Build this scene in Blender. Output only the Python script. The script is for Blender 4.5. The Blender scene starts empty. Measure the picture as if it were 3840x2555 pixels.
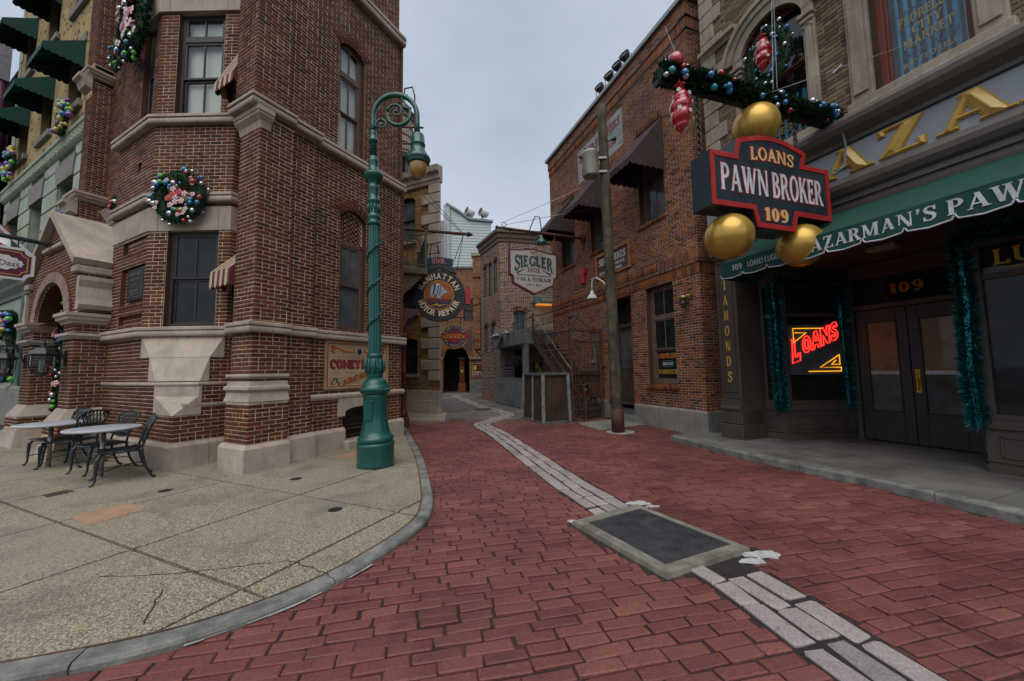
import bpy, math, random
import numpy as np
from mathutils import Matrix, Vector
random.seed(11); RNG = np.random.default_rng(5)
R = math.radians
scene = bpy.context.scene
COL = scene.collection

# ---------------------------------------------------------------- camera
CAM_H = 1.62; FPX = 1425.0 / 3840; TILT = R(4.6); ROLL = 0.015
_F = np.array([0, math.cos(TILT), math.sin(TILT)]); _R0 = np.array([1., 0, 0]); _U0 = np.array([0, -math.sin(TILT), math.cos(TILT)])
_R = _R0 * math.cos(ROLL) - _U0 * math.sin(ROLL); _U = _U0 * math.cos(ROLL) + _R0 * math.sin(ROLL)
cam = bpy.data.objects.new('camera', bpy.data.cameras.new('camera')); COL.objects.link(cam)
cam.data.sensor_width = 36; cam.data.lens = 36 * FPX; cam.data.clip_end = 500; cam.data.clip_start = 0.05
M = Matrix.Identity(4)
for i in range(3):
    M[i][0] = _R[i]; M[i][1] = _U[i]; M[i][2] = -_F[i]
M[2][3] = CAM_H
cam.matrix_world = M; scene.camera = cam

# ---------------------------------------------------------------- sky, sun, exposure
SUN_EL, SUN_AZ = R(60), R(186)            # overcast: a broad soft sun high behind the camera
world = bpy.data.worlds.new('World'); scene.world = world; world.use_nodes = True
nt = world.node_tree; bg = nt.nodes['Background']
sky = nt.nodes.new('ShaderNodeTexSky'); sky.sky_type = 'NISHITA'; sky.sun_disc = False
sky.sun_elevation = SUN_EL; sky.sun_rotation = SUN_AZ; sky.dust_density = 3.0; sky.air_density = 1.3
tc = nt.nodes.new('ShaderNodeTexCoord')
mp = nt.nodes.new('ShaderNodeMapping'); mp.inputs['Scale'].default_value = (1.0, 1.0, 1.7)
nz = nt.nodes.new('ShaderNodeTexNoise'); nz.inputs['Scale'].default_value = 1.5; nz.inputs['Detail'].default_value = 5; nz.inputs['Roughness'].default_value = 0.48
rp = nt.nodes.new('ShaderNodeValToRGB')
rp.color_ramp.elements[0].position = 0.34; rp.color_ramp.elements[0].color = (2.9, 3.42, 4.2, 1)
rp.color_ramp.elements[1].position = 0.72; rp.color_ramp.elements[1].color = (4.75, 5.25, 5.9, 1)
mx = nt.nodes.new('ShaderNodeMix'); mx.data_type = 'RGBA'; mx.inputs['Factor'].default_value = 0.9
L = nt.links.new
L(tc.outputs['Generated'], mp.inputs['Vector']); L(mp.outputs[0], nz.inputs['Vector']); L(nz.outputs['Fac'], rp.inputs['Fac'])
L(sky.outputs[0], mx.inputs['A']); L(rp.outputs[0], mx.inputs['B']); L(mx.outputs['Result'], bg.inputs['Color'])
bg.inputs['Strength'].default_value = 0.12
sun = bpy.data.objects.new('sun', bpy.data.lights.new('sun', 'SUN')); COL.objects.link(sun)
sun.data.energy = 1.5; sun.data.angle = R(62); sun.data.color = (1.0, 0.93, 0.83)
sun.rotation_euler = (R(90) - SUN_EL, 0, -SUN_AZ + math.pi)
vs = scene.view_settings; vs.view_transform = 'Standard'; vs.look = 'None'; vs.exposure = 0.25; vs.gamma = 1.0; vs.use_curve_mapping = False
scene.cycles.max_bounces = 6; scene.cycles.diffuse_bounces = 3; scene.cycles.glossy_bounces = 3
scene.cycles.transparent_max_bounces = 8; scene.cycles.caustics_reflective = False; scene.cycles.caustics_refractive = False
scene.cycles.use_denoising = True; scene.cycles.sample_clamp_indirect = 6.0

# ---------------------------------------------------------------- materials
MATS = {}
def _new(name):
    m = bpy.data.materials.new(name); m.use_nodes = True; MATS[name] = m
    return m, m.node_tree, m.node_tree.nodes['Principled BSDF']
def N(t, typ, **kw):
    n = t.nodes.new(typ)
    for k, v in kw.items():
        if k in n.inputs: n.inputs[k].default_value = v
        else: setattr(n, k, v)
    return n
def mixc(t, f, a, b, blend='MIX'):
    n = t.nodes.new('ShaderNodeMix'); n.data_type = 'RGBA'; n.blend_type = blend
    for s, v in (('Factor', f), ('A', a), ('B', b)):
        if isinstance(v, (int, float)): n.inputs[s].default_value = v
        elif isinstance(v, tuple): n.inputs[s].default_value = (*v[:3], 1)
        else: t.links.new(v, n.inputs[s])
    return n.outputs['Result']
def ramp(t, src, stops, interp='LINEAR'):
    n = t.nodes.new('ShaderNodeValToRGB'); r = n.color_ramp; r.interpolation = interp
    while len(r.elements) < len(stops): r.elements.new(0.5)
    for e, (p, c) in zip(r.elements, stops):
        e.position = p; e.color = (*c, 1) if isinstance(c, tuple) else (c, c, c, 1)
    t.links.new(src, n.inputs[0]); return n.outputs[0]
def noise(t, vec, scale, detail=4, rough=.55, dist=0):
    n = N(t, 'ShaderNodeTexNoise', Scale=scale, Detail=detail, Roughness=rough, Distortion=dist)
    t.links.new(vec, n.inputs['Vector']); return n.outputs['Fac']
def scaled(t, vec, s):
    n = t.nodes.new('ShaderNodeVectorMath'); n.operation = 'MULTIPLY'; n.inputs[1].default_value = s
    t.links.new(vec, n.inputs[0]); return n.outputs[0]
def bump(t, p, h, strength, dist):
    b = N(t, 'ShaderNodeBump', Strength=strength, Distance=dist); t.links.new(h, b.inputs['Height']); t.links.new(b.outputs[0], p.inputs['Normal'])
def mat(name, col, rough=.6, metal=0., var=.25, scale=6., fine=60., bmp=.15, spec=.5, stain=None, coat=0., streak=0., local=False):
    """plain surface with cloudy tone variation, fine grain and optional stain colour / vertical streaks"""
    if name in MATS: return MATS[name]
    m, t, p = _new(name)
    P = (N(t, 'ShaderNodeTexCoord').outputs['Object'] if local else N(t, 'ShaderNodeNewGeometry').outputs['Position'])
    a = noise(t, P, scale, 5, .6)
    c = mixc(t, ramp(t, a, [(.3, 0.), (.7, 1.)]), tuple(x * (1 - var) for x in col), tuple(min(1, x * (1 + var)) for x in col))
    f = noise(t, P, fine, 3, .6)
    c = mixc(t, min(1., var), c, ramp(t, f, [(.35, .72), (.65, 1.15)]), 'MULTIPLY')
    if stain:
        s = noise(t, P, scale * .45, 6, .65, .6)
        c = mixc(t, ramp(t, s, [(.5, 0.), (.68, .75)]), c, stain)
    if streak:
        s = noise(t, scaled(t, P, (7, 7, .7)), 1.6, 5, .6)
        c = mixc(t, ramp(t, s, [(.46, 0.), (.7, streak)]), c, tuple(x * .3 for x in col))
    t.links.new(c, p.inputs['Base Color'])
    p.inputs['Roughness'].default_value = rough; p.inputs['Metallic'].default_value = metal
    p.inputs['Specular IOR Level'].default_value = spec; p.inputs['Coat Weight'].default_value = coat
    r = ramp(t, a, [(.3, max(0., rough - .12)), (.7, min(1., rough + .1))]); t.links.new(r, p.inputs['Roughness'])
    if bmp:
        bump(t, p, mixc(t, .6, a, f), bmp, .01)
    return m
def brickmat(name, stops, rough=.85, grime=.45, bmp=.5, spec=.3, big=.7, chips=None, gcol=(.03, .02, .015)):
    """per-brick tone (island + object random), smeared grime, pitted face"""
    m, t, p = _new(name)
    g = N(t, 'ShaderNodeNewGeometry'); oi = N(t, 'ShaderNodeObjectInfo')
    ad = N(t, 'ShaderNodeMath', operation='ADD'); t.links.new(g.outputs['Random Per Island'], ad.inputs[0]); t.links.new(oi.outputs['Random'], ad.inputs[1])
    fr = N(t, 'ShaderNodeMath', operation='FRACT'); t.links.new(ad.outputs[0], fr.inputs[0])
    c = ramp(t, fr.outputs[0], stops)
    P = g.outputs['Position']
    f = noise(t, P, 55, 4, .65); c = mixc(t, .75, c, ramp(t, f, [(.3, .6), (.7, 1.3)]), 'MULTIPLY')
    w = noise(t, P, big, 6, .62, .4)
    c = mixc(t, ramp(t, w, [(.45, 0.), (.72, grime)]), c, gcol)
    if chips:
        k = noise(t, P, 9, 6, .7, .3); c = mixc(t, ramp(t, k, [(.6, 0.), (.68, .6)]), c, chips)
    t.links.new(c, p.inputs['Base Color']); p.inputs['Specular IOR Level'].default_value = spec
    rr = ramp(t, w, [(.35, rough - .2), (.65, min(1, rough + .08))]); t.links.new(rr, p.inputs['Roughness'])
    bump(t, p, f, bmp, .006)
    return m
def glassmat(name, tint=(.02, .022, .024), gloss=.04, clear=0.0):
    """window glass: fresnel mirror over a dark or see-through body"""
    m, t, p = _new(name)
    if clear:
        out = t.nodes['Material Output']; tr = N(t, 'ShaderNodeBsdfTransparent'); tr.inputs[0].default_value = (*tint, 1)
        gl = N(t, 'ShaderNodeBsdfGlossy', Roughness=gloss); fa = N(t, 'ShaderNodeLayerWeight', Blend=.5); pw = N(t, 'ShaderNodeMath', operation='POWER'); pw.inputs[1].default_value = 4.; t.links.new(fa.outputs['Facing'], pw.inputs[0]); fr = N(t, 'ShaderNodeMath', operation='MULTIPLY_ADD'); fr.inputs[1].default_value = .75; fr.inputs[2].default_value = .05; t.links.new(pw.outputs[0], fr.inputs[0])
        mx = N(t, 'ShaderNodeMixShader'); t.links.new(fr.outputs[0], mx.inputs[0]); t.links.new(tr.outputs[0], mx.inputs[1]); t.links.new(gl.outputs[0], mx.inputs[2])
        t.links.new(mx.outputs[0], out.inputs[0])
    else:
        P = N(t, 'ShaderNodeNewGeometry').outputs['Position']; n = noise(t, P, 3, 3)
        t.links.new(ramp(t, n, [(.3, tuple(x * .7 for x in tint)), (.7, tuple(x * 1.4 for x in tint))]), p.inputs['Base Color'])
        p.inputs['Roughness'].default_value = gloss; p.inputs['Specular IOR Level'].default_value = .28
        bump(t, p, noise(t, P, 2.2, 2), .05, .02)
    return m
def emit(name, col, s):
    m, t, p = _new(name); p.inputs['Base Color'].default_value = (*col, 1); p.inputs['Emission Color'].default_value = (*col, 1); p.inputs['Emission Strength'].default_value = s
    return m

# ---------------------------------------------------------------- mesh builder
def rot90(v): return (-v[1], v[0])
def unit(v):
    v = np.asarray(v, float); return v / np.linalg.norm(v)
class MB:
    def __init__(s): s.v = []; s.f = []; s.m = []; s.mi = 0; s.sm = False; s.smf = []
    def add(s, vs, fs):
        o = len(s.v); s.v += [tuple(map(float, q)) for q in vs]
        for f in fs: s.f.append([o + i for i in f]); s.m.append(s.mi); s.smf.append(s.sm)
        return s
    def box(s, a, b, M=None):
        x0, y0, z0 = a; x1, y1, z1 = b
        vs = [(x0, y0, z0), (x1, y0, z0), (x1, y1, z0), (x0, y1, z0), (x0, y0, z1), (x1, y0, z1), (x1, y1, z1), (x0, y1, z1)]
        if M is not None: vs = [tuple(M @ Vector(q)) for q in vs]
        return s.add(vs, [(0, 3, 2, 1), (4, 5, 6, 7), (0, 1, 5, 4), (1, 2, 6, 5), (2, 3, 7, 6), (3, 0, 4, 7)])
    def bbox(s, a, b, c=.01, M=None):
        """box with chamfered edges"""
        a = np.array(a, float); b = np.array(b, float); lo = np.minimum(a, b); hi = np.maximum(a, b); c = min(c, .45 * float((hi - lo).min()))
        V = []; idx = {}
        for ix in (0, 1):
            for iy in (0, 1):
                for iz in (0, 1):
                    cor = np.array([(lo, hi)[ix][0], (lo, hi)[iy][1], (lo, hi)[iz][2]]); sg = np.array([1 - 2 * ix, 1 - 2 * iy, 1 - 2 * iz])
                    for k in range(3):
                        q = cor + sg * c; q[k] = cor[k]; idx[ix, iy, iz, k] = len(V); V.append(q)
        F = []
        for k in range(3):
            o = [j for j in range(3) if j != k]
            for e in (0, 1):
                q = []
                for (p_, r_) in ((0, 0), (1, 0), (1, 1), (0, 1)):
                    t = [0, 0, 0]; t[k] = e; t[o[0]] = p_; t[o[1]] = r_; q.append(idx[t[0], t[1], t[2], k])
                flip = (e == 1) != (k == 1); F.append(q if flip else q[::-1])
        for k in range(3):
            o = [j for j in range(3) if j != k]
            for p_ in (0, 1):
                for r_ in (0, 1):
                    t0 = [0, 0, 0]; t1 = [0, 0, 0]; t1[k] = 1; t0[o[0]] = t1[o[0]] = p_; t0[o[1]] = t1[o[1]] = r_
                    q = [idx[(*t0, o[0])], idx[(*t1, o[0])], idx[(*t1, o[1])], idx[(*t0, o[1])]]
                    F.append(q if ((p_ == r_) != (k == 1)) else q[::-1])
        for ix in (0, 1):
            for iy in (0, 1):
                for iz in (0, 1):
                    q = [idx[ix, iy, iz, k] for k in range(3)]; F.append(q if (ix + iy + iz) % 2 else q[::-1])
        if M is not None: V = [tuple(M @ Vector(q)) for q in V]
        return s.add(V, F)
    def prism(s, poly, f0, f1):
        """poly: 2D points; f0/f1 map (a,b)->3D for the two caps"""
        n = len(poly); vs = [f0(*q) for q in poly] + [f1(*q) for q in poly]
        return s.add(vs, [tuple(range(n - 1, -1, -1)), tuple(range(n, 2 * n))] + [(i, (i + 1) % n, n + (i + 1) % n, n + i) for i in range(n)])
    def zprism(s, poly, z0, z1, inset=None):
        n = len(poly); top = inset or poly
        vs = [(x, y, z0) for x, y in poly] + [(x, y, z1) for x, y in top]
        return s.add(vs, [tuple(range(n - 1, -1, -1)), tuple(range(n, 2 * n))] + [(i, (i + 1) % n, n + (i + 1) % n, n + i) for i in range(n)])
    def lathe(s, prof, n=24, M=None, cap=True):
        vs = []; fs = []
        for r, z in prof:
            for k in range(n):
                a = 2 * math.pi * k / n; vs.append((r * math.cos(a), r * math.sin(a), z))
        for i in range(len(prof) - 1):
            for k in range(n):
                k2 = (k + 1) % n; fs.append((i * n + k, i * n + k2, (i + 1) * n + k2, (i + 1) * n + k))
        if cap:
            fs.append(tuple(range(n - 1, -1, -1))); fs.append(tuple((len(prof) - 1) * n + k for k in range(n)))
        if M is not None: vs = [tuple(M @ Vector(q)) for q in vs]
        return s.add(vs, fs)
    def tube(s, pts, r, n=8, closed=False):
        pts = [np.array(p, float) for p in pts]; m = len(pts); rs = r if hasattr(r, '__len__') else [r] * m
        tg = []
        for i in range(m):
            a = pts[(i - 1) % m] if (closed or i) else pts[i]; b = pts[(i + 1) % m] if (closed or i < m - 1) else pts[i]
            tg.append(unit(b - a))
        ref = np.array([0, 0, 1.]) if abs(tg[0][2]) < .9 else np.array([1., 0, 0]); u = unit(np.cross(tg[0], ref)); vs = []
        for i in range(m):
            u = unit(u - tg[i] * (u @ tg[i])); w = np.cross(tg[i], u)
            for k in range(n):
                a = 2 * math.pi * k / n; vs.append(pts[i] + rs[i] * (math.cos(a) * u + math.sin(a) * w))
        fs = []
        for i in range(m if closed else m - 1):
            j = (i + 1) % m
            for k in range(n): fs.append((i * n + k, i * n + (k + 1) % n, j * n + (k + 1) % n, j * n + k))
        if not closed: fs += [tuple(range(n - 1, -1, -1)), tuple((m - 1) * n + k for k in range(n))]
        return s.add(vs, fs)
    def bar(s, a, b, w, h=None):
        """rectangular bar from a to b"""
        h = h or w; a = np.array(a, float); b = np.array(b, float); t = unit(b - a)
        ref = np.array([0, 0, 1.]) if abs(t[2]) < .95 else np.array([0, 1., 0]); x = unit(np.cross(t, ref)); y = np.cross(x, t)
        vs = [p + x * sx * w / 2 + y * sy * h / 2 for p in (a, b) for sx, sy in ((-1, -1), (1, -1), (1, 1), (-1, 1))]
        return s.add(vs, [(0, 3, 2, 1)[::-1], (4, 5, 6, 7)[::-1], (0, 1, 5, 4)[::-1], (1, 2, 6, 5)[::-1], (2, 3, 7, 6)[::-1], (3, 0, 4, 7)[::-1]])
    def sphere(s, c, r, n=12, m=8, sc=(1, 1, 1)):
        vs = []; fs = []
        for i in range(1, m):
            th = math.pi * i / m
            for k in range(n):
                a = 2 * math.pi * k / n; vs.append((c[0] + r * sc[0] * math.sin(th) * math.cos(a), c[1] + r * sc[1] * math.sin(th) * math.sin(a), c[2] + r * sc[2] * math.cos(th)))
        t = len(vs); vs += [(c[0], c[1], c[2] + r * sc[2]), (c[0], c[1], c[2] - r * sc[2])]
        for i in range(m - 2):
            for k in range(n): fs.append((i * n + k, (i + 1) * n + k, (i + 1) * n + (k + 1) % n, i * n + (k + 1) % n))
        for k in range(n): fs.append((t, k, (k + 1) % n)); fs.append((t + 1, (m - 2) * n + (k + 1) % n, (m - 2) * n + k))
        return s.add(vs, fs)
    def sweep(s, path, prof, closed=False):
        """sweep a profile (out, z) along a horizontal polyline (left to right seen from outside); mitred"""
        P = [np.array(q, float) for q in path]; n = len(P); k = len(prof); vs = []
        for i in range(n):
            a = unit(P[i] - P[i - 1]) if i else unit(P[1] - P[0]); b = unit(P[i + 1] - P[i]) if i < n - 1 else a
            na = np.array([a[1], -a[0]]); nb = np.array([b[1], -b[0]]); mid = na + nb; mid = mid / (mid @ na) if abs(mid @ na) > .2 else na
            for o, z in prof: vs.append((P[i][0] + mid[0] * o, P[i][1] + mid[1] * o, z))
        fs = []
        for i in range(n - 1):
            for j in range(k): j2 = (j + 1) % k; fs.append((i * k + j, (i + 1) * k + j, (i + 1) * k + j2, i * k + j2))
        fs += [tuple(range(k)), tuple((n - 1) * k + j for j in range(k - 1, -1, -1))]
        return s.add(vs, fs)
    def mesh(s, name, mats):
        me = bpy.data.meshes.new(name); me.from_pydata(s.v, [], s.f); mats = mats if isinstance(mats, (list, tuple)) else [mats]
        for x in mats: me.materials.append(x)
        if len(mats) > 1: me.polygons.foreach_set('material_index', s.m)
        if any(s.smf): me.polygons.foreach_set('use_smooth', s.smf)
        me.update(); return me
    def build(s, name, mats, parent=None, kind=None):
        o = link(name, s.mesh(name, mats), parent)
        if kind: o['kind'] = kind
        return o
def link(name, data, parent=None, M=None):
    o = bpy.data.objects.new(name, data); COL.objects.link(o); o.parent = parent
    if M is not None: o.matrix_local = M
    return o
def tag(o, label, cat, group=None, kind=None):
    if label: o['label'] = label
    if cat: o['category'] = cat
    if group: o['group'] = group
    if kind: o['kind'] = kind
    return o
WM = {}
def empty(name, loc=(0, 0, 0), rz=0., label=None, cat=None, group=None, M=None):
    o = bpy.data.objects.new(name, None); COL.objects.link(o); o.empty_display_size = .1
    M = M if M is not None else Matrix.Translation(loc) @ Matrix.Rotation(rz, 4, 'Z')
    o.matrix_world = M; WM[o.name] = M.copy(); tag(o, label, cat, group); return o
def frame(x, y, z, heading): return Matrix.Translation((x, y, z)) @ Matrix.Rotation(R(90 - heading), 4, 'Z')
def inframe(p):
    v = np.array(p, float) - np.array([0, 0, CAM_H]); d = v @ _F
    if d < .2: return None
    return 1920 + 1425 * (v @ _R) / d, 1277.5 - 1425 * (v @ _U) / d, d
def copytree(o, parent=None, M=None):
    c = o.copy(); COL.objects.link(c); c.parent = parent
    if M is not None:
        if parent is None: c.matrix_world = M
        else: c.matrix_local = M
    for k in list(o.children): copytree(k, c)
    return c

# ---------------------------------------------------------------- brick walls
BRICKMESH = {}
def brick_verts(L_, H_, d, c):
    x, z = L_ / 2, H_ / 2
    return [(-x, 0, -z), (x, 0, -z), (x, 0, z), (-x, 0, z), (-x, -d + c, -z), (x, -d + c, -z), (x, -d + c, z), (-x, -d + c, z),
            (-x + c, -d, -z + c), (x - c, -d, -z + c), (x - c, -d, z - c), (-x + c, -d, z - c)]
BF = [(0, 1, 5, 4), (1, 2, 6, 5), (2, 3, 7, 6), (3, 0, 4, 7), (4, 5, 9, 8), (5, 6, 10, 9), (6, 7, 11, 10), (7, 4, 8, 11), (8, 9, 10, 11)]
class Bricks:
    """collects bricks of one wall; the 300 that show largest become parts, the rest one joined part"""
    def __init__(s, parent, root, material, cap=300): s.l = []; s.parent = parent; s.M = np.array(WM[root.name]); s.mat = material; s.cap = cap
    def one(s, o, X, Nn, Z, u, z, L_, H_, d, c=.005, rot=0.):
        s.l.append((o, X, Nn, Z, u, z, L_, H_, d, c, rot))
    def finish(s):
        items = []
        for b in s.l:
            o, X, Nn, Z, u, z, L_, H_, d, c, rot = b
            p = o + X * u + Z * z; w = s.M[:3, :3] @ p + s.M[:3, 3]; q = inframe(w); a = 0
            if q and -40 < q[0] < 3880 and -40 < q[1] < 2600:
                nw = s.M[:3, :3] @ (-Nn); v = np.array([0, 0, CAM_H]) - w; cs = (nw @ v) / np.linalg.norm(v)
                if cs > .12: a = L_ * H_ * cs / q[2] ** 2
            items.append((a, b))
        items.sort(key=lambda t: -t[0]); head = [b for a, b in items[:s.cap] if a > 0]; rest = [b for a, b in items if True][len(head):]
        for (o, X, Nn, Z, u, z, L_, H_, d, c, rot) in head:
            key = (round(L_, 2), round(H_, 3), round(d, 3), s.mat.name)
            if key not in BRICKMESH:
                me = bpy.data.meshes.new('brick'); me.from_pydata(brick_verts(key[0], key[1], d, c), [], BF); me.materials.append(s.mat); BRICKMESH[key] = me
            cr, sr = math.cos(rot), math.sin(rot); X2 = X * cr + Z * sr; Z2 = -X * sr + Z * cr; p = o + X * u + Z * z
            Mx = Matrix([[X2[i], Nn[i], Z2[i], p[i]] for i in range(3)] + [[0, 0, 0, 1]]); k = L_ / key[0]
            link('brick', BRICKMESH[key], s.parent, Mx @ Matrix.Diagonal((k, 1, 1, 1)))
        if rest:
            n = len(rest); V = np.empty((n, 12, 3))
            for i, (o, X, Nn, Z, u, z, L_, H_, d, c, rot) in enumerate(rest):
                lv = np.array(brick_verts(L_, H_, d, c)); cr, sr = math.cos(rot), math.sin(rot); X2 = X * cr + Z * sr; Z2 = -X * sr + Z * cr
                V[i] = (o + X * u + Z * z) + lv[:, :1] * X2 + lv[:, 1:2] * Nn + lv[:, 2:] * Z2
            fa = (np.array(BF)[None] + 12 * np.arange(n)[:, None, None]).reshape(-1)
            me = bpy.data.meshes.new('brickwork'); me.vertices.add(n * 12); me.vertices.foreach_set('co', V.reshape(-1))
            me.loops.add(len(fa)); me.loops.foreach_set('vertex_index', fa.astype(np.int32)); nf = n * 9; me.polygons.add(nf)
            me.polygons.foreach_set('loop_start', np.arange(nf, dtype=np.int32) * 4); me.materials.append(s.mat); me.update(calc_edges=True); me.validate()
            link('brickwork', me, s.parent)['kind'] = 'stuff'
def arch_half(h, zc):
    """half width of an opening (dict) at height z, and None when z is outside"""
    if zc < h['z0'] or zc > h['z1']: return None
    r = h.get('rise', 0); w = (h['u1'] - h['u0']) / 2
    if r and zc > h['z1'] - r:
        Rr = (w * w + r * r) / (2 * r); k = zc - (h['z1'] - Rr); q = Rr * Rr - k * k
        return math.sqrt(max(q, 0))
    return w
def brickface(B, p0, p1, z0, z1, holes=(), z_origin=0., pitch=.0675, bl=.213, joint=.012, depth=.0055, header=6, solid=(), phase=0.):
    """bricks over the vertical face p0->p1 (left to right seen from outside)"""
    p0 = np.array(p0, float); p1 = np.array(p1, float); Lw = np.linalg.norm(p1 - p0); x = (p1 - p0) / Lw
    X = np.array([x[0], x[1], 0]); Nn = np.array([-x[1], x[0], 0]); Z = np.array([0, 0, 1.]); o = np.array([p0[0], p0[1], 0])
    k0 = int(math.ceil((z0 - z_origin) / pitch - .5)); zc = z_origin + (k0 + .5) * pitch
    while zc + pitch * .35 < z1:
        lo = max(zc - pitch / 2, z0); hi = min(zc + pitch / 2, z1); H_ = hi - lo - joint; k = int(round((zc - z_origin) / pitch - .5))
        if H_ > .015:
            spans = [(0., Lw)]
            for h in holes:
                hw = arch_half(h, (lo + hi) / 2)
                if hw is None: continue
                cx = (h['u0'] + h['u1']) / 2; ns = []
                for a, b in spans:
                    if b <= cx - hw or a >= cx + hw: ns.append((a, b)); continue
                    if a < cx - hw: ns.append((a, cx - hw))
                    if b > cx + hw: ns.append((cx + hw, b))
                spans = ns
            hd = header and k % header == 0; step = bl / 2 if hd else bl; off = (k % 2) * step / 2 + phase
            for a, b in spans:
                if b - a < .03: continue
                cuts = [a]; t = a + ((off - a) % step)
                while t < b - .03:
                    if t > cuts[-1] + .03: cuts.append(t)
                    t += step
                cuts.append(b)
                for i in range(len(cuts) - 1):
                    l0, l1 = cuts[i], cuts[i + 1]; j0 = 0 if (i == 0 and l0 == 0) else joint / 2; j1 = 0 if (i == len(cuts) - 2 and l1 == Lw) else joint / 2
                    e = -depth if l0 == 0 and i == 0 else 0.; e1 = depth if l1 == Lw and i == len(cuts) - 2 else 0.
                    l0 += j0; l1 -= j1
                    if l1 - l0 > .02: B.one(o, X, Nn, Z, (l0 + l1) / 2, (lo + hi) / 2, l1 - l0, H_, depth + random.uniform(-.002, .0025), .004, random.gauss(0, .004))
        zc += pitch
def voussoirs(B, p0, p1, h, thick=.2, n=13, depth=.0065, flat=False, over=.0):
    """brick arch (or flat soldier course) over an opening"""
    p0 = np.array(p0, float); p1 = np.array(p1, float); x = unit(p1 - p0); X = np.array([x[0], x[1], 0]); Nn = np.array([-x[1], x[0], 0]); Z = np.array([0, 0, 1.]); o = np.array([p0[0], p0[1], 0])
    w = (h['u1'] - h['u0']) / 2 + over; cx = (h['u0'] + h['u1']) / 2; r = h.get('rise', 0)
    if flat or not r:
        for i in range(n):
            t = (i + .5) / n * 2 - 1; B.one(o, X, Nn, Z, cx + t * w * (1 + (0 if flat else .12)), h['z1'] + thick / 2, 2 * w / n - .014, thick - .012, depth, .004, 0 if flat else -t * .15)
        return
    Rr = (w * w + r * r) / (2 * r); zc = h['z1'] - Rr; A = math.asin(min(1, w / Rr))
    if r > w * .98: A = math.pi / 2
    for i in range(n):
        a = (-A + 2 * A * (i + .5) / n); rm = Rr + thick / 2
        B.one(o, X, Nn, Z, cx + rm * math.sin(a), zc + rm * math.cos(a), 2 * A * rm / n - .017, thick - .012, depth, .004, -a)
def panel(mb, p0, p1, z0, z1, holes=(), thick=.22, inset=0.):
    """mortar-coloured wall sheet with openings and their reveals"""
    p0 = np.array(p0, float); p1 = np.array(p1, float); Lw = np.linalg.norm(p1 - p0); x = (p1 - p0) / Lw; n = np.array([-x[1], x[0]])
    P = lambda u, z, d=0.: (p0[0] + x[0] * u + n[0] * (d + inset), p0[1] + x[1] * u + n[1] * (d + inset), z)
    us = sorted({0., Lw, *[min(max(h[k], 0), Lw) for h in holes for k in ('u0', 'u1')]}); zs = sorted({z0, z1, *[min(max(h[k], z0), z1) for h in holes for k in ('z0', 'z1')]})
    for i in range(len(us) - 1):
        for j in range(len(zs) - 1):
            uc, zc = (us[i] + us[i + 1]) / 2, (zs[j] + zs[j + 1]) / 2
            if any(h['u0'] < uc < h['u1'] and h['z0'] < zc < h['z1'] for h in holes): continue
            mb.add([P(us[i], zs[j]), P(us[i + 1], zs[j]), P(us[i + 1], zs[j + 1]), P(us[i], zs[j + 1])], [(0, 1, 2, 3)])
    for h in holes:
        u0, u1, a, b, r = h['u0'], h['u1'], max(h['z0'], z0), h['z1'], h.get('rise', 0); sp = b - r; d = h.get('deep', thick)
        if u0 < 0 or u1 > Lw: continue
        mb.mi = 1
        mb.add([P(u0, a), P(u0, a, d), P(u0, sp, d), P(u0, sp)], [(0, 1, 2, 3)]); mb.add([P(u1, a), P(u1, a, d), P(u1, sp, d), P(u1, sp)], [(3, 2, 1, 0)])
        mb.add([P(u0, a), P(u1, a), P(u1, a, d), P(u0, a, d)], [(0, 1, 2, 3)])
        if not r: mb.add([P(u0, b), P(u1, b), P(u1, b, d), P(u0, b, d)], [(3, 2, 1, 0)])
        else:
            w = (u1 - u0) / 2; cx = (u0 + u1) / 2; m_ = 12
            zt = lambda u: (b - (w * w + r * r) / (2 * r)) + math.sqrt(max(((w * w + r * r) / (2 * r)) ** 2 - (u - cx) ** 2, 0))
            for i in range(m_):
                a0, a1 = u0 + (u1 - u0) * i / m_, u0 + (u1 - u0) * (i + 1) / m_
                mb.mi = 0; mb.add([P(a0, zt(a0)), P(a1, zt(a1)), P(a1, b), P(a0, b)], [(0, 1, 2, 3)]); mb.mi = 1
                mb.add([P(a0, zt(a0)), P(a1, zt(a1)), P(a1, zt(a1), d), P(a0, zt(a0), d)], [(3, 2, 1, 0)])
def facebox(mb, p0, p1, u0, u1, z0, z1, out, back=0., c=.008):
    """chamfered box on a face: out metres proud, back metres behind the plane"""
    p0 = np.array(p0, float); x = unit(np.array(p1, float) - p0); M_ = Matrix(((x[0], -x[1], 0, p0[0]), (x[1], x[0], 0, p0[1]), (0, 0, 1, 0), (0, 0, 0, 1)))
    mb.bbox((u0, -out, z0), (u1, back, z1), c, M_) if c else mb.box((u0, -out, z0), (u1, back, z1), M_); return mb
def faceM(p0, p1):
    p0 = np.array(p0, float); x = unit(np.array(p1, float) - p0)
    return Matrix(((x[0], -x[1], 0, p0[0]), (x[1], x[0], 0, p0[1]), (0, 0, 1, 0), (0, 0, 0, 1)))
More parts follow.
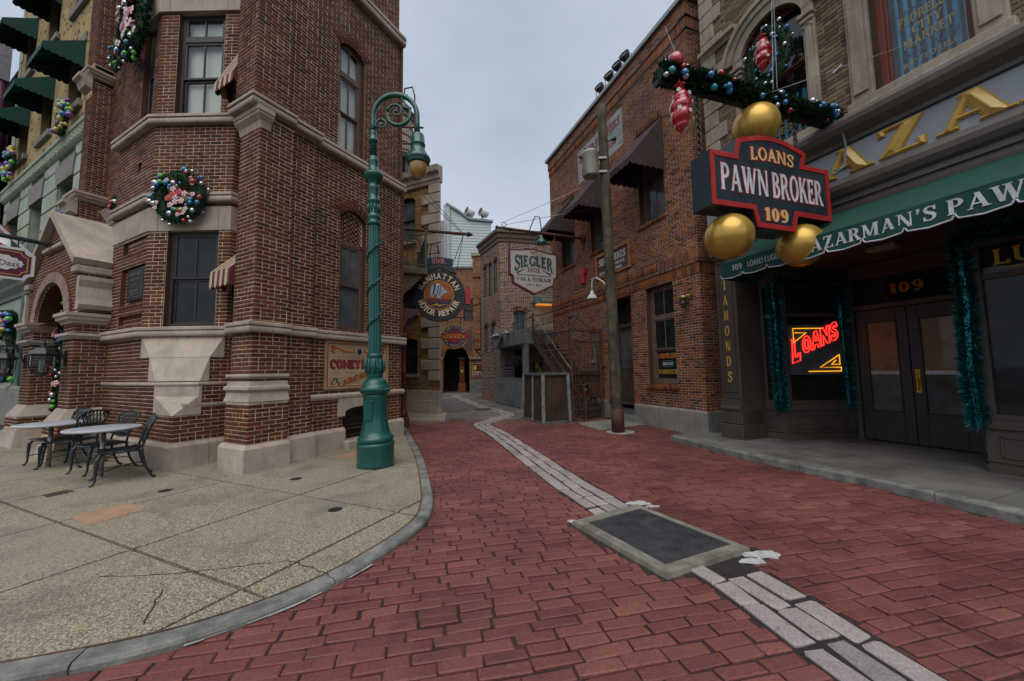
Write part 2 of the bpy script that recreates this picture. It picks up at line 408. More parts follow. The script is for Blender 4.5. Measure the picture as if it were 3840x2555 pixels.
def sash_window(parent, p0, p1, h, fm, gm, deep=.16, rows=(1, 1), cols=(2, 2), split=.5, fw=.06, transom=None, back=None, name='window', meet=True, interior=None):
    """a sash window in opening h; window (frame) > sash, pane; back = material of a blind or black backing behind the glass"""
    M_ = faceM(p0, p1); u0, u1, z0, z1 = h['u0'], h['u1'], h['z0'], h['z1'] - h.get('rise', 0) * .0
    w = MB()
    for a, b in (((u0, deep - .05, z0), (u0 + fw, deep + .05, z1)), ((u1 - fw, deep - .05, z0), (u1, deep + .05, z1)), ((u0, deep - .06, z0), (u1, deep + .06, z0 + fw)), ((u0, deep - .05, z1 - fw), (u1, deep + .05, z1))):
        w.bbox(a, b, .006, M_)
    win = w.build(name, fm, parent)
    zt = z1 - fw
    if transom:
        t = MB(); t.bbox((u0 + fw, deep - .06, transom - .05), (u1 - fw, deep + .05, transom + .05), .008, M_); t.build('transom_bar', fm, win)
        lights = [(transom + .05, zt, 1, cols[0], 0.)]; zt = transom - .05
    else: lights = []
    zm = z0 + fw + (zt - z0 - fw) * split
    lights += [(zm, zt, rows[0], cols[0], .0), (z0 + fw, zm, rows[1], cols[1], .035)]
    for (a, b, rr, cc, d) in lights:
        s = MB(); q = .042; y = deep - .02 + d
        s.bbox((u0 + fw, y - .02, a), (u0 + fw + q, y + .02, b), .004, M_); s.bbox((u1 - fw - q, y - .02, a), (u1 - fw, y + .02, b), .004, M_)
        s.bbox((u0 + fw, y - .022, a), (u1 - fw, y + .022, a + q), .004, M_); s.bbox((u0 + fw, y - .022, b - q), (u1 - fw, y + .022, b), .004, M_)
        for i in range(1, cc): x = u0 + fw + (u1 - u0 - 2 * fw) * i / cc; s.bbox((x - .014, y - .016, a + q), (x + .014, y + .016, b - q), .003, M_)
        for j in range(1, rr): z = a + (b - a) * j / rr; s.bbox((u0 + fw + q, y - .015, z - .013), (u1 - fw - q, y + .015, z + .013), .003, M_)
        so = s.build('sash', fm, win)
        g = MB(); g.box((u0 + fw + q * .5, y - .003, a + q * .5), (u1 - fw - q * .5, y + .003, b - q * .5), M_); g.build('pane', gm, win)
    if back is not None:
        g = MB(); g.box((u0, deep + .07, z0), (u1, deep + .10, z1), M_); g.build('blind', back, win)
    return win
# ---------------------------------------------------------------- lettering: a drawn serif alphabet (strokes) and the plain built-in face
def _ring(cx, cy, rx, ry, T, t, a0, a1, n=18):
    out = []; inn = []
    for i in range(n + 1):
        a = R(a0 + (a1 - a0) * i / n); out.append((cx + rx * math.cos(a), cy + ry * math.sin(a))); inn.append((cx + (rx - T) * math.cos(a), cy + (ry - t) * math.sin(a)))
    return out + inn[::-1]
def _strip(pts, ws):
    a = []; b = []; m = len(pts)
    for i in range(m):
        p = np.array(pts[max(i - 1, 0)], float); q = np.array(pts[min(i + 1, m - 1)], float); d = q - p; d /= np.hypot(*d); n = np.array([-d[1], d[0]]); c = np.array(pts[i], float)
        a.append(tuple(c + n * ws[i] / 2)); b.append(tuple(c - n * ws[i] / 2))
    return a + b[::-1]
def _rc(x0, y0, x1, y1): return [(x0, y0), (x1, y0), (x1, y1), (x0, y1)]
def _dg(x0, y0, x1, y1, w): return [(x0 - w / 2, y0), (x0 + w / 2, y0), (x1 + w / 2, y1), (x1 - w / 2, y1)]
def glyph(ch, T=.2, t=.085, so=.07, sh=.06):
    """returns (width, [polygons]) for cap height 1"""
    S = lambda x, top=1, bot=1: ([_rc(x, 0, x + T, 1)] + ([_rc(x - so, 0, x + T + so, sh)] if so and bot else []) + ([_rc(x - so, 1 - sh, x + T + so, 1)] if so and top else []))
    F = lambda x, y, w: [_rc(x - w / 2 - so, y, x + w / 2 + so, y + sh)] if so else []
    x = so
    if ch == 'A': return .8 + so, [_dg(x + .06, 0, x + .36, 1, t), _dg(x + .64, 0, x + .34, 1, T), _rc(x + .14, .27, x + .56, .27 + t)] + F(x + .06, 0, t) + F(x + .64, 0, T)
    if ch == 'B': return .68 + so, S(x) + [_ring(x + .25, .755, .3, .245, T * .9, t, -90, 90), _ring(x + .27, .27, .34, .27, T * .95, t, -90, 90), _rc(x + T, 1 - t, x + .26, 1), _rc(x + T, .51, x + .26, .51 + t * .9), _rc(x + T, 0, x + .28, t)]
    if ch in 'CG':
        p = [_ring(x + .38, .5, .4, .52, T, t, 48, 312)] + ([_rc(x + .6, .62, x + .6 + t, .96)] if so else [])
        if ch == 'G': p += [_rc(x + .52, .06, x + .52 + T, .42)] + ([_rc(x + .42, .40, x + .8, .40 + sh)] if so else [_rc(x + .38, .38, x + .6, .48)])
        return .76 + so, p
    if ch == 'D': return .78 + so, S(x) + [_ring(x + .25, .5, .48, .5, T, t, -90, 90), _rc(x + T, 1 - t, x + .27, 1), _rc(x + T, 0, x + .27, t)]
    if ch in 'EF':
        p = S(x) + [_rc(x + T, 1 - t, x + .52, 1), _rc(x + T, .48, x + .42, .48 + t)] + ([_rc(x + .52 - t, .78, x + .52, 1)] if so else [])
        if ch == 'E': p += [_rc(x + T, 0, x + .55, t)] + ([_rc(x + .55 - t, 0, x + .55, .24), _rc(x + .42 - t, .40, x + .42, .64)] if so else [])
        return .6 + so, p
    if ch == 'H': return .78 + so, S(x) + S(x + .5) + [_rc(x + T, .47, x + .5, .47 + t)]
    if ch == 'I': return T + 2.2 * so + (.06 if not so else 0), S(x)
    if ch == 'K': return .74 + so, S(x) + [_dg(x + T, .40, x + .55, 1, t), _dg(x + .60, 0, x + .32, .58, T)] + F(x + .60, 0, T) + F(x + .55, 1 - sh, t)
    if ch == 'L': return .58 + so, S(x) + [_rc(x + T, 0, x + .52, t)] + ([_rc(x + .52 - t, 0, x + .52, .26)] if so else [])
    if ch == 'M': return .98 + so, S(x + .68) + [_rc(x + .03, 0, x + .03 + t, 1), _dg(x + .1, 1, x + .42, .08, T * .9), _dg(x + .7, 1, x + .43, .08, t)] + F(x + .03 + t / 2, 0, t) + F(x + .05, 1 - sh, t)
    if ch == 'N': return .82 + so, [_rc(x + .03, 0, x + .03 + t, 1), _rc(x + .62, 0, x + .62 + t, 1), _dg(x + .1, 1, x + .62, 0, T)] + F(x + .07, 0, t) + F(x + .66, 1 - sh, t) + F(x + .03, 1 - sh, t)
    if ch in 'OQ': return .84 + so * .5, [_ring(x + .38, .5, .4, .52, T, t, 0, 360, 28)]
    if ch == '0': return .66 + so * .5, [_ring(x + .28, .5, .3, .51, T * .9, t, 0, 360, 26)]
    if ch in 'PR':
        p = S(x) + [_ring(x + .26, .72, .32, .28, T * .95, t, -90, 90), _rc(x + T, 1 - t, x + .27, 1), _rc(x + T, .44, x + .27, .44 + t)]
        if ch == 'R': p += [_dg(x + .62, 0, x + .36, .46, T)] + F(x + .62, 0, T)
        return (.64 if ch == 'P' else .74) + so, p
    if ch == 'S':
        pts = [(.57, .74), (.54, .86), (.44, .95), (.31, .965), (.17, .90), (.12, .76), (.19, .63), (.33, .54), (.47, .46), (.55, .34), (.52, .17), (.40, .06), (.26, .035), (.12, .09), (.06, .25)]
        ws = [t, t, t, t * 1.05, T * .7, T * .95, T, T, T, T * .95, T * .8, t * 1.1, t, t, t]
        return .66 + so * .6, [_strip([(x + a, b) for a, b in pts], ws)] + ([_rc(x + .54, .70, x + .54 + t, .98), _rc(x + .02, .02, x + .02 + t, .3)] if so else [])
    if ch == 'T': return .7 + so * .5, S(x + .22, 0, 1) + [_rc(x - .02, 1 - t, x + .64, 1)] + ([_rc(x - .02, .76, x - .02 + t, 1), _rc(x + .64 - t, .76, x + .64, 1)] if so else [])
    if ch == 'U': return .8 + so, [_rc(x, .3, x + T, 1), _rc(x + .6, .3, x + .6 + t, 1), _ring(x + .34, .32, .34, .33, T * .95, t, 180, 360)] + F(x + T / 2, 1 - sh, T) + F(x + .6 + t / 2, 1 - sh, t)
    if ch == 'V': return .78 + so, [_dg(x + .33, 0, x + .06, 1, T), _dg(x + .36, 0, x + .64, 1, t)] + F(x + .06, 1 - sh, T) + F(x + .64, 1 - sh, t)
    if ch == 'W': return 1.1 + so, [_dg(x + .28, 0, x + .06, 1, T), _dg(x + .30, 0, x + .5, 1, t), _dg(x + .70, 0, x + .48, 1, T), _dg(x + .72, 0, x + .96, 1, t)] + F(x + .06, 1 - sh, T) + F(x + .48, 1 - sh, T) + F(x + .96, 1 - sh, t)
    if ch == 'Y': return .76 + so, [_rc(x + .25, 0, x + .25 + T, .48), _dg(x + .34, .44, x + .08, 1, T), _dg(x + .38, .44, x + .62, 1, t)] + F(x + .35, 0, T) + F(x + .08, 1 - sh, T) + F(x + .62, 1 - sh, t)
    if ch == 'Z': return .72 + so, [_rc(x, 1 - t, x + .6, 1), _rc(x, 0, x + .64, t), _dg(x + .12, .02, x + .5, .98, T * 1.15)] + ([_rc(x, .76, x + t, 1), _rc(x + .64 - t, 0, x + .64, .26)] if so else [])
    if ch == '1': return .46 + so, S(x + .12, 0, 1) + [_dg(x + .06, .76, x + .16, .98, t)]
    if ch == '7': return .6 + so * .5, [_rc(x, 1 - t, x + .52, 1), _dg(x + .16, 0, x + .46, .96, T * .9)] + ([_rc(x, .76, x + t, 1)] if so else [])
    if ch == '9': return .66 + so * .5, [_ring(x + .28, .68, .3, .33, T * .9, t, 0, 360, 24), _strip([(x + .5, .66), (x + .5, .4), (x + .42, .16), (x + .27, .04), (x + .08, .08)], [T * .8, T * .8, T * .7, t, t * 1.3])]
    if ch == '&': return .9, [_ring(x + .3, .77, .2, .23, T * .7, t, 0, 360, 18), _ring(x + .3, .28, .31, .29, T * .9, t, 60, 350, 18), _dg(x + .72, 0, x + .2, .72, T * .8)]
    if ch == "'": return .3, [_rc(x + .03, .84, x + .2, 1), _dg(x + .07, .64, x + .14, .86, t)]
    if ch == '.': return .28, [_rc(x, 0, x + .16, .16)]
    if ch == '*': return .4, [[(x + .04, .5), (x + .15, .37), (x + .26, .5), (x + .15, .63)]]
    if ch == '-': return .45, [_rc(x, .42, x + .3, .54)]
    return .36, []
def inset_poly(P, d):
    n = len(P); out = []
    for i in range(n):
        a, b, c = (np.array(P[(i + k) % n], float) for k in (-1, 0, 1)); e, f = unit(b - a), unit(c - b); n1, n2 = np.array([-e[1], e[0]]), np.array([-f[1], f[0]]); m_ = n1 + n2; m_ = m_ / max(.35, (m_ @ n1)); out.append(tuple(b + m_ * d))
    return out
def lay(text, style, track=.04):
    """list of (char, x, polys) and total width for cap height 1"""
    x = 0; out = []
    for ch in text:
        w, ps = glyph(ch, **style); out.append((ch, x, ps)); x += w + track
    return out, x - track
SERIF = dict(T=.2, t=.085, so=.07, sh=.055); SLAB = dict(T=.17, t=.12, so=.05, sh=.10); SANS = dict(T=.15, t=.13, so=0, sh=0); FAT = dict(T=.25, t=.13, so=.06, sh=.09)
def put_text(parent, text, M_, width, height, material, style=SERIF, depth=.006, name='lettering', track=.04, warp=None, each=False, outline=None, ol=.03, lname='letter', center=False, seg=3, bevel=0.):
    """flat or raised lettering on a face: M_ maps (x right, y INTO wall, z up); warp(x,z) in metres"""
    L_, tot = lay(text, style, track); sx = width / tot; x0 = -width / 2 if center else 0
    holder = None; mb = MB(); k = 0; objs = []
    def emitpolys(mb, ps, xo, dz, grow=0.):
        nonlocal k
        for p in ps:
            k += 1; d = dz + (k % 7) * .00025
            q = []
            for i in range(len(p)):
                a, b = p[i], p[(i + 1) % len(p)]; n_ = seg if warp else 1
                for j in range(n_): q.append((a[0] + (b[0] - a[0]) * j / n_, a[1] + (b[1] - a[1]) * j / n_))
            if grow:
                c = np.mean(np.array(q), 0); qq = np.array(q); m = len(qq); off = []
                for i in range(m):
                    e = qq[(i + 1) % m] - qq[i - 1]; l = np.hypot(*e); nn = np.array([e[1], -e[0]]) / l if l else np.zeros(2); off.append(qq[i] + nn * grow)
                q = off
            pts = []
            for (a, b) in q:
                X, Zz = x0 + (xo + a) * sx, b * height
                if warp: X, Zz = warp(X, Zz)
                pts.append((X, Zz))
            mb.prism(pts, lambda a, b: tuple(M_ @ Vector((a, -d, b))), lambda a, b: tuple(M_ @ Vector((a, 0., b))))
            if bevel and not grow:
                A2 = abs(sum(pts[i - 1][0] * pts[i][1] - pts[i][0] * pts[i - 1][1] for i in range(len(pts)))) / 2; el = max(math.dist(pts[i - 1], pts[i]) for i in range(len(pts)))
                if len(pts) == 4: ins = inset_poly(pts, .46 * A2 / el); mb.prism([*pts], lambda a, b: tuple(M_ @ Vector((a, -d, b))), lambda a, b: tuple(M_ @ Vector((a, -d, b)))); o_ = len(mb.v) - 4; mb.v[o_:] = [tuple(M_ @ Vector((a, -d - bevel * min(1, A2 / el / .12), b))) for a, b in ins]
    if outline is not None:
        ob = MB(); [emitpolys(ob, ps, xo, depth * .5, ol) for ch, xo, ps in L_ if ps]; ob.build('lettering_outline', outline, parent)
    if each:
        for ch, xo, ps in L_:
            if ps: b = MB(); emitpolys(b, ps, xo, depth); objs.append(b.build(lname, material, parent))
        return objs
    for ch, xo, ps in L_: emitpolys(mb, ps, xo, depth)
    return mb.build(name, material, parent)
def plain_text(parent, text, M_, width, material, name='lettering', depth=.003, height=None, center=False, shear=0., warp=None):
    c = bpy.data.curves.new('t', 'FONT'); c.body = text; c.resolution_u = 3; c.shear = shear; c.extrude = .01; o = bpy.data.objects.new('t', c); COL.objects.link(o); bpy.context.view_layer.update()
    me = bpy.data.meshes.new_from_object(o.evaluated_get(bpy.context.evaluated_depsgraph_get())); bpy.data.objects.remove(o); bpy.data.curves.remove(c)
    co = np.array([v.co[:] for v in me.vertices]); lo, hi = co.min(0), co.max(0); s = width / (hi[0] - lo[0]); sz = s if height is None else height / (hi[1] - lo[1])
    for v in me.vertices:
        x = (v.co.x - lo[0]) * s - (width / 2 if center else 0); z = (v.co.y - lo[1]) * sz; y = -depth if v.co.z > 0 else 0
        if warp: x, z = warp(x, z)
        v.co = M_ @ Vector((x, y, z))
    me.name = name; me.materials.clear(); me.materials.append(material); return link(name, me, parent)
# ---------------------------------------------------------------- shared materials
M_BRICK_A = brickmat('red_house_brick', [(0, (.118, .031, .013)), (.3, (.152, .041, .016)), (.55, (.082, .023, .011)), (.8, (.19, .057, .021)), (1, (.046, .016, .010))], grime=.55, big=.55)
M_MORT_A = mat('lime_mortar', (.56, .455, .33), .95, var=.3, scale=3, fine=40, bmp=.3, stain=(.30, .24, .18))
M_BRICK_S = brickmat('orange_brick', [(0, (.29, .085, .024)), (.35, (.36, .118, .032)), (.6, (.23, .065, .022)), (.8, (.10, .036, .02)), (.88, (.40, .14, .042)), (1, (.055, .026, .02))], grime=.45, big=.5)
M_MORT_S = mat('grey_mortar', (.50, .475, .43), .95, var=.3, scale=3, fine=40, bmp=.3, stain=(.24, .21, .18))
M_BRICK_U = brickmat('red_and_black_brick', [(0, (.25, .082, .042)), (.45, (.30, .112, .06)), (.5, (.16, .055, .032)), (.74, (.2, .07, .04)), (.77, (.022, .018, .018)), (1, (.03, .022, .02))], grime=.3)
M_MORT_U = mat('pale_mortar', (.68, .62, .54), .95, var=.2, scale=3, fine=40, bmp=.2)
M_BRICK_Y = brickmat('tan_brick', [(0, (.32, .175, .045)), (.35, (.40, .25, .08)), (.55, (.36, .11, .028)), (.75, (.27, .185, .085)), (.9, (.13, .10, .07)), (1, (.44, .28, .10))], grime=.4)
M_MORT_Y = mat('buff_mortar', (.30, .24, .16), .95, var=.2, bmp=.2)
M_BRICK_T = brickmat('brown_rough_brick', [(0, (.23, .155, .085)), (.4, (.29, .20, .115)), (.7, (.18, .115, .062)), (1, (.12, .08, .05))], grime=.45, bmp=.9)
M_MORT_T = mat('cream_mortar', (.38, .34, .27), .95, var=.25, bmp=.3)
M_STONE = mat('limestone', (.47, .385, .315), .8, var=.16, scale=2.2, fine=70, bmp=.18, stain=(.29, .235, .19), streak=.25)
M_STONE2 = mat('weathered_limestone', (.38, .32, .245), .85, var=.22, scale=1.7, fine=50, bmp=.25, stain=(.14, .11, .085), streak=.35)
M_CONC = mat('grey_concrete', (.27, .265, .25), .9, var=.25, scale=2, fine=60, bmp=.3, stain=(.10, .098, .09), streak=.4)
M_GRANITE = mat('granite', (.29, .30, .30), .75, var=.3, scale=14, fine=220, bmp=.25, stain=(.13, .125, .12))
M_BROWN = mat('brown_painted_wood', (.082, .062, .05), .55, var=.15, scale=2, fine=80, bmp=.06, streak=.2)
M_DKFRAME = mat('dark_bronze_paint', (.035, .028, .026), .45, var=.2, bmp=.05)
M_BRFRAME = mat('brown_window_paint', (.115, .075, .058), .55, var=.2, bmp=.08)
M_IRON = mat('black_iron', (.018, .02, .022), .42, var=.3, scale=20, bmp=.1, spec=.5)
M_RUST = mat('rusty_iron', (.105, .045, .028), .75, metal=.2, var=.45, scale=9, fine=80, bmp=.3, stain=(.22, .085, .03))
M_GALV = mat('galvanised_steel', (.32, .34, .35), .45, metal=.6, var=.2, scale=5, bmp=.1)
M_TEAL = mat('teal_enamel', (.004, .082, .068), .32, var=.12, scale=3, bmp=.03, coat=.3, spec=.5)
M_GREENAWN = mat('green_canvas', (.005, .062, .046), .8, var=.15, scale=4, fine=150, bmp=.12)
M_WHITE = mat('white_paint', (.72, .72, .7), .5, var=.08, bmp=.04)
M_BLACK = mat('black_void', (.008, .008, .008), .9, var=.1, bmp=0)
M_GOLD = mat('gold_leaf', (.62, .40, .09), .42, metal=.0, var=.12, scale=5, bmp=.05, coat=.35)
M_GOLDM = mat('gold_ball_lacquer', (.60, .37, .07), .36, metal=.55, var=.08, scale=4, bmp=.02, coat=.25)
M_RED = mat('red_paint', (.42, .02, .02), .45, var=.1, bmp=.04)
M_GLASS = glassmat('dark_glass'); M_GLASSC = glassmat('clear_glass', (.93, .95, .95), .03, clear=1); M_GLASSG = glassmat('grey_glass', (.09, .10, .105), .08)
M_BLIND = mat('cream_blind', (.80, .78, .66), .9, var=.06, bmp=.03)
M_PINE = mat('pine_needles', (.014, .05, .018), .7, var=.5, scale=30, bmp=0, spec=.3)
M_SILV = mat('silver_ball', (.62, .64, .66), .18, metal=.9, var=.05, bmp=0); M_BLUEB = mat('blue_ball', (.02, .18, .42), .2, var=.05, bmp=0, coat=.8); M_REDB = mat('red_ball', (.42, .008, .012), .16, var=.05, bmp=0, coat=1.); M_GRNB = mat('lime_ball', (.1, .5, .04), .25, var=.05, bmp=0, coat=.6); M_PURB = mat('purple_ball', (.2, .05, .4), .22, var=.05, bmp=0, coat=.8); M_YELB = mat('yellow_ball', (.5, .42, .05), .25, var=.05, bmp=0, coat=.7)

# ---------------------------------------------------------------- ground
def pip(p, poly):
    x, y = p; c = False; n = len(poly)
    for i in range(n):
        x0, y0 = poly[i]; x1, y1 = poly[i - 1]
        if (y0 > y) != (y1 > y) and x < (x1 - x0) * (y - y0) / (y1 - y0) + x0: c = not c
    return c
def catmull(P, n=6):
    P = [np.array(p, float) for p in P]; out = []
    for i in range(len(P) - 1):
        a, b, c, d = P[max(i - 1, 0)], P[i], P[i + 1], P[min(i + 2, len(P) - 1)]
        for k in range(n):
            t = k / n; out.append(.5 * ((2 * b) + (c - a) * t + (2 * a - 5 * b + 4 * c - d) * t * t + (3 * b - a - 3 * c + d) * t ** 3))
    out.append(P[-1]); return out
def offset(path, d):
    out = []
    for i in range(len(path)):
        a = unit(path[min(i + 1, len(path) - 1)] - path[max(i - 1, 0)]); out.append(path[i] + np.array([-a[1], a[0]]) * d)
    return out
def clip(poly, a, b):
    """Sutherland-Hodgman: keep the left side of a->b"""
    out = []; n = len(poly); d = (b[0] - a[0], b[1] - a[1]); sd = lambda p: d[0] * (p[1] - a[1]) - d[1] * (p[0] - a[0])
    for i in range(n):
        p, q = poly[i], poly[(i + 1) % n]; s, t = sd(p), sd(q)
        if s >= 0: out.append(p)
        if (s >= 0) != (t >= 0): k = s / (s - t); out.append((p[0] + (q[0] - p[0]) * k, p[1] + (q[1] - p[1]) * k))
    return out
gm = MB(); gm.add([(-260, -200, -.05), (260, -200, -.05), (260, 320, -.05), (-260, 320, -.05)], [(0, 1, 2, 3)])
tag(gm.build('ground', mat('ground_asphalt', (.06, .058, .055), .95, var=.3, scale=.7, bmp=.2)), 'dark asphalt ground under the whole street', 'ground', kind='structure')

CURB = catmull([(-4.6, 15.2), (-3.81, 13.14), (-2.75, 10.2), (-1.71, 7.28), (-1.11, 5.26), (-.95, 4.48), (-.98, 4.0), (-1.17, 3.45), (-1.44, 2.94), (-1.83, 2.53), (-2.3, 2.26), (-3.2, 1.98), (-4.6, 1.6), (-7, 1.0), (-13, -.4)], 5)
SCURB = catmull([(3.55, 8.72), (3.62, 8.55), (3.92, 7.4), (4.4, 6.0), (4.78, 5.2), (5.13, 3.97), (5.5, 2.6), (6.1, .2), (6.5, -2)], 4)
def roadmat():
    m, t, p = _new('road_brick'); g = N(t, 'ShaderNodeNewGeometry'); oi = N(t, 'ShaderNodeObjectInfo'); P = g.outputs['Position']
    ad = N(t, 'ShaderNodeMath', operation='ADD'); t.links.new(g.outputs['Random Per Island'], ad.inputs[0]); t.links.new(oi.outputs['Random'], ad.inputs[1])
    fr = N(t, 'ShaderNodeMath', operation='FRACT'); t.links.new(ad.outputs[0], fr.inputs[0])
    red = ramp(t, fr.outputs[0], [(0, (.175, .057, .048)), (.4, (.21, .07, .059)), (.7, (.15, .048, .042)), (1, (.245, .086, .071))])
    grey = ramp(t, fr.outputs[0], [(0, (.17, .155, .145)), (.5, (.235, .215, .20)), (1, (.14, .13, .125))])
    sx = N(t, 'ShaderNodeSeparateXYZ'); t.links.new(P, sx.inputs[0])
    ns = noise(t, scaled(t, P, (.6, 1.6, 1)), 1.5, 4); a1 = N(t, 'ShaderNodeMath', operation='MULTIPLY_ADD'); a1.inputs[1].default_value = 5.5; t.links.new(ns, a1.inputs[0]); t.links.new(sx.outputs['Y'], a1.inputs[2])
    f = ramp(t, (lambda q: (t.links.new(a1.outputs[0], q.inputs[0]), q.outputs[0])[1])(N(t, 'ShaderNodeMapRange', **{'From Min': 14.6, 'From Max': 16.4})), [(0, 0.), (1, 1.)])
    c = mixc(t, f, red, grey)
    fi = noise(t, P, 60, 5, .7); c = mixc(t, .8, c, ramp(t, fi, [(.3, .62), (.7, 1.3)]), 'MULTIPLY')
    w = noise(t, P, .75, 7, .66, .6); c = mixc(t, ramp(t, w, [(.46, 0.), (.7, .6)]), c, (.05, .02, .018))
    k = noise(t, P, 7, 7, .72, .4); c = mixc(t, ramp(t, k, [(.63, 0.), (.72, .35)]), c, (.30, .24, .22))
    t.links.new(c, p.inputs['Base Color']); t.links.new(ramp(t, w, [(.4, .75), (.68, .33)]), p.inputs['Roughness']); p.inputs['Specular IOR Level'].default_value = .4
    h = mixc(t, .5, fi, noise(t, P, 18, 4)); bump(t, p, h, .55, .008); return m
M_ROAD = roadmat()
M_ROADB = mat('road_bed', (.03, .02, .018), .9, var=.5, scale=9, fine=70, bmp=.4, stain=(.15, .055, .046))
rb = MB(); rb.add([(-14, -3, -.006), (8, -3, -.006), (8, 14, -.006), (3, 36, -.006), (-12, 36, -.006), (-14, 12, -.006)], [(0, 1, 2, 3, 4, 5)])
road = rb.build('road', M_ROADB); tag(road, 'worn red brick roadway narrowing into the alley', 'road', kind='structure')
ROADPOLY = [tuple(p) for p in offset(CURB, -.1)] + [(-13, -2), (7, -2)] + [tuple(p) for p in offset(SCURB, .02)][::-1] + [(4.7, 8.9), (3.6, 11.5), (1.9, 15.9), (.4, 20.5), (-1.9, 33), (-7.4, 34), (-6.6, 27), (-3.2, 14.4)]
GRATE = [(.60, 4.16), (1.17, 3.07), (2.08, 3.49), (1.44, 4.64)]
GRATEX = [(.55, 4.17), (1.16, 3.01), (2.14, 3.47), (1.45, 4.71)]
STRIP = catmull([(2.12, 1.2), (1.93, 2.09), (1.67, 3.2), (1.06, 4.75), (.65, 6.1), (.12, 8.1), (-.45, 10.2), (-.95, 11.75), (-.62, 12.9), (-.2, 14.2), (-.55, 15.5), (-1.3, 17.4), (-2.3, 20.5), (-4.1, 26.7)], 8)
STRIPL = offset(STRIP, .275); STRIPR = offset(STRIP, -.275); STRIPPOLY = [tuple(p) for p in STRIPL[::3]] + [tuple(p) for p in STRIPR[::3]][::-1]
def cobble(L_, W_, zt, zb, ch=.014, jit=.006, dome=.004, rnd=random):
    """rounded paving brick: lower ring, shoulder ring, top"""
    x, y = L_ / 2, W_ / 2; c = min(x, y) * .15; base = [(-x + c, -y), (x - c, -y), (x, -y + c), (x, y - c), (x - c, y), (-x + c, y), (-x, y - c), (-x, -y + c)]
    base = [(a + rnd.uniform(-jit, jit), b + rnd.uniform(-jit, jit)) for a, b in base]; tx, ty = rnd.uniform(-.02, .02), rnd.uniform(-.03, .03)
    top = [(a * (1 - ch / x), b * (1 - ch / y)) for a, b in base]
    V = [(a, b, zb) for a, b in base] + [(a, b, zt - ch * .62 + a * tx + b * ty) for a, b in base] + [(a, b, zt + a * tx + b * ty) for a, b in top]
    F = [(i, (i + 1) % 8, 8 + (i + 1) % 8, 8 + i) for i in range(8)] + [(8 + i, 8 + (i + 1) % 8, 16 + (i + 1) % 8, 16 + i) for i in range(8)] + [tuple(range(16, 24))]
    return V, F
def near_px(p, z=0.):
    q = inframe((p[0], p[1], z))
    return q if q and -60 < q[0] < 3900 and q[1] < 2640 else None
pieces = []
rowdir = np.array([math.sin(R(77)), math.cos(R(77))]); coldir = np.array([-rowdir[1], rowdir[0]]); ph, pl = .102, .278
rr = random.Random(3)
for j in range(-20, 345):
    o = rr.uniform(-.03, .03) + (pl / 2 if j % 2 else 0); bend = .25 * math.sin(j * .013)
    i = -60
    x = -62 * pl + o
    while x < 40 * pl:
        l = pl * rr.uniform(.84, 1.14); cx = x + l / 2; x += l
        p = np.array([0., 2.]) + rowdir * cx + coldir * (j * ph + .012 * cx * 0 - .006 * cx * cx * .35)
        if not (-13 < p[0] < 7 and -1 < p[1] < 33): continue
        q = near_px(p)
        if q is None: continue
        if not pip(p, ROADPOLY): continue
        an = R(90 - 77) - math.atan(.006 * 2 * cx * .35); dv = np.array([math.cos(an), math.sin(an)]); blk = lambda t: pip(p + dv * t, STRIPPOLY) or pip(p + dv * t, GRATEX)
        fl_ = [blk(-l * .49), blk(0), blk(l * .49)]
        if all(fl_): continue
        if any(fl_):                      # cut the brick where the stone strip or the drain begins
            ts = [-l / 2 + l * k / 10 for k in range(11)]; ok_ = [not blk(t) for t in ts]; best = (0, 0); k0 = None
            for k, f in enumerate(ok_ + [False]):
                if f and k0 is None: k0 = k
                if not f and k0 is not None:
                    if k - 1 - k0 > best[1] - best[0]: best = (k0, k - 1)
                    k0 = None
            l2 = ts[best[1]] - ts[best[0]]
            if l2 < .05: continue
            p = p + dv * (ts[best[0]] + ts[best[1]]) / 2; l = l2
        pieces.append((q[2], p, l, an))
pieces.sort(key=lambda t: t[0])
BM = []
for k in range(10):
    V, F = cobble(pl - .010, ph - .009, .007, -.03, .009, .006, rnd=rr); me = bpy.data.meshes.new('brick'); me.from_pydata(V, [], F); me.materials.append(M_ROAD); BM.append((me, V, F))
for d, p, l, a in pieces[:300]:
    me = rr.choice(BM)[0]; s = (l - .010) / (pl - .010)
    link('brick', me, road, Matrix.Translation((p[0], p[1], rr.uniform(-.006, .006))) @ Matrix.Rotation(a + rr.gauss(0, .012), 4, 'Z') @ Matrix.Diagonal((s * rr.uniform(.96, 1.03), rr.uniform(.93, 1.06), 1, 1)))
mb = MB()
for d, p, l, a in pieces[300:]:
    _, V, F = rr.choice(BM); s = (l - .010) / (pl - .010) * rr.uniform(.97, 1.02); ca, sa = math.cos(a), math.sin(a); dz = rr.uniform(-.005, .005)
    if p[1] > 14: F = F[8:]
    mb.add([(p[0] + v[0] * s * ca - v[1] * sa, p[1] + v[0] * s * sa + v[1] * ca, v[2] + dz) for v in V], F)
mb.build('brickwork', M_ROAD, road, 'stuff')
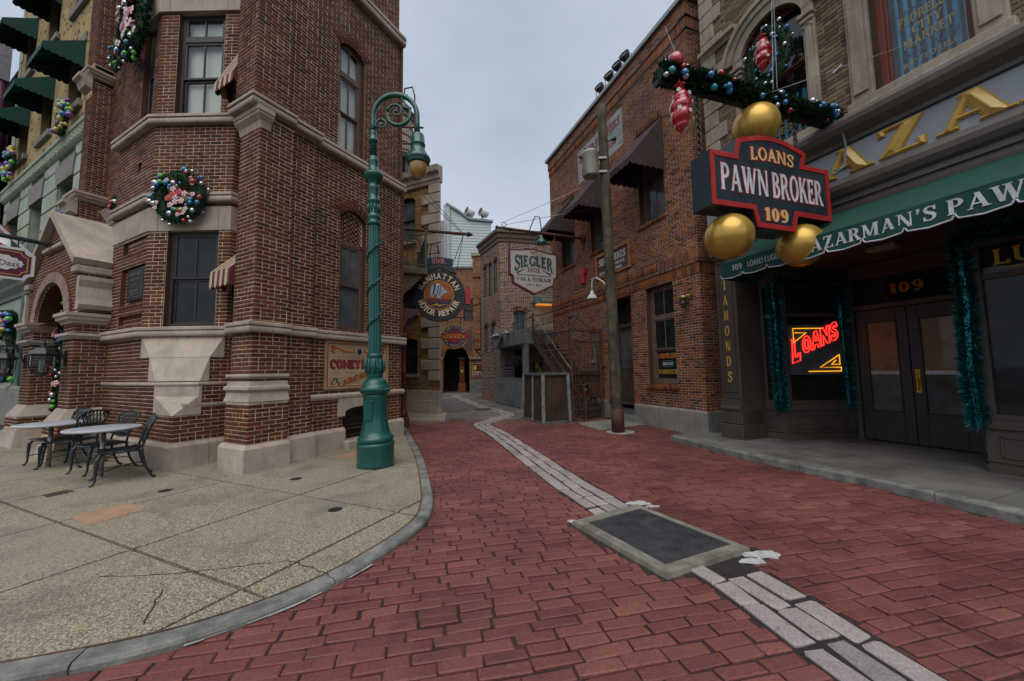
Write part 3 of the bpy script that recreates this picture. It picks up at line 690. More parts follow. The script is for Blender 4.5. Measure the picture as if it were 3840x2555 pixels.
# pale stone strip: three rows of setts along the middle
M_SETT = brickmat('pale_sett', [(0, (.33, .28, .275)), (.5, (.42, .36, .35)), (1, (.27, .235, .235))], rough=.75, grime=.3, bmp=.6, big=1.6, chips=(.12, .10, .10))
sb = MB(); 
for i in range(len(STRIP) - 1): sb.add([(*STRIPL[i], -.004), (*STRIPR[i], -.004), (*STRIPR[i + 1], -.004), (*STRIPL[i + 1], -.004)], [(0, 1, 2, 3)])
strip = sb.build('paving_strip', mat('strip_bed', (.022, .017, .016), .95, var=.4, bmp=.4)); tag(strip, 'pale stone sett strip running along the middle of the red brick road', 'paving strip', kind='structure')
cum = [0.]
for i in range(len(STRIP) - 1): cum.append(cum[-1] + float(np.linalg.norm(STRIP[i + 1] - STRIP[i])))
def along(s):
    for i in range(len(cum) - 1):
        if cum[i] <= s <= cum[i + 1]:
            t = (s - cum[i]) / (cum[i + 1] - cum[i]); return STRIP[i] * (1 - t) + STRIP[i + 1] * t, unit(STRIP[i + 1] - STRIP[i])
    return STRIP[-1], unit(STRIP[-1] - STRIP[-2])
for row in range(3):
    s = rr.uniform(0, .3)
    while s < cum[-1] - .5:
        l = rr.uniform(.28, .42) * (1 if s < 14 else 1.3); p, d = along(s + l / 2); n = np.array([-d[1], d[0]]); p = p + n * (row - 1) * .183; s += l
        if pip(p, GRATEX) or near_px(p) is None: continue
        V, F = cobble(l - .032, .154, .016, -.03, .018, .014, rnd=rr); m = MB(); m.add(V, F); me = m.mesh('sett', M_SETT)
        link('sett', me, strip, Matrix.Translation((p[0], p[1], rr.uniform(-.004, .004))) @ Matrix.Rotation(math.atan2(d[1], d[0]) + rr.gauss(0, .02), 4, 'Z'))
# drain grating in a concrete frame
gr = empty('drain_grating', (1.32, 3.86, 0), 0, 'square black mesh drain grating in a concrete frame in the brick road', 'drain grating'); GO = np.array([1.32, 3.86])
G4 = [np.array(q) - GO for q in GRATE]; inn = [q * .80 + np.array([.02, .0]) for q in G4]
m = MB(); out = [q * 1.0 for q in G4]
for i in range(4):
    j = (i + 1) % 4; a, b, c, d = out[i], out[j], inn[j], inn[i]; cc = [a * .985 + d * .015, b * .985 + c * .015, c * .985 + b * .015, d * .985 + a * .015]
    q = [(a + (d - a) * .0), b, c, d]; tp = [a * .9 + d * .1, b * .9 + c * .1, c, d]
    m.add([(*v, -.02) for v in q] + [(*v, .036) for v in tp], [(4, 5, 6, 7), (0, 1, 5, 4), (1, 2, 6, 5), (2, 3, 7, 6), (3, 0, 4, 7)])
m.build('frame', mat('frame_concrete', (.22, .205, .165), .9, var=.35, scale=5, fine=90, bmp=.6, stain=(.07, .062, .05)), gr)
m = MB(); m.add([(*v, .012) for v in inn], [(0, 1, 2, 3)]); m.build('pit', M_BLACK, gr)
m = MB(); nn = 46
for i in range(1, nn):
    t = i / nn; a = inn[0] * (1 - t) + inn[1] * t; b = inn[3] * (1 - t) + inn[2] * t; m.bar((*a, .028), (*b, .028), .007, .012)
    a = inn[1] * (1 - t) + inn[2] * t; b = inn[0] * (1 - t) + inn[3] * t; m.bar((*a, .025), (*b, .025), .007, .012)
m.build('mesh', mat('grating_iron', (.085, .082, .095), .55, metal=.3, var=.3, bmp=.2), gr)
mp_ = mat('mortar_patch', (.44, .45, .45), .9, var=.2, scale=12, bmp=.4)
for k, (cx, cy, sz) in enumerate([(2.12, 3.42, .13), (1.98, 3.31, .08), (1.5, 4.72, .12), (1.62, 4.6, .06), (.62, 4.2, .05)]):
    n = 18; pts = [(cx + sz * rr.uniform(.45, 1.1) * math.cos(a) * 1.5, cy + sz * rr.uniform(.4, 1.) * math.sin(a) * .7) for a in [2 * math.pi * i / n for i in range(n)]]
    c = (cx, cy); m = MB(); m.add([(*c, .026)] + [(c[0] + (x - c[0]) * .8, c[1] + (y - c[1]) * .8, .022) for x, y in pts] + [(*q, .004) for q in pts], [(0, 1 + i, 1 + (i + 1) % n) for i in range(n)] + [(1 + i, 1 + n + i, 1 + n + (i + 1) % n, 1 + (i + 1) % n) for i in range(n)])
    tag(m.build('mortar_patch', mp_), ['largest pale mortar smear beside the corner of the drain grating', 'small mortar smear between the setts and the drain grating', 'mortar smear at the far corner of the drain grating', 'tiny mortar spot beyond the far corner of the drain grating', 'tiny mortar spot at the left corner of the drain grating'][k], 'mortar patch')
# left sidewalk of aggregate slabs inside the curved kerb
def aggmat():
    m, t, p = _new('aggregate_slab'); P = N(t, 'ShaderNodeNewGeometry').outputs['Position']
    v = N(t, 'ShaderNodeTexVoronoi', Scale=75.); t.links.new(P, v.inputs['Vector'])
    peb = ramp(t, v.outputs['Color'], [(0, (.18, .135, .085)), (.35, (.38, .325, .225)), (.6, (.53, .46, .325)), (.85, (.26, .23, .185)), (1, (.70, .65, .55))])
    gap = ramp(t, v.outputs['Distance'], [(.35, 1.), (.65, .42)]); c = mixc(t, 1., peb, gap, 'MULTIPLY')
    sm = noise(t, P, .5, 4, .6); c = mixc(t, ramp(t, sm, [(.42, 0.), (.62, .42)]), c, (.27, .24, .19))
    w = noise(t, P, 1.3, 6, .65, .6); c = mixc(t, ramp(t, w, [(.5, 0.), (.72, .6)]), c, (.075, .066, .055))
    t.links.new(c, p.inputs['Base Color']); p.inputs['Roughness'].default_value = .8; bump(t, p, v.outputs['Distance'], -.5, .006); return m
M_AGG = aggmat()
CIN = offset(CURB, .0); INNER = offset(CURB, -.145)
SIDE = [tuple(p) for p in INNER] + [(-20, 0), (-20, 22), (-6, 18)]
SIDE = SIDE[::-1]
KS = 1.047; IC = np.array([-3.32, 3.43]) * KS; av = np.array([math.sin(R(24.5)), math.cos(R(24.5))]); bv = np.array([av[1], -av[0]])
bed = MB(); bed.add([(*p, .012) for p in SIDE], [tuple(range(len(SIDE)))])
side = bed.build('sidewalk', mat('joint_dirt', (.03, .025, .02), .95, var=.4, bmp=.4)); tag(side, 'pale aggregate concrete sidewalk wrapping the brick corner building', 'sidewalk', kind='structure')
for i in range(-4, 6):
    for j in range(-9, 4):
        c = [IC + av * (1.64 * i + (1.64 if a else 0)) + bv * (1.62 * j + (1.62 if b else 0)) for a, b in ((0, 0), (0, 1), (1, 1), (1, 0))]
        cen = sum(c) / 4; c = [cen + (q - cen) * .980 for q in c]
        poly = SIDE
        for k in range(4):
            poly = clip(poly, tuple(c[k]), tuple(c[(k + 1) % 4]))
            if len(poly) < 3: break
        if len(poly) < 3: continue
        if not any((lambda q: q and -200 < q[0] < 3900 and q[1] < 2700)(inframe((*q, .06))) for q in poly): continue
        ctr = np.mean(np.array(poly), 0); top = [tuple(np.array(q) + (ctr - np.array(q)) / max(.05, np.linalg.norm(ctr - np.array(q))) * .006) for q in poly]
        m2 = MB(); dz = rr.uniform(-.0015, .0015); m2.zprism(poly, -.02, .056 + dz); n = len(poly)
        m2.add([(*q, .056 + dz) for q in poly] + [(*q, .060 + dz) for q in top], [tuple(range(n, 2 * n))] + [(a, (a + 1) % n, n + (a + 1) % n, n + a) for a in range(n)])
        m2.f.pop(1); m2.m.pop(1); m2.smf.pop(1)
        m2.build('slab', M_AGG, side)
def patch(name, pts, z, h, material, label, cat):
    m = MB(); pts = [(x * KS, y * KS) for x, y in pts] if z > .1 else pts; z = z - .07 if z > .1 else z; m.zprism(pts, z, z + h); return tag(m.build(name, material), label, cat)
M_TERRA = mat('terracotta_patch', (.37, .225, .135), .85, var=.2, scale=5, fine=80, bmp=.3)
patch('paving_patch', [(-4.77, 4.21), (-4.3, 3.96), (-4.15, 4.38), (-4.53, 4.63)], .126, .008, M_TERRA, 'tan filled patch in the grey sidewalk in front of the cafe chairs', 'paving patch')
patch('paving_patch', [(-3.25, 6.78), (-2.75, 6.9), (-2.5, 8.1), (-2.72, 8.6)], .126, .008, M_TERRA, 'tan filled patch beside the green lamp post and arcade sign wall', 'paving patch')
patch('access_plate', [(-6.05, 4.99), (-5.84, 4.89), (-5.76, 5.13), (-5.96, 5.2)], .126, .007, mat('dark_plate', (.05, .035, .028), .8), 'dark rectangular access plate in the sidewalk before the chairs', 'access plate')
for k, (x, y) in enumerate([(-3.113, 5.563), (-1.972, 4.311), (-4.556, 5.098)]):
    m = MB(); m.lathe([(.078, .056), (.078, .065), (.055, .067), (.05, .065), (.0, .066)], 20, Matrix.Translation((x * KS, y * KS, 0))); m2 = m.build('drain_cover', M_IRON)
    tag(m2, ['round iron cover in the sidewalk before the brick pier', 'round iron cover nearest the curved kerb end', 'round iron cover in front of the bay corner'][k], 'drain cover')
def kerb(name, path, width, h, material, label, seglen=1.25, rev=True):
    ko = None; s = 0; i0 = 0; segs = []; acc = 0
    for i in range(1, len(path)):
        acc += float(np.linalg.norm(path[i] - path[i - 1]))
        if acc > seglen or i == len(path) - 1: segs.append((i0, i)); i0 = i; acc = 0
    root = empty(name, (0, 0, 0), 0, label, 'kerb'); root['kind'] = 'structure'
    for a, b in segs:
        P = [path[i].copy() for i in range(a, b + 1)]; P[0] = P[0] + unit(P[1] - P[0]) * .005; P[-1] = P[-1] - unit(P[-1] - P[-2]) * .005
        if not any(inframe((*q, .1)) for q in P): continue
        r_ = .018; h0 = h; h = h0 + rr.uniform(-.004, .004); prof = [(-width, -.05), (0, -.05), (.004, h - r_ * 1.4), (-.006, h - r_ * .4), (-r_, h), (-width, h)]
        # path runs far->near with the walk on one side: outward is to the right of travel
        m = MB(); m.sweep(P[::-1] if rev else P, prof); m.build('kerb_stone', material, root); h = h0
    return root
M_KERB = mat('kerb_granite', (.20, .20, .185), .8, var=.45, scale=6, fine=60, bmp=.7, stain=(.075, .072, .064))

kerb('kerb', CURB, .135, .059, M_KERB, 'curved grey granite kerb round the left sidewalk')
kerb('kerb', SCURB, .17, .118, M_KERB, 'straight granite kerb in front of the pawn shop', rev=False)
# dark expansion gap and concrete walk before the shop
M_WALK = mat('shop_concrete', (.19, .18, .165), .8, var=.3, scale=1.6, fine=60, bmp=.3, stain=(.06, .052, .045))
sin_ = offset(SCURB, .16); SW = [tuple(p) for p in sin_] + [(14, -2), (14, 10), (6, 11), (4.5, 9.2), (4.1, 9.1)]
bed = MB(); bed.add([(*p, .06) for p in SW], [tuple(range(len(SW)))]); sw = bed.build('sidewalk', MATS['joint_dirt']); tag(sw, 'worn grey concrete walk along the front of the pawn shop', 'sidewalk', kind='structure')
c0 = np.array([4.0, 8.9]); e = np.array([math.sin(R(158)), math.cos(R(158))]); f_ = np.array([-e[1], e[0]])
for i in range(6):
    for j in range(2):
        c = [c0 + e * (1.9 * i - 1. + 1.9 * a) + f_ * (-1.2 + 2.35 * j + 2.35 * b) for a, b in ((0, 0), (1, 0), (1, 1), (0, 1))]; cen = sum(c) / 4; c = [cen + (q - cen) * .995 for q in c]; poly = SW
        for k in range(4):
            poly = clip(poly, tuple(c[k]), tuple(c[(k + 1) % 4]))
            if len(poly) < 3: break
        if len(poly) >= 3: m = MB(); m.zprism(poly, .03, .115 + rr.uniform(-.002, .002)); m.build('slab', M_WALK, sw)
patch('concrete_pad', [(1.95, 11.7), (2.3, 10.3), (3.27, 10.87), (3.75, 11.2), (3.5, 12.6)], -.01, .03, M_CONC, 'worn concrete pad at the foot of the rusty stair', 'concrete pad')
n = 20; patch('pole_footing', [(2.75 + .36 * math.cos(2 * math.pi * k / n), 9.95 + .33 * math.sin(2 * math.pi * k / n)) for k in range(n)], -.01, .035, mat('footing', (.33, .36, .32), .9, bmp=.3), 'round pale concrete footing of the wooden utility pole', 'footing')
patch('alley_drain', [(-1.73, 16.65), (-1.48, 15.95), (-.85, 16.18), (-1.1, 16.91)], -.01, .035, mat('alley_drain', (.06, .06, .06), .7), 'dark drain plate in the grey alley paving', 'drain')
patch('stone_step', [(-3.9, 12.75), (-2.2, 12.35), (-2.55, 14.9), (-5.2, 16)], -.01, .07, M_STONE2, 'low stone step under the tan brick corner building', 'step')

# rusty steel edge between slabs and kerb, pale caulk at the kerb foot
for k, (a, b, o0, o1, z, mt, nm, lb) in enumerate(((0, len(CURB) - 1, -.150, -.134, .0625, mat('rust_edge', (.11, .052, .03), .9, var=.4, scale=12, bmp=.3), 'steel_edging', 'thin rusty steel edging along the inside of the curved kerb'), (36, 47, .002, .035, .018, mat('caulk', (.33, .35, .35), .9, var=.3, scale=10, bmp=.3), 'caulk_line', 'pale caulk line at the foot of the curved kerb'))):
    P0, P1 = offset(CURB, o0), offset(CURB, o1); m = MB()
    for i in range(a, b): w0 = 1 if k == 0 else .45 + .3 * math.sin(i * 1.1); m.add([(*P0[i], z), (*(P0[i] + (P1[i] - P0[i]) * w0), z), (*(P0[i + 1] + (P1[i + 1] - P0[i + 1]) * w0), z), (*P0[i + 1], z)], [(0, 1, 2, 3)])
    tag(m.build(nm, mt), lb, 'edging')
M_CRK = mat('crack_dirt', (.03, .026, .02), .95, var=.4, bmp=.2)
for k, (pts, w) in enumerate((([(-3.11, 2.98), (-2.83, 2.98), (-2.51, 3.02), (-2.18, 3.09), (-1.85, 3.17), (-1.62, 3.08), (-1.38, 2.95)], .012), ([(-2.48, 2.8), (-2.32, 2.53), (-2.25, 2.43)], .013))):
    P = catmull(pts, 6); P = [p * KS + np.array([rr.gauss(0, .006), rr.gauss(0, .006)]) for p in P]; q = _strip([tuple(p) for p in P], [w * rr.uniform(.35, 1.2) for _ in P]); n = len(P); m = MB()
    m.add([(*v, .0625) for v in q], [(i, i + 1, 2 * n - 2 - i, 2 * n - 1 - i) for i in range(n - 1)])
    tag(m.build('pavement_crack', M_CRK), ['long wandering crack across the slabs near the curved kerb', 'short dark crack in the slab at the lower left kerb'][k], 'crack')
# ---------------------------------------------------------------- corner building of red brick (frame: x along the arcade wall, y into the block)
AX, AY, AH = -5.49, 6.20, 28.
FA = Matrix.Translation((AX * KS, AY * KS, CAM_H - CAM_H * KS)) @ Matrix.Rotation(R(90 - AH), 4, 'Z') @ Matrix.Diagonal((KS, KS, KS, 1))
A = empty('corner_building', M=FA, label='tall red brick corner building with limestone bands, canted bay and projecting pier', cat='building')
def wallset(root, mort, brick, faces, cap=300, name='wall', deep=.22, **kw):
    """faces: list of dict(p0,p1,z0,z1,holes); returns the wall part after laying all bricks"""
    mb = MB()
    for f in faces:
        mb.mi = 0; panel(mb, f['p0'], f['p1'], f['z0'], f['z1'], f.get('holes', ()), f.get('deep', deep))
    w = mb.build(name, [mort, mat('reveal_brick', (.10, .036, .02), .9, var=.35, scale=14, bmp=.3)], root); B = Bricks(w, root, brick, cap)
    for f in faces:
        k = dict(kw); k.update(f.get('kw', {}))
        if not f.get('plain'): brickface(B, f['p0'], f['p1'], f['z0'], f['z1'], f.get('holes', ()), **k)
        for a in f.get('arches', ()): voussoirs(B, f['p0'], f['p1'], **a)
    return w, B
PL0, PL1 = (0, 3.45), (0, 0)
CH0, CH1 = (0, 1.35), (.70, 0)
hc1 = dict(u0=.36, u1=1.31, z0=2.5, z1=4.31); hc2 = dict(u0=.34, u1=1.24, z0=6.5, z1=8.66)
hrec = [dict(u0=.49, u1=1.58, z0=4.0, z1=4.25, deep=.07), dict(u0=.49, u1=1.58, z0=2.98, z1=3.72, deep=.07), dict(u0=.49, u1=1.58, z0=2.6, z1=2.78, deep=.07)]
hhole = dict(u0=.95, u1=1.12, z0=5.6, z1=5.8, deep=.2); hnw = dict(u0=.9, u1=1.45, z0=6.55, z1=8.66)
hw1 = dict(u0=.60, u1=1.26, z0=2.5, z1=5.06, rise=.16); hw2 = dict(u0=.52, u1=1.17, z0=6.27, z1=8.72, rise=.16); hb = dict(u0=.75, u1=1.6, z0=.33, z1=.95, rise=.1)
zo = .55
faces = [
    dict(p0=PL0, p1=PL1, z0=.5, z1=2.36, holes=[dict(u0=3.45 - a, u1=3.46, z0=b, z1=c, deep=.02) for a, b, c in ((.65, .98, 1.53), (.92, 1.53, 1.945), (1.29, 1.945, 2.4))]),
    dict(p0=(0, 0), p1=(2.2, 0), z0=.5, z1=2.36, holes=[dict(u0=-.01, u1=a, z0=b, z1=c, deep=.02) for a, b, c in ((.36, .98, 1.53), (.46, 1.53, 1.945), (.67, 1.945, 2.4))]),
    dict(p0=(0, 3.0), p1=CH0, z0=2.4, z1=4.3, holes=hrec), dict(p0=CH0, p1=CH1, z0=2.4, z1=4.3, holes=[hc1]), dict(p0=CH1, p1=(2.2, 0), z0=2.4, z1=4.3),
    dict(p0=(0, 3.0), p1=CH0, z0=4.7, z1=8.66, holes=[hhole, hnw]), dict(p0=CH0, p1=CH1, z0=4.7, z1=8.66, holes=[hc2]), dict(p0=CH1, p1=(2.2, 0), z0=4.7, z1=8.66),
    dict(p0=(0, 3.0), p1=CH0, z0=9.1, z1=12), dict(p0=CH0, p1=CH1, z0=9.1, z1=12), dict(p0=CH1, p1=(2.2, 0), z0=9.1, z1=12),
    dict(p0=(.92, 0), p1=(.92, -.72), z0=.5, z1=12),
    # pier, stepped twice, then the arcade wall
    dict(p0=(.47, -.70), p1=(.47, -1.30), z0=1.2, z1=5.9), dict(p0=(.47, -1.30), p1=(1.04, -1.30), z0=1.2, z1=5.98),
    dict(p0=(.42, -.70), p1=(.42, -1.36), z0=.5, z1=1.2), dict(p0=(.42, -1.36), p1=(1.04, -1.36), z0=.5, z1=1.2),
    dict(p0=(.37, -.70), p1=(.37, -1.30), z0=6.2, z1=12.5), dict(p0=(.37, -1.30), p1=(.95, -1.30), z0=6.2, z1=12.5),
    dict(p0=(1.04, -1.22), p1=(1.54, -1.22), z0=.5, z1=6.05), dict(p0=(.95, -1.22), p1=(1.52, -1.22), z0=6.2, z1=12.5),
    dict(p0=(1.54, -1.14), p1=(3.86, -1.14), z0=.5, z1=6.1, holes=[hw1, hb], arches=[dict(h=hw1, thick=.22, n=11)]),
    dict(p0=(1.52, -1.14), p1=(3.78, -1.14), z0=6.2, z1=9.9, holes=[hw2], arches=[dict(h=hw2, thick=.24, n=11)]),
    dict(p0=(1.52, -1.14), p1=(3.72, -1.14), z0=9.9, z1=13),
]
AW, AB = wallset(A, M_MORT_A, M_BRICK_A, faces, z_origin=zo)
# soldier lintels over the recessed panels, recess backs and herringbone tympanum
for h in hrec:
    h2 = dict(h); h2['z1'] = h['z0'] - .075
    voussoirs(AB, (0, 3.0), CH0, h2, .075, 14, .012, flat=True)
    brickface(AB, (.07, 3.0 - .49), (.07, 3.0 - 1.58), h['z0'], h['z1'], z_origin=zo)
hx = (1.54 + .60, -1.14 + .13)
o3 = np.array([1.54, -1.01, 0.]); X3 = np.array([1., 0, 0]); N3 = np.array([0, 1., 0]); Z3 = np.array([0, 0, 1.])
for i in range(9):
    for j in range(6):
        for s in (0, 1):
            u = .62 + .07 * i + (.035 if s else 0); z = 4.42 + .1 * j + (.05 if s else 0)
            hw = arch_half(hw1, z)
            if hw and abs(u - .93) < hw - .05: AB.one(o3, X3, N3, Z3, u, z, .115, .034, .01, .004, R(45 if (i + s) % 2 else -45))
AB.finish()
for a in (((0, 3.0), CH0, .45, 1.62, 2.55, 4.28, -.07, .09, 0), ((1.54, -1.14), (3.86, -1.14), .58, 1.28, 4.36, 5.08, -.132, .16, 0), ((0, 3.0), CH0, .9, 1.2, 5.55, 5.85, -.19, .24, 0)):
    facebox(MB(), *a).build('recess_back', M_MORT_A, A)
# body behind the skins so no light leaks through
m = MB(); m.zprism([(.5, 3.3), (.5, 1.5), (1.15, .5), (2.1, .5), (2.1, -.7), (3.6, -.7), (3.5, 4.), (.6, 4.6)], .1, 12.9); m.build('core', M_BLACK, A)
m = MB(); m.zprism([(.5, -.72), (.5, -1.22), (1.5, -1.1), (2.2, -1.0), (2.2, -.72)], .1, 12.4); m.build('core', M_MORT_A, A)
# plinth stones
PLH = .54
def stone_run(root, path, prof, cuts, name, material, gap=.004):
    """sweep a moulding along a path, cut at given path fractions into blocks"""
    for a, b in zip(cuts[:-1], cuts[1:]):
        def at(t): i = min(int(t), len(path) - 2); k = t - i; return np.array(path[i], float) * (1 - k) + np.array(path[i + 1], float) * k
        P = [at(a)] + [np.array(path[i], float) for i in range(int(a) + 1, int(math.ceil(b)))] + [at(b)]
        P[0] = P[0] + unit(P[1] - P[0]) * gap; P[-1] = P[-1] - unit(P[-1] - P[-2]) * gap
        m = MB(); m.sweep(P, prof); m.build(name, material, root)
pp = [(-.1, .10), (.07, .10), (.07, PLH - .06), (.02, PLH), (-.1, PLH)]
stone_run(A, [(0, 3.4), (0, 0), (2.0, 0)], pp, [0, .5, 1.25, 2], 'plinth_stone', M_STONE)
stone_run(A, [(.42, -.66), (.42, -1.36), (1.06, -1.36)], pp, [0, 2], 'plinth_stone', M_STONE)
m = MB(); m.sweep([(.97, -1.22), (1.6, -1.22)], [(-.1, .10), (.1, .10), (.1, PLH - .03), (.05, PLH + .03), (-.1, PLH + .03)]); m.build('plinth_stone', M_STONE, A)
for a, b in ((1.6, 2.3), (3.14, 3.9)): m = MB(); m.sweep([(a, -1.14), (b, -1.14)], [(-.1, .10), (.09, .10), (.09, PLH - .04), (.04, PLH + .02), (-.1, PLH + .02)]); m.build('plinth_stone', M_STONE, A)
m = MB(); m.bbox((2.24, -1.36, .10), (3.2, -.95, .30), .02); m.build('basement_sill', M_STONE, A)
# ledges: slab over a roll
def ledge(root, path, z, out=.12, material=M_STONE, h=.17, name='ledge', blocks=None):
    r = h * .30; roll = [(out * .72 + r * .55 * math.cos(a), z - h + r + r * math.sin(a)) for a in [R(-90 + 30 * k) for k in range(7)]]
    prof = [(-.08, z - h), (out * .45, z - h)] + roll + [(out * .72, z - h + 2 * r + .005), (out, z - h + 2 * r + .012), (out, z - .012), (out - .012, z), (-.08, z)]
    cuts = blocks or list(range(len(path))); stone_run(root, path, prof, [cuts[0], cuts[-1]] if not blocks else blocks, name, material, .002)
ledge(A, [(.0, 3.62), (0, 3.02), (0, 1.35), (.7, 0), (1.9, 0)], 2.50, .13)
ledge(A, [(0, 3.1), CH0, CH1, (1.9, 0)], 4.98, .12)
ledge(A, [(0, 3.1), CH0, CH1, (1.9, 0)], 6.50, .13)
ledge(A, [(.47, -.68), (.47, -1.30), (1.04, -1.30)], 2.47, .12); ledge(A, [(.98, -1.22), (1.58, -1.22)], 2.462, .128); ledge(A, [(1.55, -1.14), (3.95, -1.14)], 2.455, .11)
ledge(A, [(.40, -.68), (.40, -1.30), (1.0, -1.30)], 6.20, .15); ledge(A, [(.95, -1.22), (1.56, -1.22)], 6.212, .16); ledge(A, [(1.53, -1.14), (3.90, -1.14)], 6.23, .13, h=.19)
ledge(A, [(1.53, -1.14), (3.82, -1.14)], 10.05, .16, h=.24)
# corbel block under the upper pier
m = MB(); m.sweep([(.47, -.68), (.47, -1.318), (.62, -1.318)], [(-.1, 5.72), (.0, 5.72), (.03, 5.83), (.10, 5.90), (.10, 5.93), (.12, 5.95), (.12, 6.03), (-.1, 6.03)]); m.build('corbel', M_STONE, A)
m = MB(); m.sweep([(0, 3.2), (0, 2.9)], [(-.1, 4.75), (.05, 4.75), (.2, 5.0), (-.1, 5.0)]); m.build('corbel', M_STONE, A)
# pier: sloped water table, rolled moulding, string
m = MB(); m.sweep([(.42, -.66), (.42, -1.36), (1.05, -1.36)], [(-.1, 1.20), (.02, 1.20), (-.03, 1.36), (-.1, 1.36)]); m.build('water_table', M_STONE, A)
m = MB(); m.sweep([(.44, -.66), (.44, -1.33), (1.05, -1.33)], [(-.1, 1.36), (.02, 1.36), (.05, 1.39), (.045, 1.43), (0, 1.45), (-.015, 1.52), (-.1, 1.53)]); m.build('moulding', M_STONE, A)
m = MB(); m.sweep([(.47, -.66), (.47, -1.30), (1.05, -1.30)], [(-.1, 1.575), (.04, 1.575), (.055, 1.60), (.05, 1.635), (-.1, 1.645)]); m.build('string', M_STONE, A)
st = [(-.1, 1.455), (.03, 1.455), (.05, 1.48), (.045, 1.515), (-.1, 1.53)]
m = MB(); m.sweep([(0, 3.5), (0, .62), (.33, 0), (2.0, 0)], st); m.build('string', M_STONE, A)
m = MB(); m.sweep([(.12, 0), (2.0, 0)], [(-.1, 1.10), (.02, 1.10), (.03, 1.13), (.02, 1.16), (-.1, 1.165)]); m.build('string', M_STONE2, A)
sg = [(-.1, 1.12), (.05, 1.12), (.08, 1.16), (.085, 1.20), (.05, 1.235), (-.1, 1.25)]
m = MB(); m.sweep([(1.55, -1.14), (2.14, -1.14), (2.24, -1.14), (3.1, -1.14), (3.93, -1.14)], sg); m.build('string', M_STONE, A)
# stone lintel over the basement window
m = MB(); n = 12; c = (hb['u0'] + hb['u1']) / 2; w2 = (hb['u1'] - hb['u0']) / 2
pts = [(.62, 1.12), (.62, .78), (hb['u0'], .78)] + [(c + w2 * math.sin(a), .85 + .1 * math.cos(a) ** 1) for a in [R(-90 + 180 * k / n) for k in range(n + 1)]] + [(hb['u1'], .78), (1.75, .78), (1.75, 1.12)]
m.prism(pts, lambda a, b: (1.54 + a, -1.22, b), lambda a, b: (1.54 + a, -1.10, b)); m.build('lintel', M_STONE, A)
sash_window(A, (1.54, -1.14), (3.86, -1.14), dict(u0=.75, u1=1.6, z0=.33, z1=.95), M_DKFRAME, M_GLASS, deep=.16, name='basement_window', cols=(1, 1), split=.3)
# stone bands over the bay windows
band = [(-.1, 4.29), (.03, 4.29), (.03, 4.735), (-.1, 4.735)]
stone_run(A, [(0, 3.02), CH0, CH1, (1.9, 0)], band, [0, 1.12, 1.86, 3], 'band_stone', M_STONE)
stone_run(A, [(0, 3.02), CH0, CH1, (1.9, 0)], [(-.1, 8.63), (.05, 8.63), (.05, 9.12), (-.1, 9.12)], [0, 1.12, 1.86, 3], 'band_stone', M_STONE)
ledge(A, [(0, 3.1), CH0, CH1, (1.9, 0)], 9.35, .2, h=.24)
# corner stones that turn the square foot into the canted bay
def broach(z0, z1, vt, ut, vb, ub, ve, ue, o=.025):
    zt, zb = z1, z0; V = [(-o, vt, zt), (ut, -o, zt), (ub, -o, zb), (-o, vb, zb), (-o, ve, zt), (-o, ve, zb), (ue, -o, zt), (ue, -o, zb), (.3, ve, zt), (.3, ve, zb), (ue, .3, zt), (ue, .3, zb)]
    m = MB(); m.add(V, [(0, 3, 2, 1), (4, 5, 3, 0), (1, 2, 7, 6), (4, 0, 1, 6, 10, 8), (5, 9, 11, 7, 2, 3), (8, 9, 5, 4), (6, 7, 11, 10)]); return m
broach(1.945, 2.34, 1.30, .68, .92, .46, 1.30, .68).build('corner_stone', M_STONE, A)
broach(1.535, 1.94, .92, .46, .62, .33, .93, .465).build('corner_stone', M_STONE, A)
broach(1.28, 1.455, .62, .33, .62, .33, .66, .37).build('corner_stone', M_STONE, A)
broach(.98, 1.279, .62, .33, -.02, -.02, .66, .37).build('corner_stone', M_STONE, A)
# far-left corner of the bay: tapered stone fins seen edge-on
m = MB()
for z0, z1, a, b in ((1.95, 2.34, .0, .12), (1.53, 1.94, .12, .22), (.55, 1.46, .2, .42)):
    m.add([(-.03, 3.42 - a * .2, z1), (-.03, 3.42, z0), (-.03, 3.42 + b, z0), (.3, 3.5, z1), (.3, 3.5 + b, z0)], [(0, 1, 2), (0, 2, 4, 3)])
m.build('corner_stone', M_STONE, A)
# windows
sash_window(A, CH0, CH1, hc1, M_DKFRAME, M_GLASS, deep=.12, fw=.07)
w = sash_window(A, CH0, CH1, hc2, M_DKFRAME, M_GLASSC, deep=.12, fw=.07, transom=8.12, back=M_BLIND)
# crossed planks behind the upper bay glass stand in for reflected wooden beams
m = MB(); FM = faceM(CH0, CH1)
for a, b in (((.42, 7.05), (1.15, 7.55)), ((.42, 7.72), (1.0, 8.0)), ((.55, 6.75), (1.15, 6.95)), ((.75, 6.9), (1.15, 7.75))):
    m.bar(tuple(FM @ Vector((a[0], .24, a[1]))), tuple(FM @ Vector((b[0], .24, b[1]))), .01, .13)
m.build('lattice', mat('reflected_beam', (.36, .30, .17), .8), w)
sash_window(A, (0, 3.0), CH0, hnw, M_DKFRAME, M_GLASSG, deep=.14, fw=.06)
sash_window(A, (1.54, -1.14), (3.86, -1.14), dict(u0=.60, u1=1.26, z0=2.5, z1=4.36), M_BRFRAME, M_GLASSG, deep=.14, fw=.08)
m = MB(); facebox(m, (1.54, -1.14), (3.86, -1.14), .60, 1.26, 4.30, 4.38, -.10, .2); m.build('window_head', M_BRFRAME, A)
sash_window(A, (1.52, -1.14), (3.78, -1.14), dict(u0=.52, u1=1.17, z0=6.27, z1=8.74), M_BRFRAME, M_GLASSC, deep=.15, fw=.08, transom=8.0, back=M_BLIND)
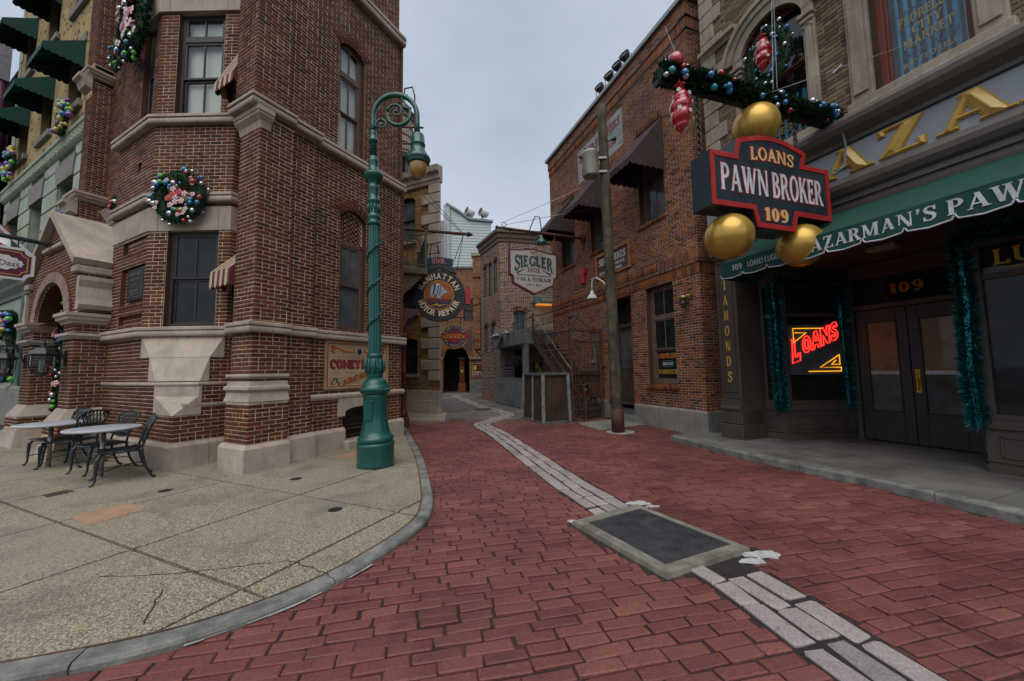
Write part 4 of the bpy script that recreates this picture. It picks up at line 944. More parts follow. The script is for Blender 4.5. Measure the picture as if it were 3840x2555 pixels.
# striped awnings over the side windows hidden by the pier
M_STRIPE = [mat('cream_canvas', (.52, .42, .28), .85, var=.12, fine=150, bmp=.1), mat('maroon_canvas', (.13, .02, .035), .85, var=.12, fine=150, bmp=.1)]
def awning(root, p0, p1, u0, u1, zt, zb, out, mats, n=8, val=.14, stripes=True, scall=4, name='awning', zin=None, slope_mat=None):
    """sloped canvas with closed cheeks and scalloped valance"""
    FM = faceM(p0, p1); m = MB(); P = lambda u, y, z: tuple(FM @ Vector((u, y, z)))
    for i in range(n):
        a, b = u0 + (u1 - u0) * i / n, u0 + (u1 - u0) * (i + 1) / n; m.mi = i % 2 if stripes else 0
        sag = lambda u: 0
        m.add([P(a, -.01, zt), P(b, -.01, zt), P(b, -out, zb), P(a, -out, zb)], [(0, 3, 2, 1)])
        k = 6; top = [(a + (b - a) * q / k) for q in range(k + 1)]; low = [zb - val + (.05 * abs(math.cos(math.pi * (q / k + .5) * 1)) * -1 + .05) for q in range(k + 1)]
        for q in range(k): m.add([P(top[q], -out, zb), P(top[q + 1], -out, zb), P(top[q + 1], -out - .01, low[q + 1]), P(top[q], -out - .01, low[q])], [(0, 3, 2, 1)])
    m.mi = 0
    for u in (u0, u1):
        ns = 6
        for i in range(ns):
            m.mi = (i % 2) if stripes else 0; y0, y1 = -out * i / ns, -out * (i + 1) / ns; zl = lambda y: zt + (zb - zt) * (-y / out)
            for q in range(4):
                f0, f1 = y0 + (y1 - y0) * q / 4, y0 + (y1 - y0) * (q + 1) / 4; sc = lambda f: .05 * abs(math.sin(math.pi * ((f - y0) / (y1 - y0))))
                m.add([P(u, f0, zl(f0)), P(u, f1, zl(f1)), P(u, f1, zb - val + .05 - sc(f1)), P(u, f0, zb - val + .05 - sc(f0))], [(0, 1, 2, 3)])
    o = m.build(name, mats, root)
    f = MB()
    for u in (u0 + .02, u1 - .02): f.tube([P(u, -.01, zb + .02), P(u, -out + .02, zb + .02)], .009, 6); f.tube([P(u, -.01, zt - .02), P(u, -out + .02, zb)], .009, 6)
    f.tube([P(u0 + .02, -out + .02, zb + .01), P(u1 - .02, -out + .02, zb + .01)], .009, 6); f.build('awning_frame', M_IRON, o); return o
awning(A, (.92, 0), (.92, -.72), .04, .70, 8.3, 6.88, .60, M_STRIPE, val=.2); awning(A, (.92, 0), (.92, -.72), .04, .70, 3.98, 3.42, .52, M_STRIPE, val=.3)
# downpipe and conduit at the alley end
m = MB(); m.tube([(3.80, -1.16, 6.3), (3.80, -1.16, 9.8), (3.78, -1.12, 10.0)], .035, 8); m.tube([(3.88, -1.12, .6), (3.88, -1.12, 2.3)], .03, 8); m.tube([(3.92, -1.1, 2.5), (3.92, -1.1, 6.0)], .04, 8); m.build('downpipe', M_RUST, A)
# bronze plaque
pq = empty('wall_plaque', M=FA @ faceM((0, 3.0), CH0), label='dark bronze plaque with raised lettering in a brick recess of the bay', cat='plaque')
m = MB(); m.bbox((.74, .02, 3.06), (1.52, .05, 3.68), .01); m.bbox((.77, .01, 3.09), (1.49, .03, 3.65), .006); m.build('plate', mat('bronze', (.035, .04, .045), .45, metal=.5, var=.2, bmp=.1), pq)
M_PQ = mat('bronze_letters', (.16, .15, .13), .5, metal=.3)
for i, (t, wd, z, h) in enumerate((('HUDSON STREET', .56, 3.53, .07), ('HOME FOR GIRLS', .44, 3.44, .05), ('FOUNDED BY', .26, 3.34, .03), ('SIMON DELANCEY', .44, 3.22, .045), ('JUNE 21 1911', .34, 3.14, .035))):
    put_text(pq, t.replace('2', 'Z').replace('J', 'I'), Matrix.Translation((1.13, .008, z)), wd, h, M_PQ, SERIF, .004, center=True) if i < 4 else plain_text(pq, t, Matrix.Translation((1.13, .008, z)), wd, M_PQ, center=True)
# painted arcade sign on boards
cs = empty('arcade_sign', M=FA @ faceM((1.54, -1.14), (3.86, -1.14)), label='cream painted arcade sign with red lettering on the brick wall behind the lamp post', cat='sign')
M_CREAM = mat('cream_sign_paint', (.47, .36, .22), .75, var=.14, scale=3, fine=60, bmp=.15, stain=(.30, .20, .11), local=True)
u0, u1, z0, z1 = .31, 1.92, 1.31, 2.27
m = MB()
for i in range(9):
    a = z0 + (z1 - z0) * i / 9; b = z0 + (z1 - z0) * (i + 1) / 9; m.bbox((u0 + .03, -.022, a + .002), (u1 - .03, .0, b - .002), .003)
m.build('board', M_CREAM, cs)
fr = MB()
for (a, b) in (((u0, -.04, z0), (u0 + .05, 0, z1)), ((u1 - .05, -.04, z0), (u1, 0, z1)), ((u0 + .05, -.04, z0), (u1 - .05, 0, z0 + .045)), ((u0 + .05, -.04, z1 - .045), (u1 - .05, 0, z1))): fr.bbox(a, b, .008)
fr.build('frame', mat('tan_frame', (.36, .24, .12), .6), cs)
M_RSIGN = mat('sign_red', (.33, .025, .022), .6, var=.1, bmp=0); M_ORSIGN = mat('sign_orange', (.42, .085, .02), .6, var=.12, bmp=0); M_BKSIGN = mat('sign_black', (.012, .014, .018), .6, bmp=0); M_NAVY = mat('sign_navy', (.012, .03, .06), .6, bmp=0)
def flatpoly(parent, pts, material, name, M_=Matrix.Identity(4), y0=-.0245, y1=-.02):
    m = MB(); m.prism(pts, lambda a, b: tuple(M_ @ Vector((a, y0, b))), lambda a, b: tuple(M_ @ Vector((a, y1, b)))); return m.build(name, material, parent)
def ribbon(parent, pts, ws, material, name, y0=-.0245, y1=-.02, M_=Matrix.Identity(4)): return flatpoly(parent, _strip(pts, ws), material, name, M_, y0, y1)
for q in ((u0 + .065, u1 - .065, z0 + .06, z1 - .06),):
    for a, b in (((q[0], q[2]), (q[1], q[2])), ((q[1], q[2]), (q[1], q[3])), ((q[1], q[3]), (q[0], q[3])), ((q[0], q[3]), (q[0], q[2]))): ribbon(cs, [a, ((a[0] + b[0]) / 2, (a[1] + b[1]) / 2), b], [.014] * 3, M_RSIGN, 'border_line')
for sx in (-1, 1):
    cx = (u0 + u1) / 2
    pts = [(cx + sx * x, z) for x, z in ((.60, 2.02), (.64, 2.07), (.60, 2.12), (.5, 2.12), (.38, 2.07), (.26, 2.05), (.16, 2.06), (.12, 2.10), (.17, 2.12))]; ribbon(cs, pts, [.05, .055, .05, .045, .04, .035, .03, .03, .02], M_ORSIGN, 'scroll')
    for sz in (0, 1):
        zc = z0 + .1 if sz == 0 else z1 - .1; d = 1 if sz == 0 else -1; xc = cx + sx * .67; flatpoly(cs, [(xc, zc), (xc - sx * .11, zc), (xc - sx * .06, zc + d * .02), (xc - sx * .02, zc + d * .06), (xc, zc + d * .14)], M_RSIGN, 'corner_ornament')
m = MB(); flatpoly(cs, [(cx + .055 * math.cos(a), 2.07 + .065 * math.sin(a)) for a in [2 * math.pi * k / 20 for k in range(20)]], mat('sign_blue', (.015, .07, .12), .6), 'dot')
put_text(cs, 'CONEY', Matrix.Translation((u0 + .11, -.022, 1.72)), .72, .17, M_RSIGN, FAT, .003, outline=M_BKSIGN, ol=.07)
put_text(cs, 'ISLAND', Matrix.Translation((u0 + .86, -.022, 1.72)), .66, .18, M_RSIGN, FAT, .003, outline=M_BKSIGN, ol=.07)
ribbon(cs, [(u0 + .3, 1.40), (u0 + .6, 1.46), (u0 + .95, 1.58), (u0 + 1.3, 1.64)], [.14] * 4, mat('banner_tan', (.40, .27, .15), .7), 'banner', -.0235)
put_text(cs, 'ARCADE', Matrix.Translation((u0 + .42, -.0225, 1.385)) @ Matrix.Rotation(R(-17), 4, 'Y'), .8, .10, M_ORSIGN, FAT, .003, outline=M_BKSIGN, ol=.05)
ribbon(cs, [(u0 + .18, 1.47), (u0 + .22, 1.53), (u0 + .28, 1.52), (u0 + .27, 1.46), (u0 + .33, 1.42), (u0 + .3, 1.38)], [.02, .03, .035, .035, .03, .02], M_BKSIGN, 'pointing_hand')
# ---------------------------------------------------------------- entrance porch beside the bay (same frame as the corner building)
PO = empty('entrance_porch', M=FA, label='gabled brick entrance porch with stone coping and round arch beside the bay', cat='porch')
M_SLATE = brickmat('slate_scale', [(0, (.07, .085, .075)), (.5, (.10, .115, .10)), (1, (.05, .06, .055))], rough=.6, grime=.3)
UF = -.45
def pierfaces(v0, v1, ub): return [dict(p0=(UF, v1), p1=(UF, v0), z0=.8, z1=2.8), dict(p0=(UF, v0), p1=(ub, v0), z0=.8, z1=2.8)]
har = dict(u0=.70, u1=2.78, z0=2.78, z1=3.62, rise=.84)
pf = pierfaces(5.72, 6.45, .55) + pierfaces(3.02, 3.64, .6)
pf += [dict(p0=(UF + .03, 6.43), p1=(UF + .03, 3.03), z0=2.8, z1=4.0, holes=[har], deep=.5), dict(p0=(UF + .03, 3.03), p1=(.62, 3.03), z0=2.8, z1=3.8)]
PW, PB = wallset(PO, M_MORT_A, M_BRICK_A, pf, cap=220, z_origin=.55)
voussoirs(PB, (UF + .03, 6.43), (UF + .03, 3.03), dict(har, z1=3.84, u0=.48, u1=3.0, rise=1.06), .09, 34, .03)
# gable triangle
m = MB(); m.add([(UF + .035, 6.3, 3.98), (UF + .035, 3.1, 3.98), (UF + .035, 4.7, 5.1), (.6, 4.7, 5.1)], [(0, 1, 2)]); m.build('gable_wall', M_MORT_A, PO)
k = 0; z = 4.0
while z < 5.0:
    hw = 1.6 * (5.1 - z - .03) / 1.12
    if hw > .1: brickface(PB, (UF + .035, 4.7 + hw), (UF + .035, 4.7 - hw), z, z + .0675, z_origin=z, phase=.1 * (k % 2))
    z += .0675; k += 1
PB.finish()
M_PINK = mat('pink_arch_stone', (.34, .225, .185), .85, var=.2, scale=5, bmp=.25, stain=(.2, .12, .09))
nv = 17; cy, cz, r0, r1 = 4.69, 2.78, 1.04, 1.30
for i in range(nv):
    a0, a1 = math.pi * (i + .03) / nv, math.pi * (i + .97) / nv; m = MB(); q = [(cy + r * math.cos(a), cz + r * math.sin(a) * .84) for r, a in ((r0, a0), (r1, a0), (r1, a1), (r0, a1))]
    m.prism(q, lambda a, b: (UF - .02, a, b), lambda a, b: (UF + .12, a, b)); m.build('voussoir', M_PINK, PO)
def coping(y0, z0, y1, z1, t=.13, xa=UF - .10, xb=.45):
    d = unit(np.array([y1 - y0, z1 - z0])); n = np.array([-d[1], d[0]]) * t
    if n[1] < 0: n = -n
    m = MB(); q = [(y0, z0), (y1, z1), (y1 + n[0], z1 + n[1]), (y0 + n[0], z0 + n[1])]; m.prism(q, lambda a, b: (xa, a, b), lambda a, b: (xb, a, b)); m.build('coping', M_STONE, PO)
coping(6.42, 3.82, 4.72, 5.08); coping(3.0, 3.82, 4.68, 5.08)
m = MB(); m.bbox((UF - .06, 4.1, 4.35), (UF + .08, 5.3, 4.45), .02); m.build('gable_bar', M_STONE, PO)
for y in (2.96, 6.2): m = MB(); m.bbox((UF - .06, y, 3.66), (.62, y + .3, 3.80), .02); m.build('kneeler', M_STONE, PO)
# slate roof, scales laid one by one
sl = MB(); sl.add([(.45, 3.0, 3.85), (2.2, 3.0, 3.85), (2.2, 4.7, 5.05), (.45, 4.7, 5.05)], [(0, 1, 2, 3)]); rf = sl.build('roof', M_SLATE, PO)
for i in range(7):
    for j in range(4):
        t = i / 7; y = 3.0 + 1.7 * t; z = 3.86 + 1.2 * t; x = .46 + .3 * j + (.15 if i % 2 else 0); m = MB()
        m.add([(x, y, z + .03), (x + .04, y - .09, z - .01), (x + .14, y - .14, z - .03), (x + .25, y - .09, z - .01), (x + .285, y, z + .03), (x + .285, y + .2, z + .13), (x, y + .2, z + .13)], [(0, 1, 2, 3, 4, 5, 6)]); m.add([(x, y, z), (x + .04, y - .09, z - .04), (x + .14, y - .14, z - .06), (x + .25, y - .09, z - .04), (x + .285, y, z), (x, y, z + .03), (x + .04, y - .09, z - .01), (x + .14, y - .14, z - .03), (x + .25, y - .09, z - .01), (x + .285, y, z + .03)], [(i_, i_ + 1, i_ + 6, i_ + 5) for i_ in range(4)])
        m.build('shingle', M_SLATE, rf)
capp = lambda z, o: [(-.1, z), (o * .3, z), (o * .4, z + .04), (o * .75, z + .07), (o * .8, z + .12), (o, z + .14), (o, z + .2), (-.1, z + .2)]
cap2 = lambda z, o: [(-.1, z), (o * .4, z), (o * .8, z + .05), (o, z + .06), (o, z + .11), (-.1, z + .11)]
for v0, v1, ub in ((5.72, 6.45, .55), (3.02, 3.64, .6)):
    pth = [(ub, v1), (UF, v1), (UF, v0), (ub, v0)]
    for pr, nm in ((capp(2.66, .16), 'capital'), (cap2(2.36, .11), 'string')):
        m = MB(); m.sweep([(UF, v1), (UF, v0), (ub, v0)], pr); m.build(nm, M_STONE, PO)
    m = MB(); m.sweep([(UF, v1), (UF, v0), (ub, v0)], [(-.2, .78), (.17, .78), (.17, .80), (.02, 1.03), (-.2, 1.05)]); m.build('base_stone', M_STONE, PO)
    m = MB(); m.bbox((UF - .15, v0 - .14, .5), (ub, v1 + .12, .78), .01); bs = m.build('base', M_MORT_A, PO); b2 = Bricks(bs, PO, M_BRICK_A, 30); brickface(b2, (UF - .15, v1 + .12), (UF - .15, v0 - .14), .52, .78, z_origin=.55); brickface(b2, (UF - .15, v0 - .14), (ub, v0 - .14), .52, .78, z_origin=.55); b2.finish()
    m = MB(); m.zprism([(UF - .22, v0 - .22), (UF - .22, v1 + .2), (ub, v1 + .2), (ub, v0 - .22)][::-1], .1, .5, [(UF - .16, v0 - .16), (UF - .16, v1 + .14), (ub, v1 + .14), (ub, v0 - .16)][::-1]); m.build('plinth_stone', M_STONE, PO)
    m = MB(); m.box((UF + .02, v0 + .02, .7), (ub - .05, v1 - .02, 2.9)); m.build('core', M_MORT_A, PO)
    # scrolled stone console above the capital
    pr = [(0, 0), (.16, .02), (.2, .10), (.15, .22), (.1, .45), (.16, .58), (.16, .66), (0, .66)]; yv = v0 if v0 < 4 else v1
    m = MB(); s_ = 1 if v0 < 4 else -1
    m.prism(pr, lambda a, b: (UF - .02, yv - s_ * a, 2.92 + b), lambda a, b: (.15, yv - s_ * a, 2.92 + b)); m.build('console', M_STONE, PO)
m = MB(); m.box((UF + .12, 3.2, .1), (.6, 3.6, .2)); m.build('threshold', M_STONE2, PO)
m = MB(); m.bbox((.35, 3.6, .13), (.42, 5.75, 3.6), .01); m.build('door', mat('dark_red_door', (.09, .012, .014), .5), PO)
# carriage lanterns on the porch piers
M_LGLASS = glassmat('lantern_glass', (.55, .6, .6), .05, clear=1)
def lantern(loc, rz, label):
    L_ = empty('wall_lantern', M=FA @ Matrix.Translation(loc) @ Matrix.Rotation(rz, 4, 'Z'), label=label, cat='lantern', group='carriage lanterns on the porch')
    m = MB(); m.lathe([(.02, .40), (.035, .42), (.02, .45), (.012, .50), (.0, .52)], 10); m.lathe([(.19, .20), (.20, .22), (.15, .28), (.10, .33), (.03, .36), (.02, .40)], 6); m.build('roof', M_IRON, L_)
    m = MB(); m.lathe([(.115, -.14), (.165, .0), (.165, .19)], 6, cap=False); m.build('glass', M_LGLASS, L_)
    m = MB()
    for k in range(6):
        a = 2 * math.pi * k / 6; m.tube([(.118 * math.cos(a), .118 * math.sin(a), -.14), (.168 * math.cos(a), .168 * math.sin(a), 0), (.168 * math.cos(a), .168 * math.sin(a), .2)], .008, 5)
    m.lathe([(.02, -.2), (.09, -.16), (.12, -.14), (.12, -.12)], 6); m.lathe([(.168, .18), (.175, .2)], 6); m.build('cage', M_IRON, L_)
    m = MB(); [m.tube([(.03 * math.cos(a), .03 * math.sin(a), -.1), (.03 * math.cos(a), .03 * math.sin(a), .1)], .012, 6) for a in (0, 2.1, 4.2)]; m.build('candle', M_WHITE, L_)
    m = MB(); m.tube([(0, 0, .38), (0, -.1, .48), (0, -.2, .40), (0, -.26, .1)], .012, 6); m.bbox((-.05, -.28, 0), (.05, -.25, .3), .01); m.build('arm', M_IRON, L_)
lantern((UF - .30, 6.1, 1.85), R(90), 'black six-sided carriage lantern on the farther porch pier')
lantern((UF - .30, 3.34, 1.85), R(90), 'black six-sided carriage lantern on the porch pier nearer the bay')

# ---------------------------------------------------------------- tall brick flank with stone caps, behind the porch
FL = empty('brick_buttress', M=FA, label='tall dark brick buttress with moulded stone caps between bay and green building', cat='buttress')
ff = [dict(p0=(.2, 6.75), p1=(.2, 6.2), z0=0, z1=6.1), dict(p0=(.2, 6.2), p1=(1.0, 6.2), z0=0, z1=6.1), dict(p0=(.28, 6.75), p1=(.28, 6.3), z0=6.3, z1=9.0), dict(p0=(.28, 6.3), p1=(1.0, 6.3), z0=6.3, z1=9.4),
      dict(p0=(.3, 6.9), p1=(.3, 6.35), z0=9.9, z1=14), dict(p0=(.3, 6.35), p1=(1.2, 6.35), z0=9.9, z1=14),
      dict(p0=(.66, 6.3), p1=(.66, 3.6), z0=3, z1=14), dict(p0=(.5, 4.6), p1=(.5, 4.1), z0=3, z1=6.2), dict(p0=(.5, 4.1), p1=(.8, 4.1), z0=3, z1=6.2)]
fw_, fb_ = wallset(FL, M_MORT_A, M_BRICK_A, ff, cap=200, z_origin=.55); fb_.finish()
for (x, y, z) in ((.2, 6.2, 6.15), (.29, 6.32, 9.55)):
    m = MB(); m.sweep([(x, 6.9), (x, y), (1.0, y)], capp(z - .05, .16)); m.build('cap', M_STONE, FL)
    m = MB(); m.prism([(0, 0), (.22, .06), (.3, .22), (.42, .26), (.42, .34), (0, .34)], lambda a, b: (x - .02 - a * .6, 6.26 + .0, z - .42 + b), lambda a, b: (x - .02 - a * .6, 6.75, z - .42 + b)); m.build('corbel', M_STONE, FL)
m = MB(); m.sweep([(.5, 4.65), (.5, 4.1), (.9, 4.1)], capp(5.0, .14)); m.build('cap', M_STONE, FL); m = MB(); m.sweep([(.62, 4.65), (.62, 4.0), (.9, 4.0)], capp(9.6, .16)); m.build('cap', M_STONE, FL)
m = MB(); m.zprism([(.42, 6.8), (.42, 6.45), (.8, 6.4), (.8, 3.7), (2, 3.7), (2, 6.8)], 0, 13.9); m.build('core', M_BLACK, FL)

# ---------------------------------------------------------------- pale green and tan building up the street
GB = empty('green_building', M=FA, label='tall building with tan stucco storeys over pale green rusticated storeys and green awnings', cat='building')
M_STUC = mat('tan_stucco', (.40, .285, .125), .9, var=.2, scale=2.2, fine=20, bmp=.5, stain=(.22, .15, .07)); M_GRNST = mat('pale_green_stone', (.37, .42, .33), .85, var=.12, scale=2, bmp=.15, stain=(.22, .25, .2), streak=.3); M_GREYST = mat('grey_lintel_stone', (.23, .225, .2), .85, var=.15, bmp=.2, stain=(.13, .12, .1))
g0, g1 = (.5, 16.0), (.5, 6.6); GL = 9.4
hs = []
for (zb, zt) in ((9.65, 11.5), (13.0, 14.9)):
    for v in (14.4, 11.6, 8.8): hs.append(dict(u0=16 - v - .62, u1=16 - v + .62, z0=zb, z1=zt))
hg = [dict(u0=16 - v - .7, u1=16 - v + .7, z0=5.2, z1=7.4, deep=.45) for v in (14.5, 11.7, 8.8)]
hl = [dict(u0=16 - v - .62, u1=16 - v + .62, z0=1.75, z1=4.0) for v in (14.2, 10.2)]
m = MB(); panel(m, g0, g1, 8.55, 18, hs, .3); m.build('wall', M_STUC, GB)
m = MB(); panel(m, g0, g1, 0, 8.55, hg + hl, .45); gw = m.build('wall', M_GRNST, GB)
# rustication blocks between the green-storey windows, laid as courses with open joints
for c in range(6):
    z = 5.1 + .56 * c
    for (a, b) in ((.0, .75), (2.25, 3.6), (5.05, 6.45), (7.95, 9.35)):
        if z + .55 > 7.5 and False: continue
        m = MB(); facebox(m, g0, g1, a + .01, b - .01, z + .02, z + .54, .06, 0, .015); m.build('block', M_GRNST, gw)
for h in hg:
    c = (h['u0'] + h['u1']) / 2; m = MB(); m.prism([(c - .72, 7.38), (c + .72, 7.38), (c + .9, 8.0), (c - .9, 8.0)], lambda a, b: (.5 - .09, 16 - a, b), lambda a, b: (.5, 16 - a, b)); m.build('lintel', M_GREYST, GB)
for h in hg + hs + hl: sash_window(GB, g0, g1, h, mat('green_frame', (.05, .09, .075), .6), M_GLASS, deep=h.get('deep', .3) - .08, fw=.07)
for h in hs:
    m = MB(); facebox(m, g0, g1, h['u0'] - .18, h['u1'] + .18, h['z0'] - .2, h['z0'], .1); m.build('sill', M_GREYST, GB); m = MB(); facebox(m, g0, g1, h['u0'] - .15, h['u1'] + .15, h['z1'], h['z1'] + .28, .04); m.build('lintel', M_GREYST, GB)
    awning(GB, g0, g1, h['u0'] - .08, h['u1'] + .08, h['z1'] + .02, h['z1'] - .62, .8, [M_GREENAWN], n=5, stripes=False, val=.22)
for h in hl: m = MB(); facebox(m, g0, g1, h['u0'] - .12, h['u1'] + .12, h['z0'] - .16, h['z0'], .1); m.build('sill', M_GREYST, GB)
# moulded cornices, leaf frieze and plinth
m = MB(); m.sweep([g0, g1], [(-.1, 8.25), (.08, 8.25), (.14, 8.3), (.14, 8.55), (.2, 8.6), (.2, 8.68), (-.1, 8.72)]); m.build('frieze', M_GRNST, GB)
m = MB(); rr2 = random.Random(4)
for i in range(70):
    v = 15.95 - i * .133
    for j in range(3): m.sphere((.5 - .15, v + rr2.uniform(-.03, .03), 8.35 + .08 * j), .05, 6, 4, (.6, 1, .8))
m.build('leaf_ornament', mat('frieze_leaves', (.42, .45, .36), .85, var=.3, scale=20), GB, 'stuff')
m = MB(); m.sweep([g0, g1], [(-.1, 4.35), (.06, 4.35), (.1, 4.45), (.24, 4.6), (.28, 4.68), (.42, 4.85), (.45, 5.0), (-.1, 5.05)]); m.build('cornice', mat('grey_green_trim', (.24, .26, .22), .8, bmp=.1), GB)
m = MB(); m.sweep([g0, g1], [(-.1, .1), (.1, .1), (.1, 1.3), (.04, 1.38), (-.1, 1.38)]); m.build('plinth', M_GREYST, GB)
for v in (8.95, 12.1): m = MB(); facebox(m, g0, g1, 16 - v - .16, 16 - v + .16, 1.4, 4.35, .08, 0, .01); m.build('pilaster', mat('blue_green_panel', (.055, .1, .1), .6), GB)
qn = 0
for i in range(16):
    z = 8.75 + i * .58; m = MB(); facebox(m, g0, g1, .0, .5 if i % 2 else .32, z, z + .56, .03, 0, .01); m.build('quoin', M_GRNST, GB); m = MB(); facebox(m, g0, g1, 9.0 if i % 2 else 9.1, 9.4, z, z + .56, .03, 0, .01); m.build('quoin', M_GRNST, GB)
rr3 = random.Random(9)
m = MB()
for i in range(420):
    u, z = rr3.uniform(.55, 8.9), rr3.uniform(8.9, 16)
    if any(h['u0'] - .2 < u < h['u1'] + .2 and h['z0'] - .25 < z < h['z1'] + .3 for h in hs): continue
    s = rr3.uniform(.03, .09); facebox(m, g0, g1, u, u + s * 1.4, z, z + s, .012, 0, .006)
m.build('stucco_stone', mat('stucco_brick', (.19, .16, .11), .9, var=.4), GB, 'stuff')
m = MB(); m.box((.95, 6.7, 0), (5, 15.9, 17.8)); m.build('core', M_BLACK, GB)
# ---------------------------------------------------------------- plum building at the far left
PB_ = empty('plum_building', M=FA, label='plum painted bay front building with grey cornice at the far left', cat='building')
M_PLUM = mat('plum_paint', (.155, .03, .085), .6, var=.12, scale=3, bmp=.08); M_PLG = mat('plum_grey', (.26, .25, .29), .7, bmp=.08)
q0, q1 = (.2, 21.5), (.2, 16.05)
ph_ = [dict(u0=a, u1=a + 1.1, z0=zb, z1=zb + 2.6) for a in (.5, 2.2, 3.9) for zb in (2.0, 6.3, 10.2)]
m = MB(); panel(m, q0, q1, 0, 14.2, ph_, .25); m.build('wall', M_PLUM, PB_)
for h in ph_: sash_window(PB_, q0, q1, h, M_PLUM, M_GLASSG, deep=.16)
for z in (5.4, 9.6): m = MB(); m.sweep([q0, q1], [(-.1, z), (.1, z), (.14, z + .15), (.22, z + .2), (.22, z + .3), (-.1, z + .32)]); m.build('band', M_PLUM, PB_)
for u in (1.85, 3.55, 5.2): m = MB(); facebox(m, q0, q1, u - .18, u + .18, .2, 13.2, .09, 0, .02); m.build('pilaster', M_PLUM, PB_)
for i in range(3):
    for u in (1.05, 2.75, 4.45): m = MB(); facebox(m, q0, q1, u - .5, u + .5, 5.75 + 3.95 * i - .85 * 0, 6.2 + 3.95 * i, .05, 0, .02); m.build('panel', M_PLUM, PB_)
m = MB(); m.sweep([q0, q1], [(-.1, 13.2), (.15, 13.2), (.2, 13.6), (.5, 13.9), (.6, 14.3), (.7, 14.5), (.7, 14.8), (-.1, 14.9)]); m.build('cornice', M_PLG, PB_)
m = MB(); m.box((.6, 16.2, 0), (4, 21.4, 14.3)); m.build('core', M_BLACK, PB_)
# scalloped sign hung from a pole on the porch gable
IS = empty('hanging_shop_sign', M=FA @ Matrix.Translation((UF, 4.7, 0)), label='maroon and white scalloped hanging sign on a black pole at the porch gable', cat='sign')
m = MB(); m.tube([(.1, 0, 4.47), (-1.9, 0, 4.50)], .045, 10); m.tube([(-.1, 0, 4.47), (-.16, 0, 4.47)], .06, 10); m.build('pole', M_IRON, IS)
m = MB(); [m.tube([(x, 0, 4.48), (x, 0, 4.2)], .012, 6) for x in (-.48, -1.5)]; m.build('hanger', M_IRON, IS)
def notched(x0, x1, z0, z1, n, k=5):
    P = []
    for cx, cz, a0 in ((x0, z0, 90), (x1, z0, 180), (x1, z1, 270), (x0, z1, 0)):
        P += [(cx + n * math.cos(R(a0 - 90 * i / k)), cz + n * math.sin(R(a0 - 90 * i / k))) for i in range(k + 1)]
    return P
flat = lambda pts, mt, nm, y: flatpoly(IS, pts, mt, nm, Matrix.Identity(4), -y, y)
M_MARN = mat('maroon_sign', (.13, .012, .035), .5, bmp=.03)
flat(notched(-1.75, -.25, 3.62, 4.28, .11), M_WHITE, 'sign_edge', .025); flat(notched(-1.70, -.30, 3.67, 4.23, .10), M_MARN, 'sign_field', .029); 
for i in (0,):
    o_ = notched(-1.655, -.345, 3.715, 4.185, .09); 
    for k in range(len(o_)): a, b = o_[k], o_[(k + 1) % len(o_)]; ribbon(IS, [a, ((a[0] + b[0]) / 2, (a[1] + b[1]) / 2), b], [.014] * 3, M_GOLD, 'gold_line', -.031, -.02)
el = [(-.98 + (.58 + .012 * math.cos(22 * a)) * math.cos(a), 3.95 + (.185 + .012 * math.cos(22 * a)) * math.sin(a)) for a in [2 * math.pi * k / 132 for k in range(132)]]
flat([(-.98 + (x + .98) * 1.05, 3.95 + (z - 3.95) * 1.1) for x, z in el], M_BKSIGN, 'oval_edge', .031); flat(el, M_WHITE, 'oval', .033)
plain_text(IS, 'Dazs', Matrix.Translation((-.70, -.0335, 3.885)), .25, M_MARN, height=.105)
fp = empty('street_flag', M=FA, label='red and white striped flag on a slanted grey staff at the green building', cat='flag')
m = MB(); m.tube([(.45, 10.5, 5.15), (.1, 13.2, 6.6), (-.1, 16, 8.0)], .05, 8); m.build('staff', M_GALV, fp)
m = MB(); M_FL = [mat('flag_red', (.4, .02, .03), .8), M_WHITE, mat('flag_blue', (.02, .04, .16), .8)]
for i in range(6):
    m.mi = i % 2
    for k in range(8):
        f = lambda q, r: (.15 + .08 * math.sin(q * 1.3 + r), 13.0 + 2.6 * q / 8 , 6.5 + 1.35 * q / 8 - .24 * r - .1 * r * (q / 8)); m.add([f(k, i), f(k + 1, i), f(k + 1, i + 1), f(k, i + 1)], [(0, 1, 2, 3)])
m.build('cloth', M_FL, fp)
# ---------------------------------------------------------------- greenery: wreaths and garlands
BALLM = {}
def ball_mesh(m_, seg=10):
    if m_.name not in BALLM:
        b = MB(); b.sm = True; b.sphere((0, 0, 0), 1, seg, 7); BALLM[m_.name] = b.mesh('bauble', m_)
    return BALLM[m_.name]
M_CANDYR = mat('candy_red', (.45, .015, .02), .35, var=.05, bmp=0, coat=.5); M_CANDYW = mat('candy_white', (.75, .73, .72), .35, var=.05, bmp=0, coat=.5)
cm = MB(); nn = 10
for i in range(nn):
    a0, a1 = 2 * math.pi * i / nn, 2 * math.pi * (i + 1) / nn; tw = .5; cm.mi = (i // 1) % 2
    r_ = [(0, -.28), (.5, -.25), (.9, -.15), (1, 0)]
    for (q0, y0), (q1, y1) in zip(r_[:-1], r_[1:]):
        cm.add([(q0 * math.cos(a0 + q0 * tw), y0, q0 * math.sin(a0 + q0 * tw)), (q1 * math.cos(a0 + q1 * tw), y1, q1 * math.sin(a0 + q1 * tw)), (q1 * math.cos(a1 + q1 * tw), y1, q1 * math.sin(a1 + q1 * tw)), (q0 * math.cos(a1 + q0 * tw), y0, q0 * math.sin(a1 + q0 * tw))], [(0, 1, 2, 3)])
    cm.add([(math.cos(a0 + tw), 0, math.sin(a0 + tw)), (math.cos(a1 + tw), 0, math.sin(a1 + tw)), (0, .2, 0)], [(0, 2, 1)])
CANDY = cm.mesh('peppermint', [M_CANDYR, M_CANDYW])
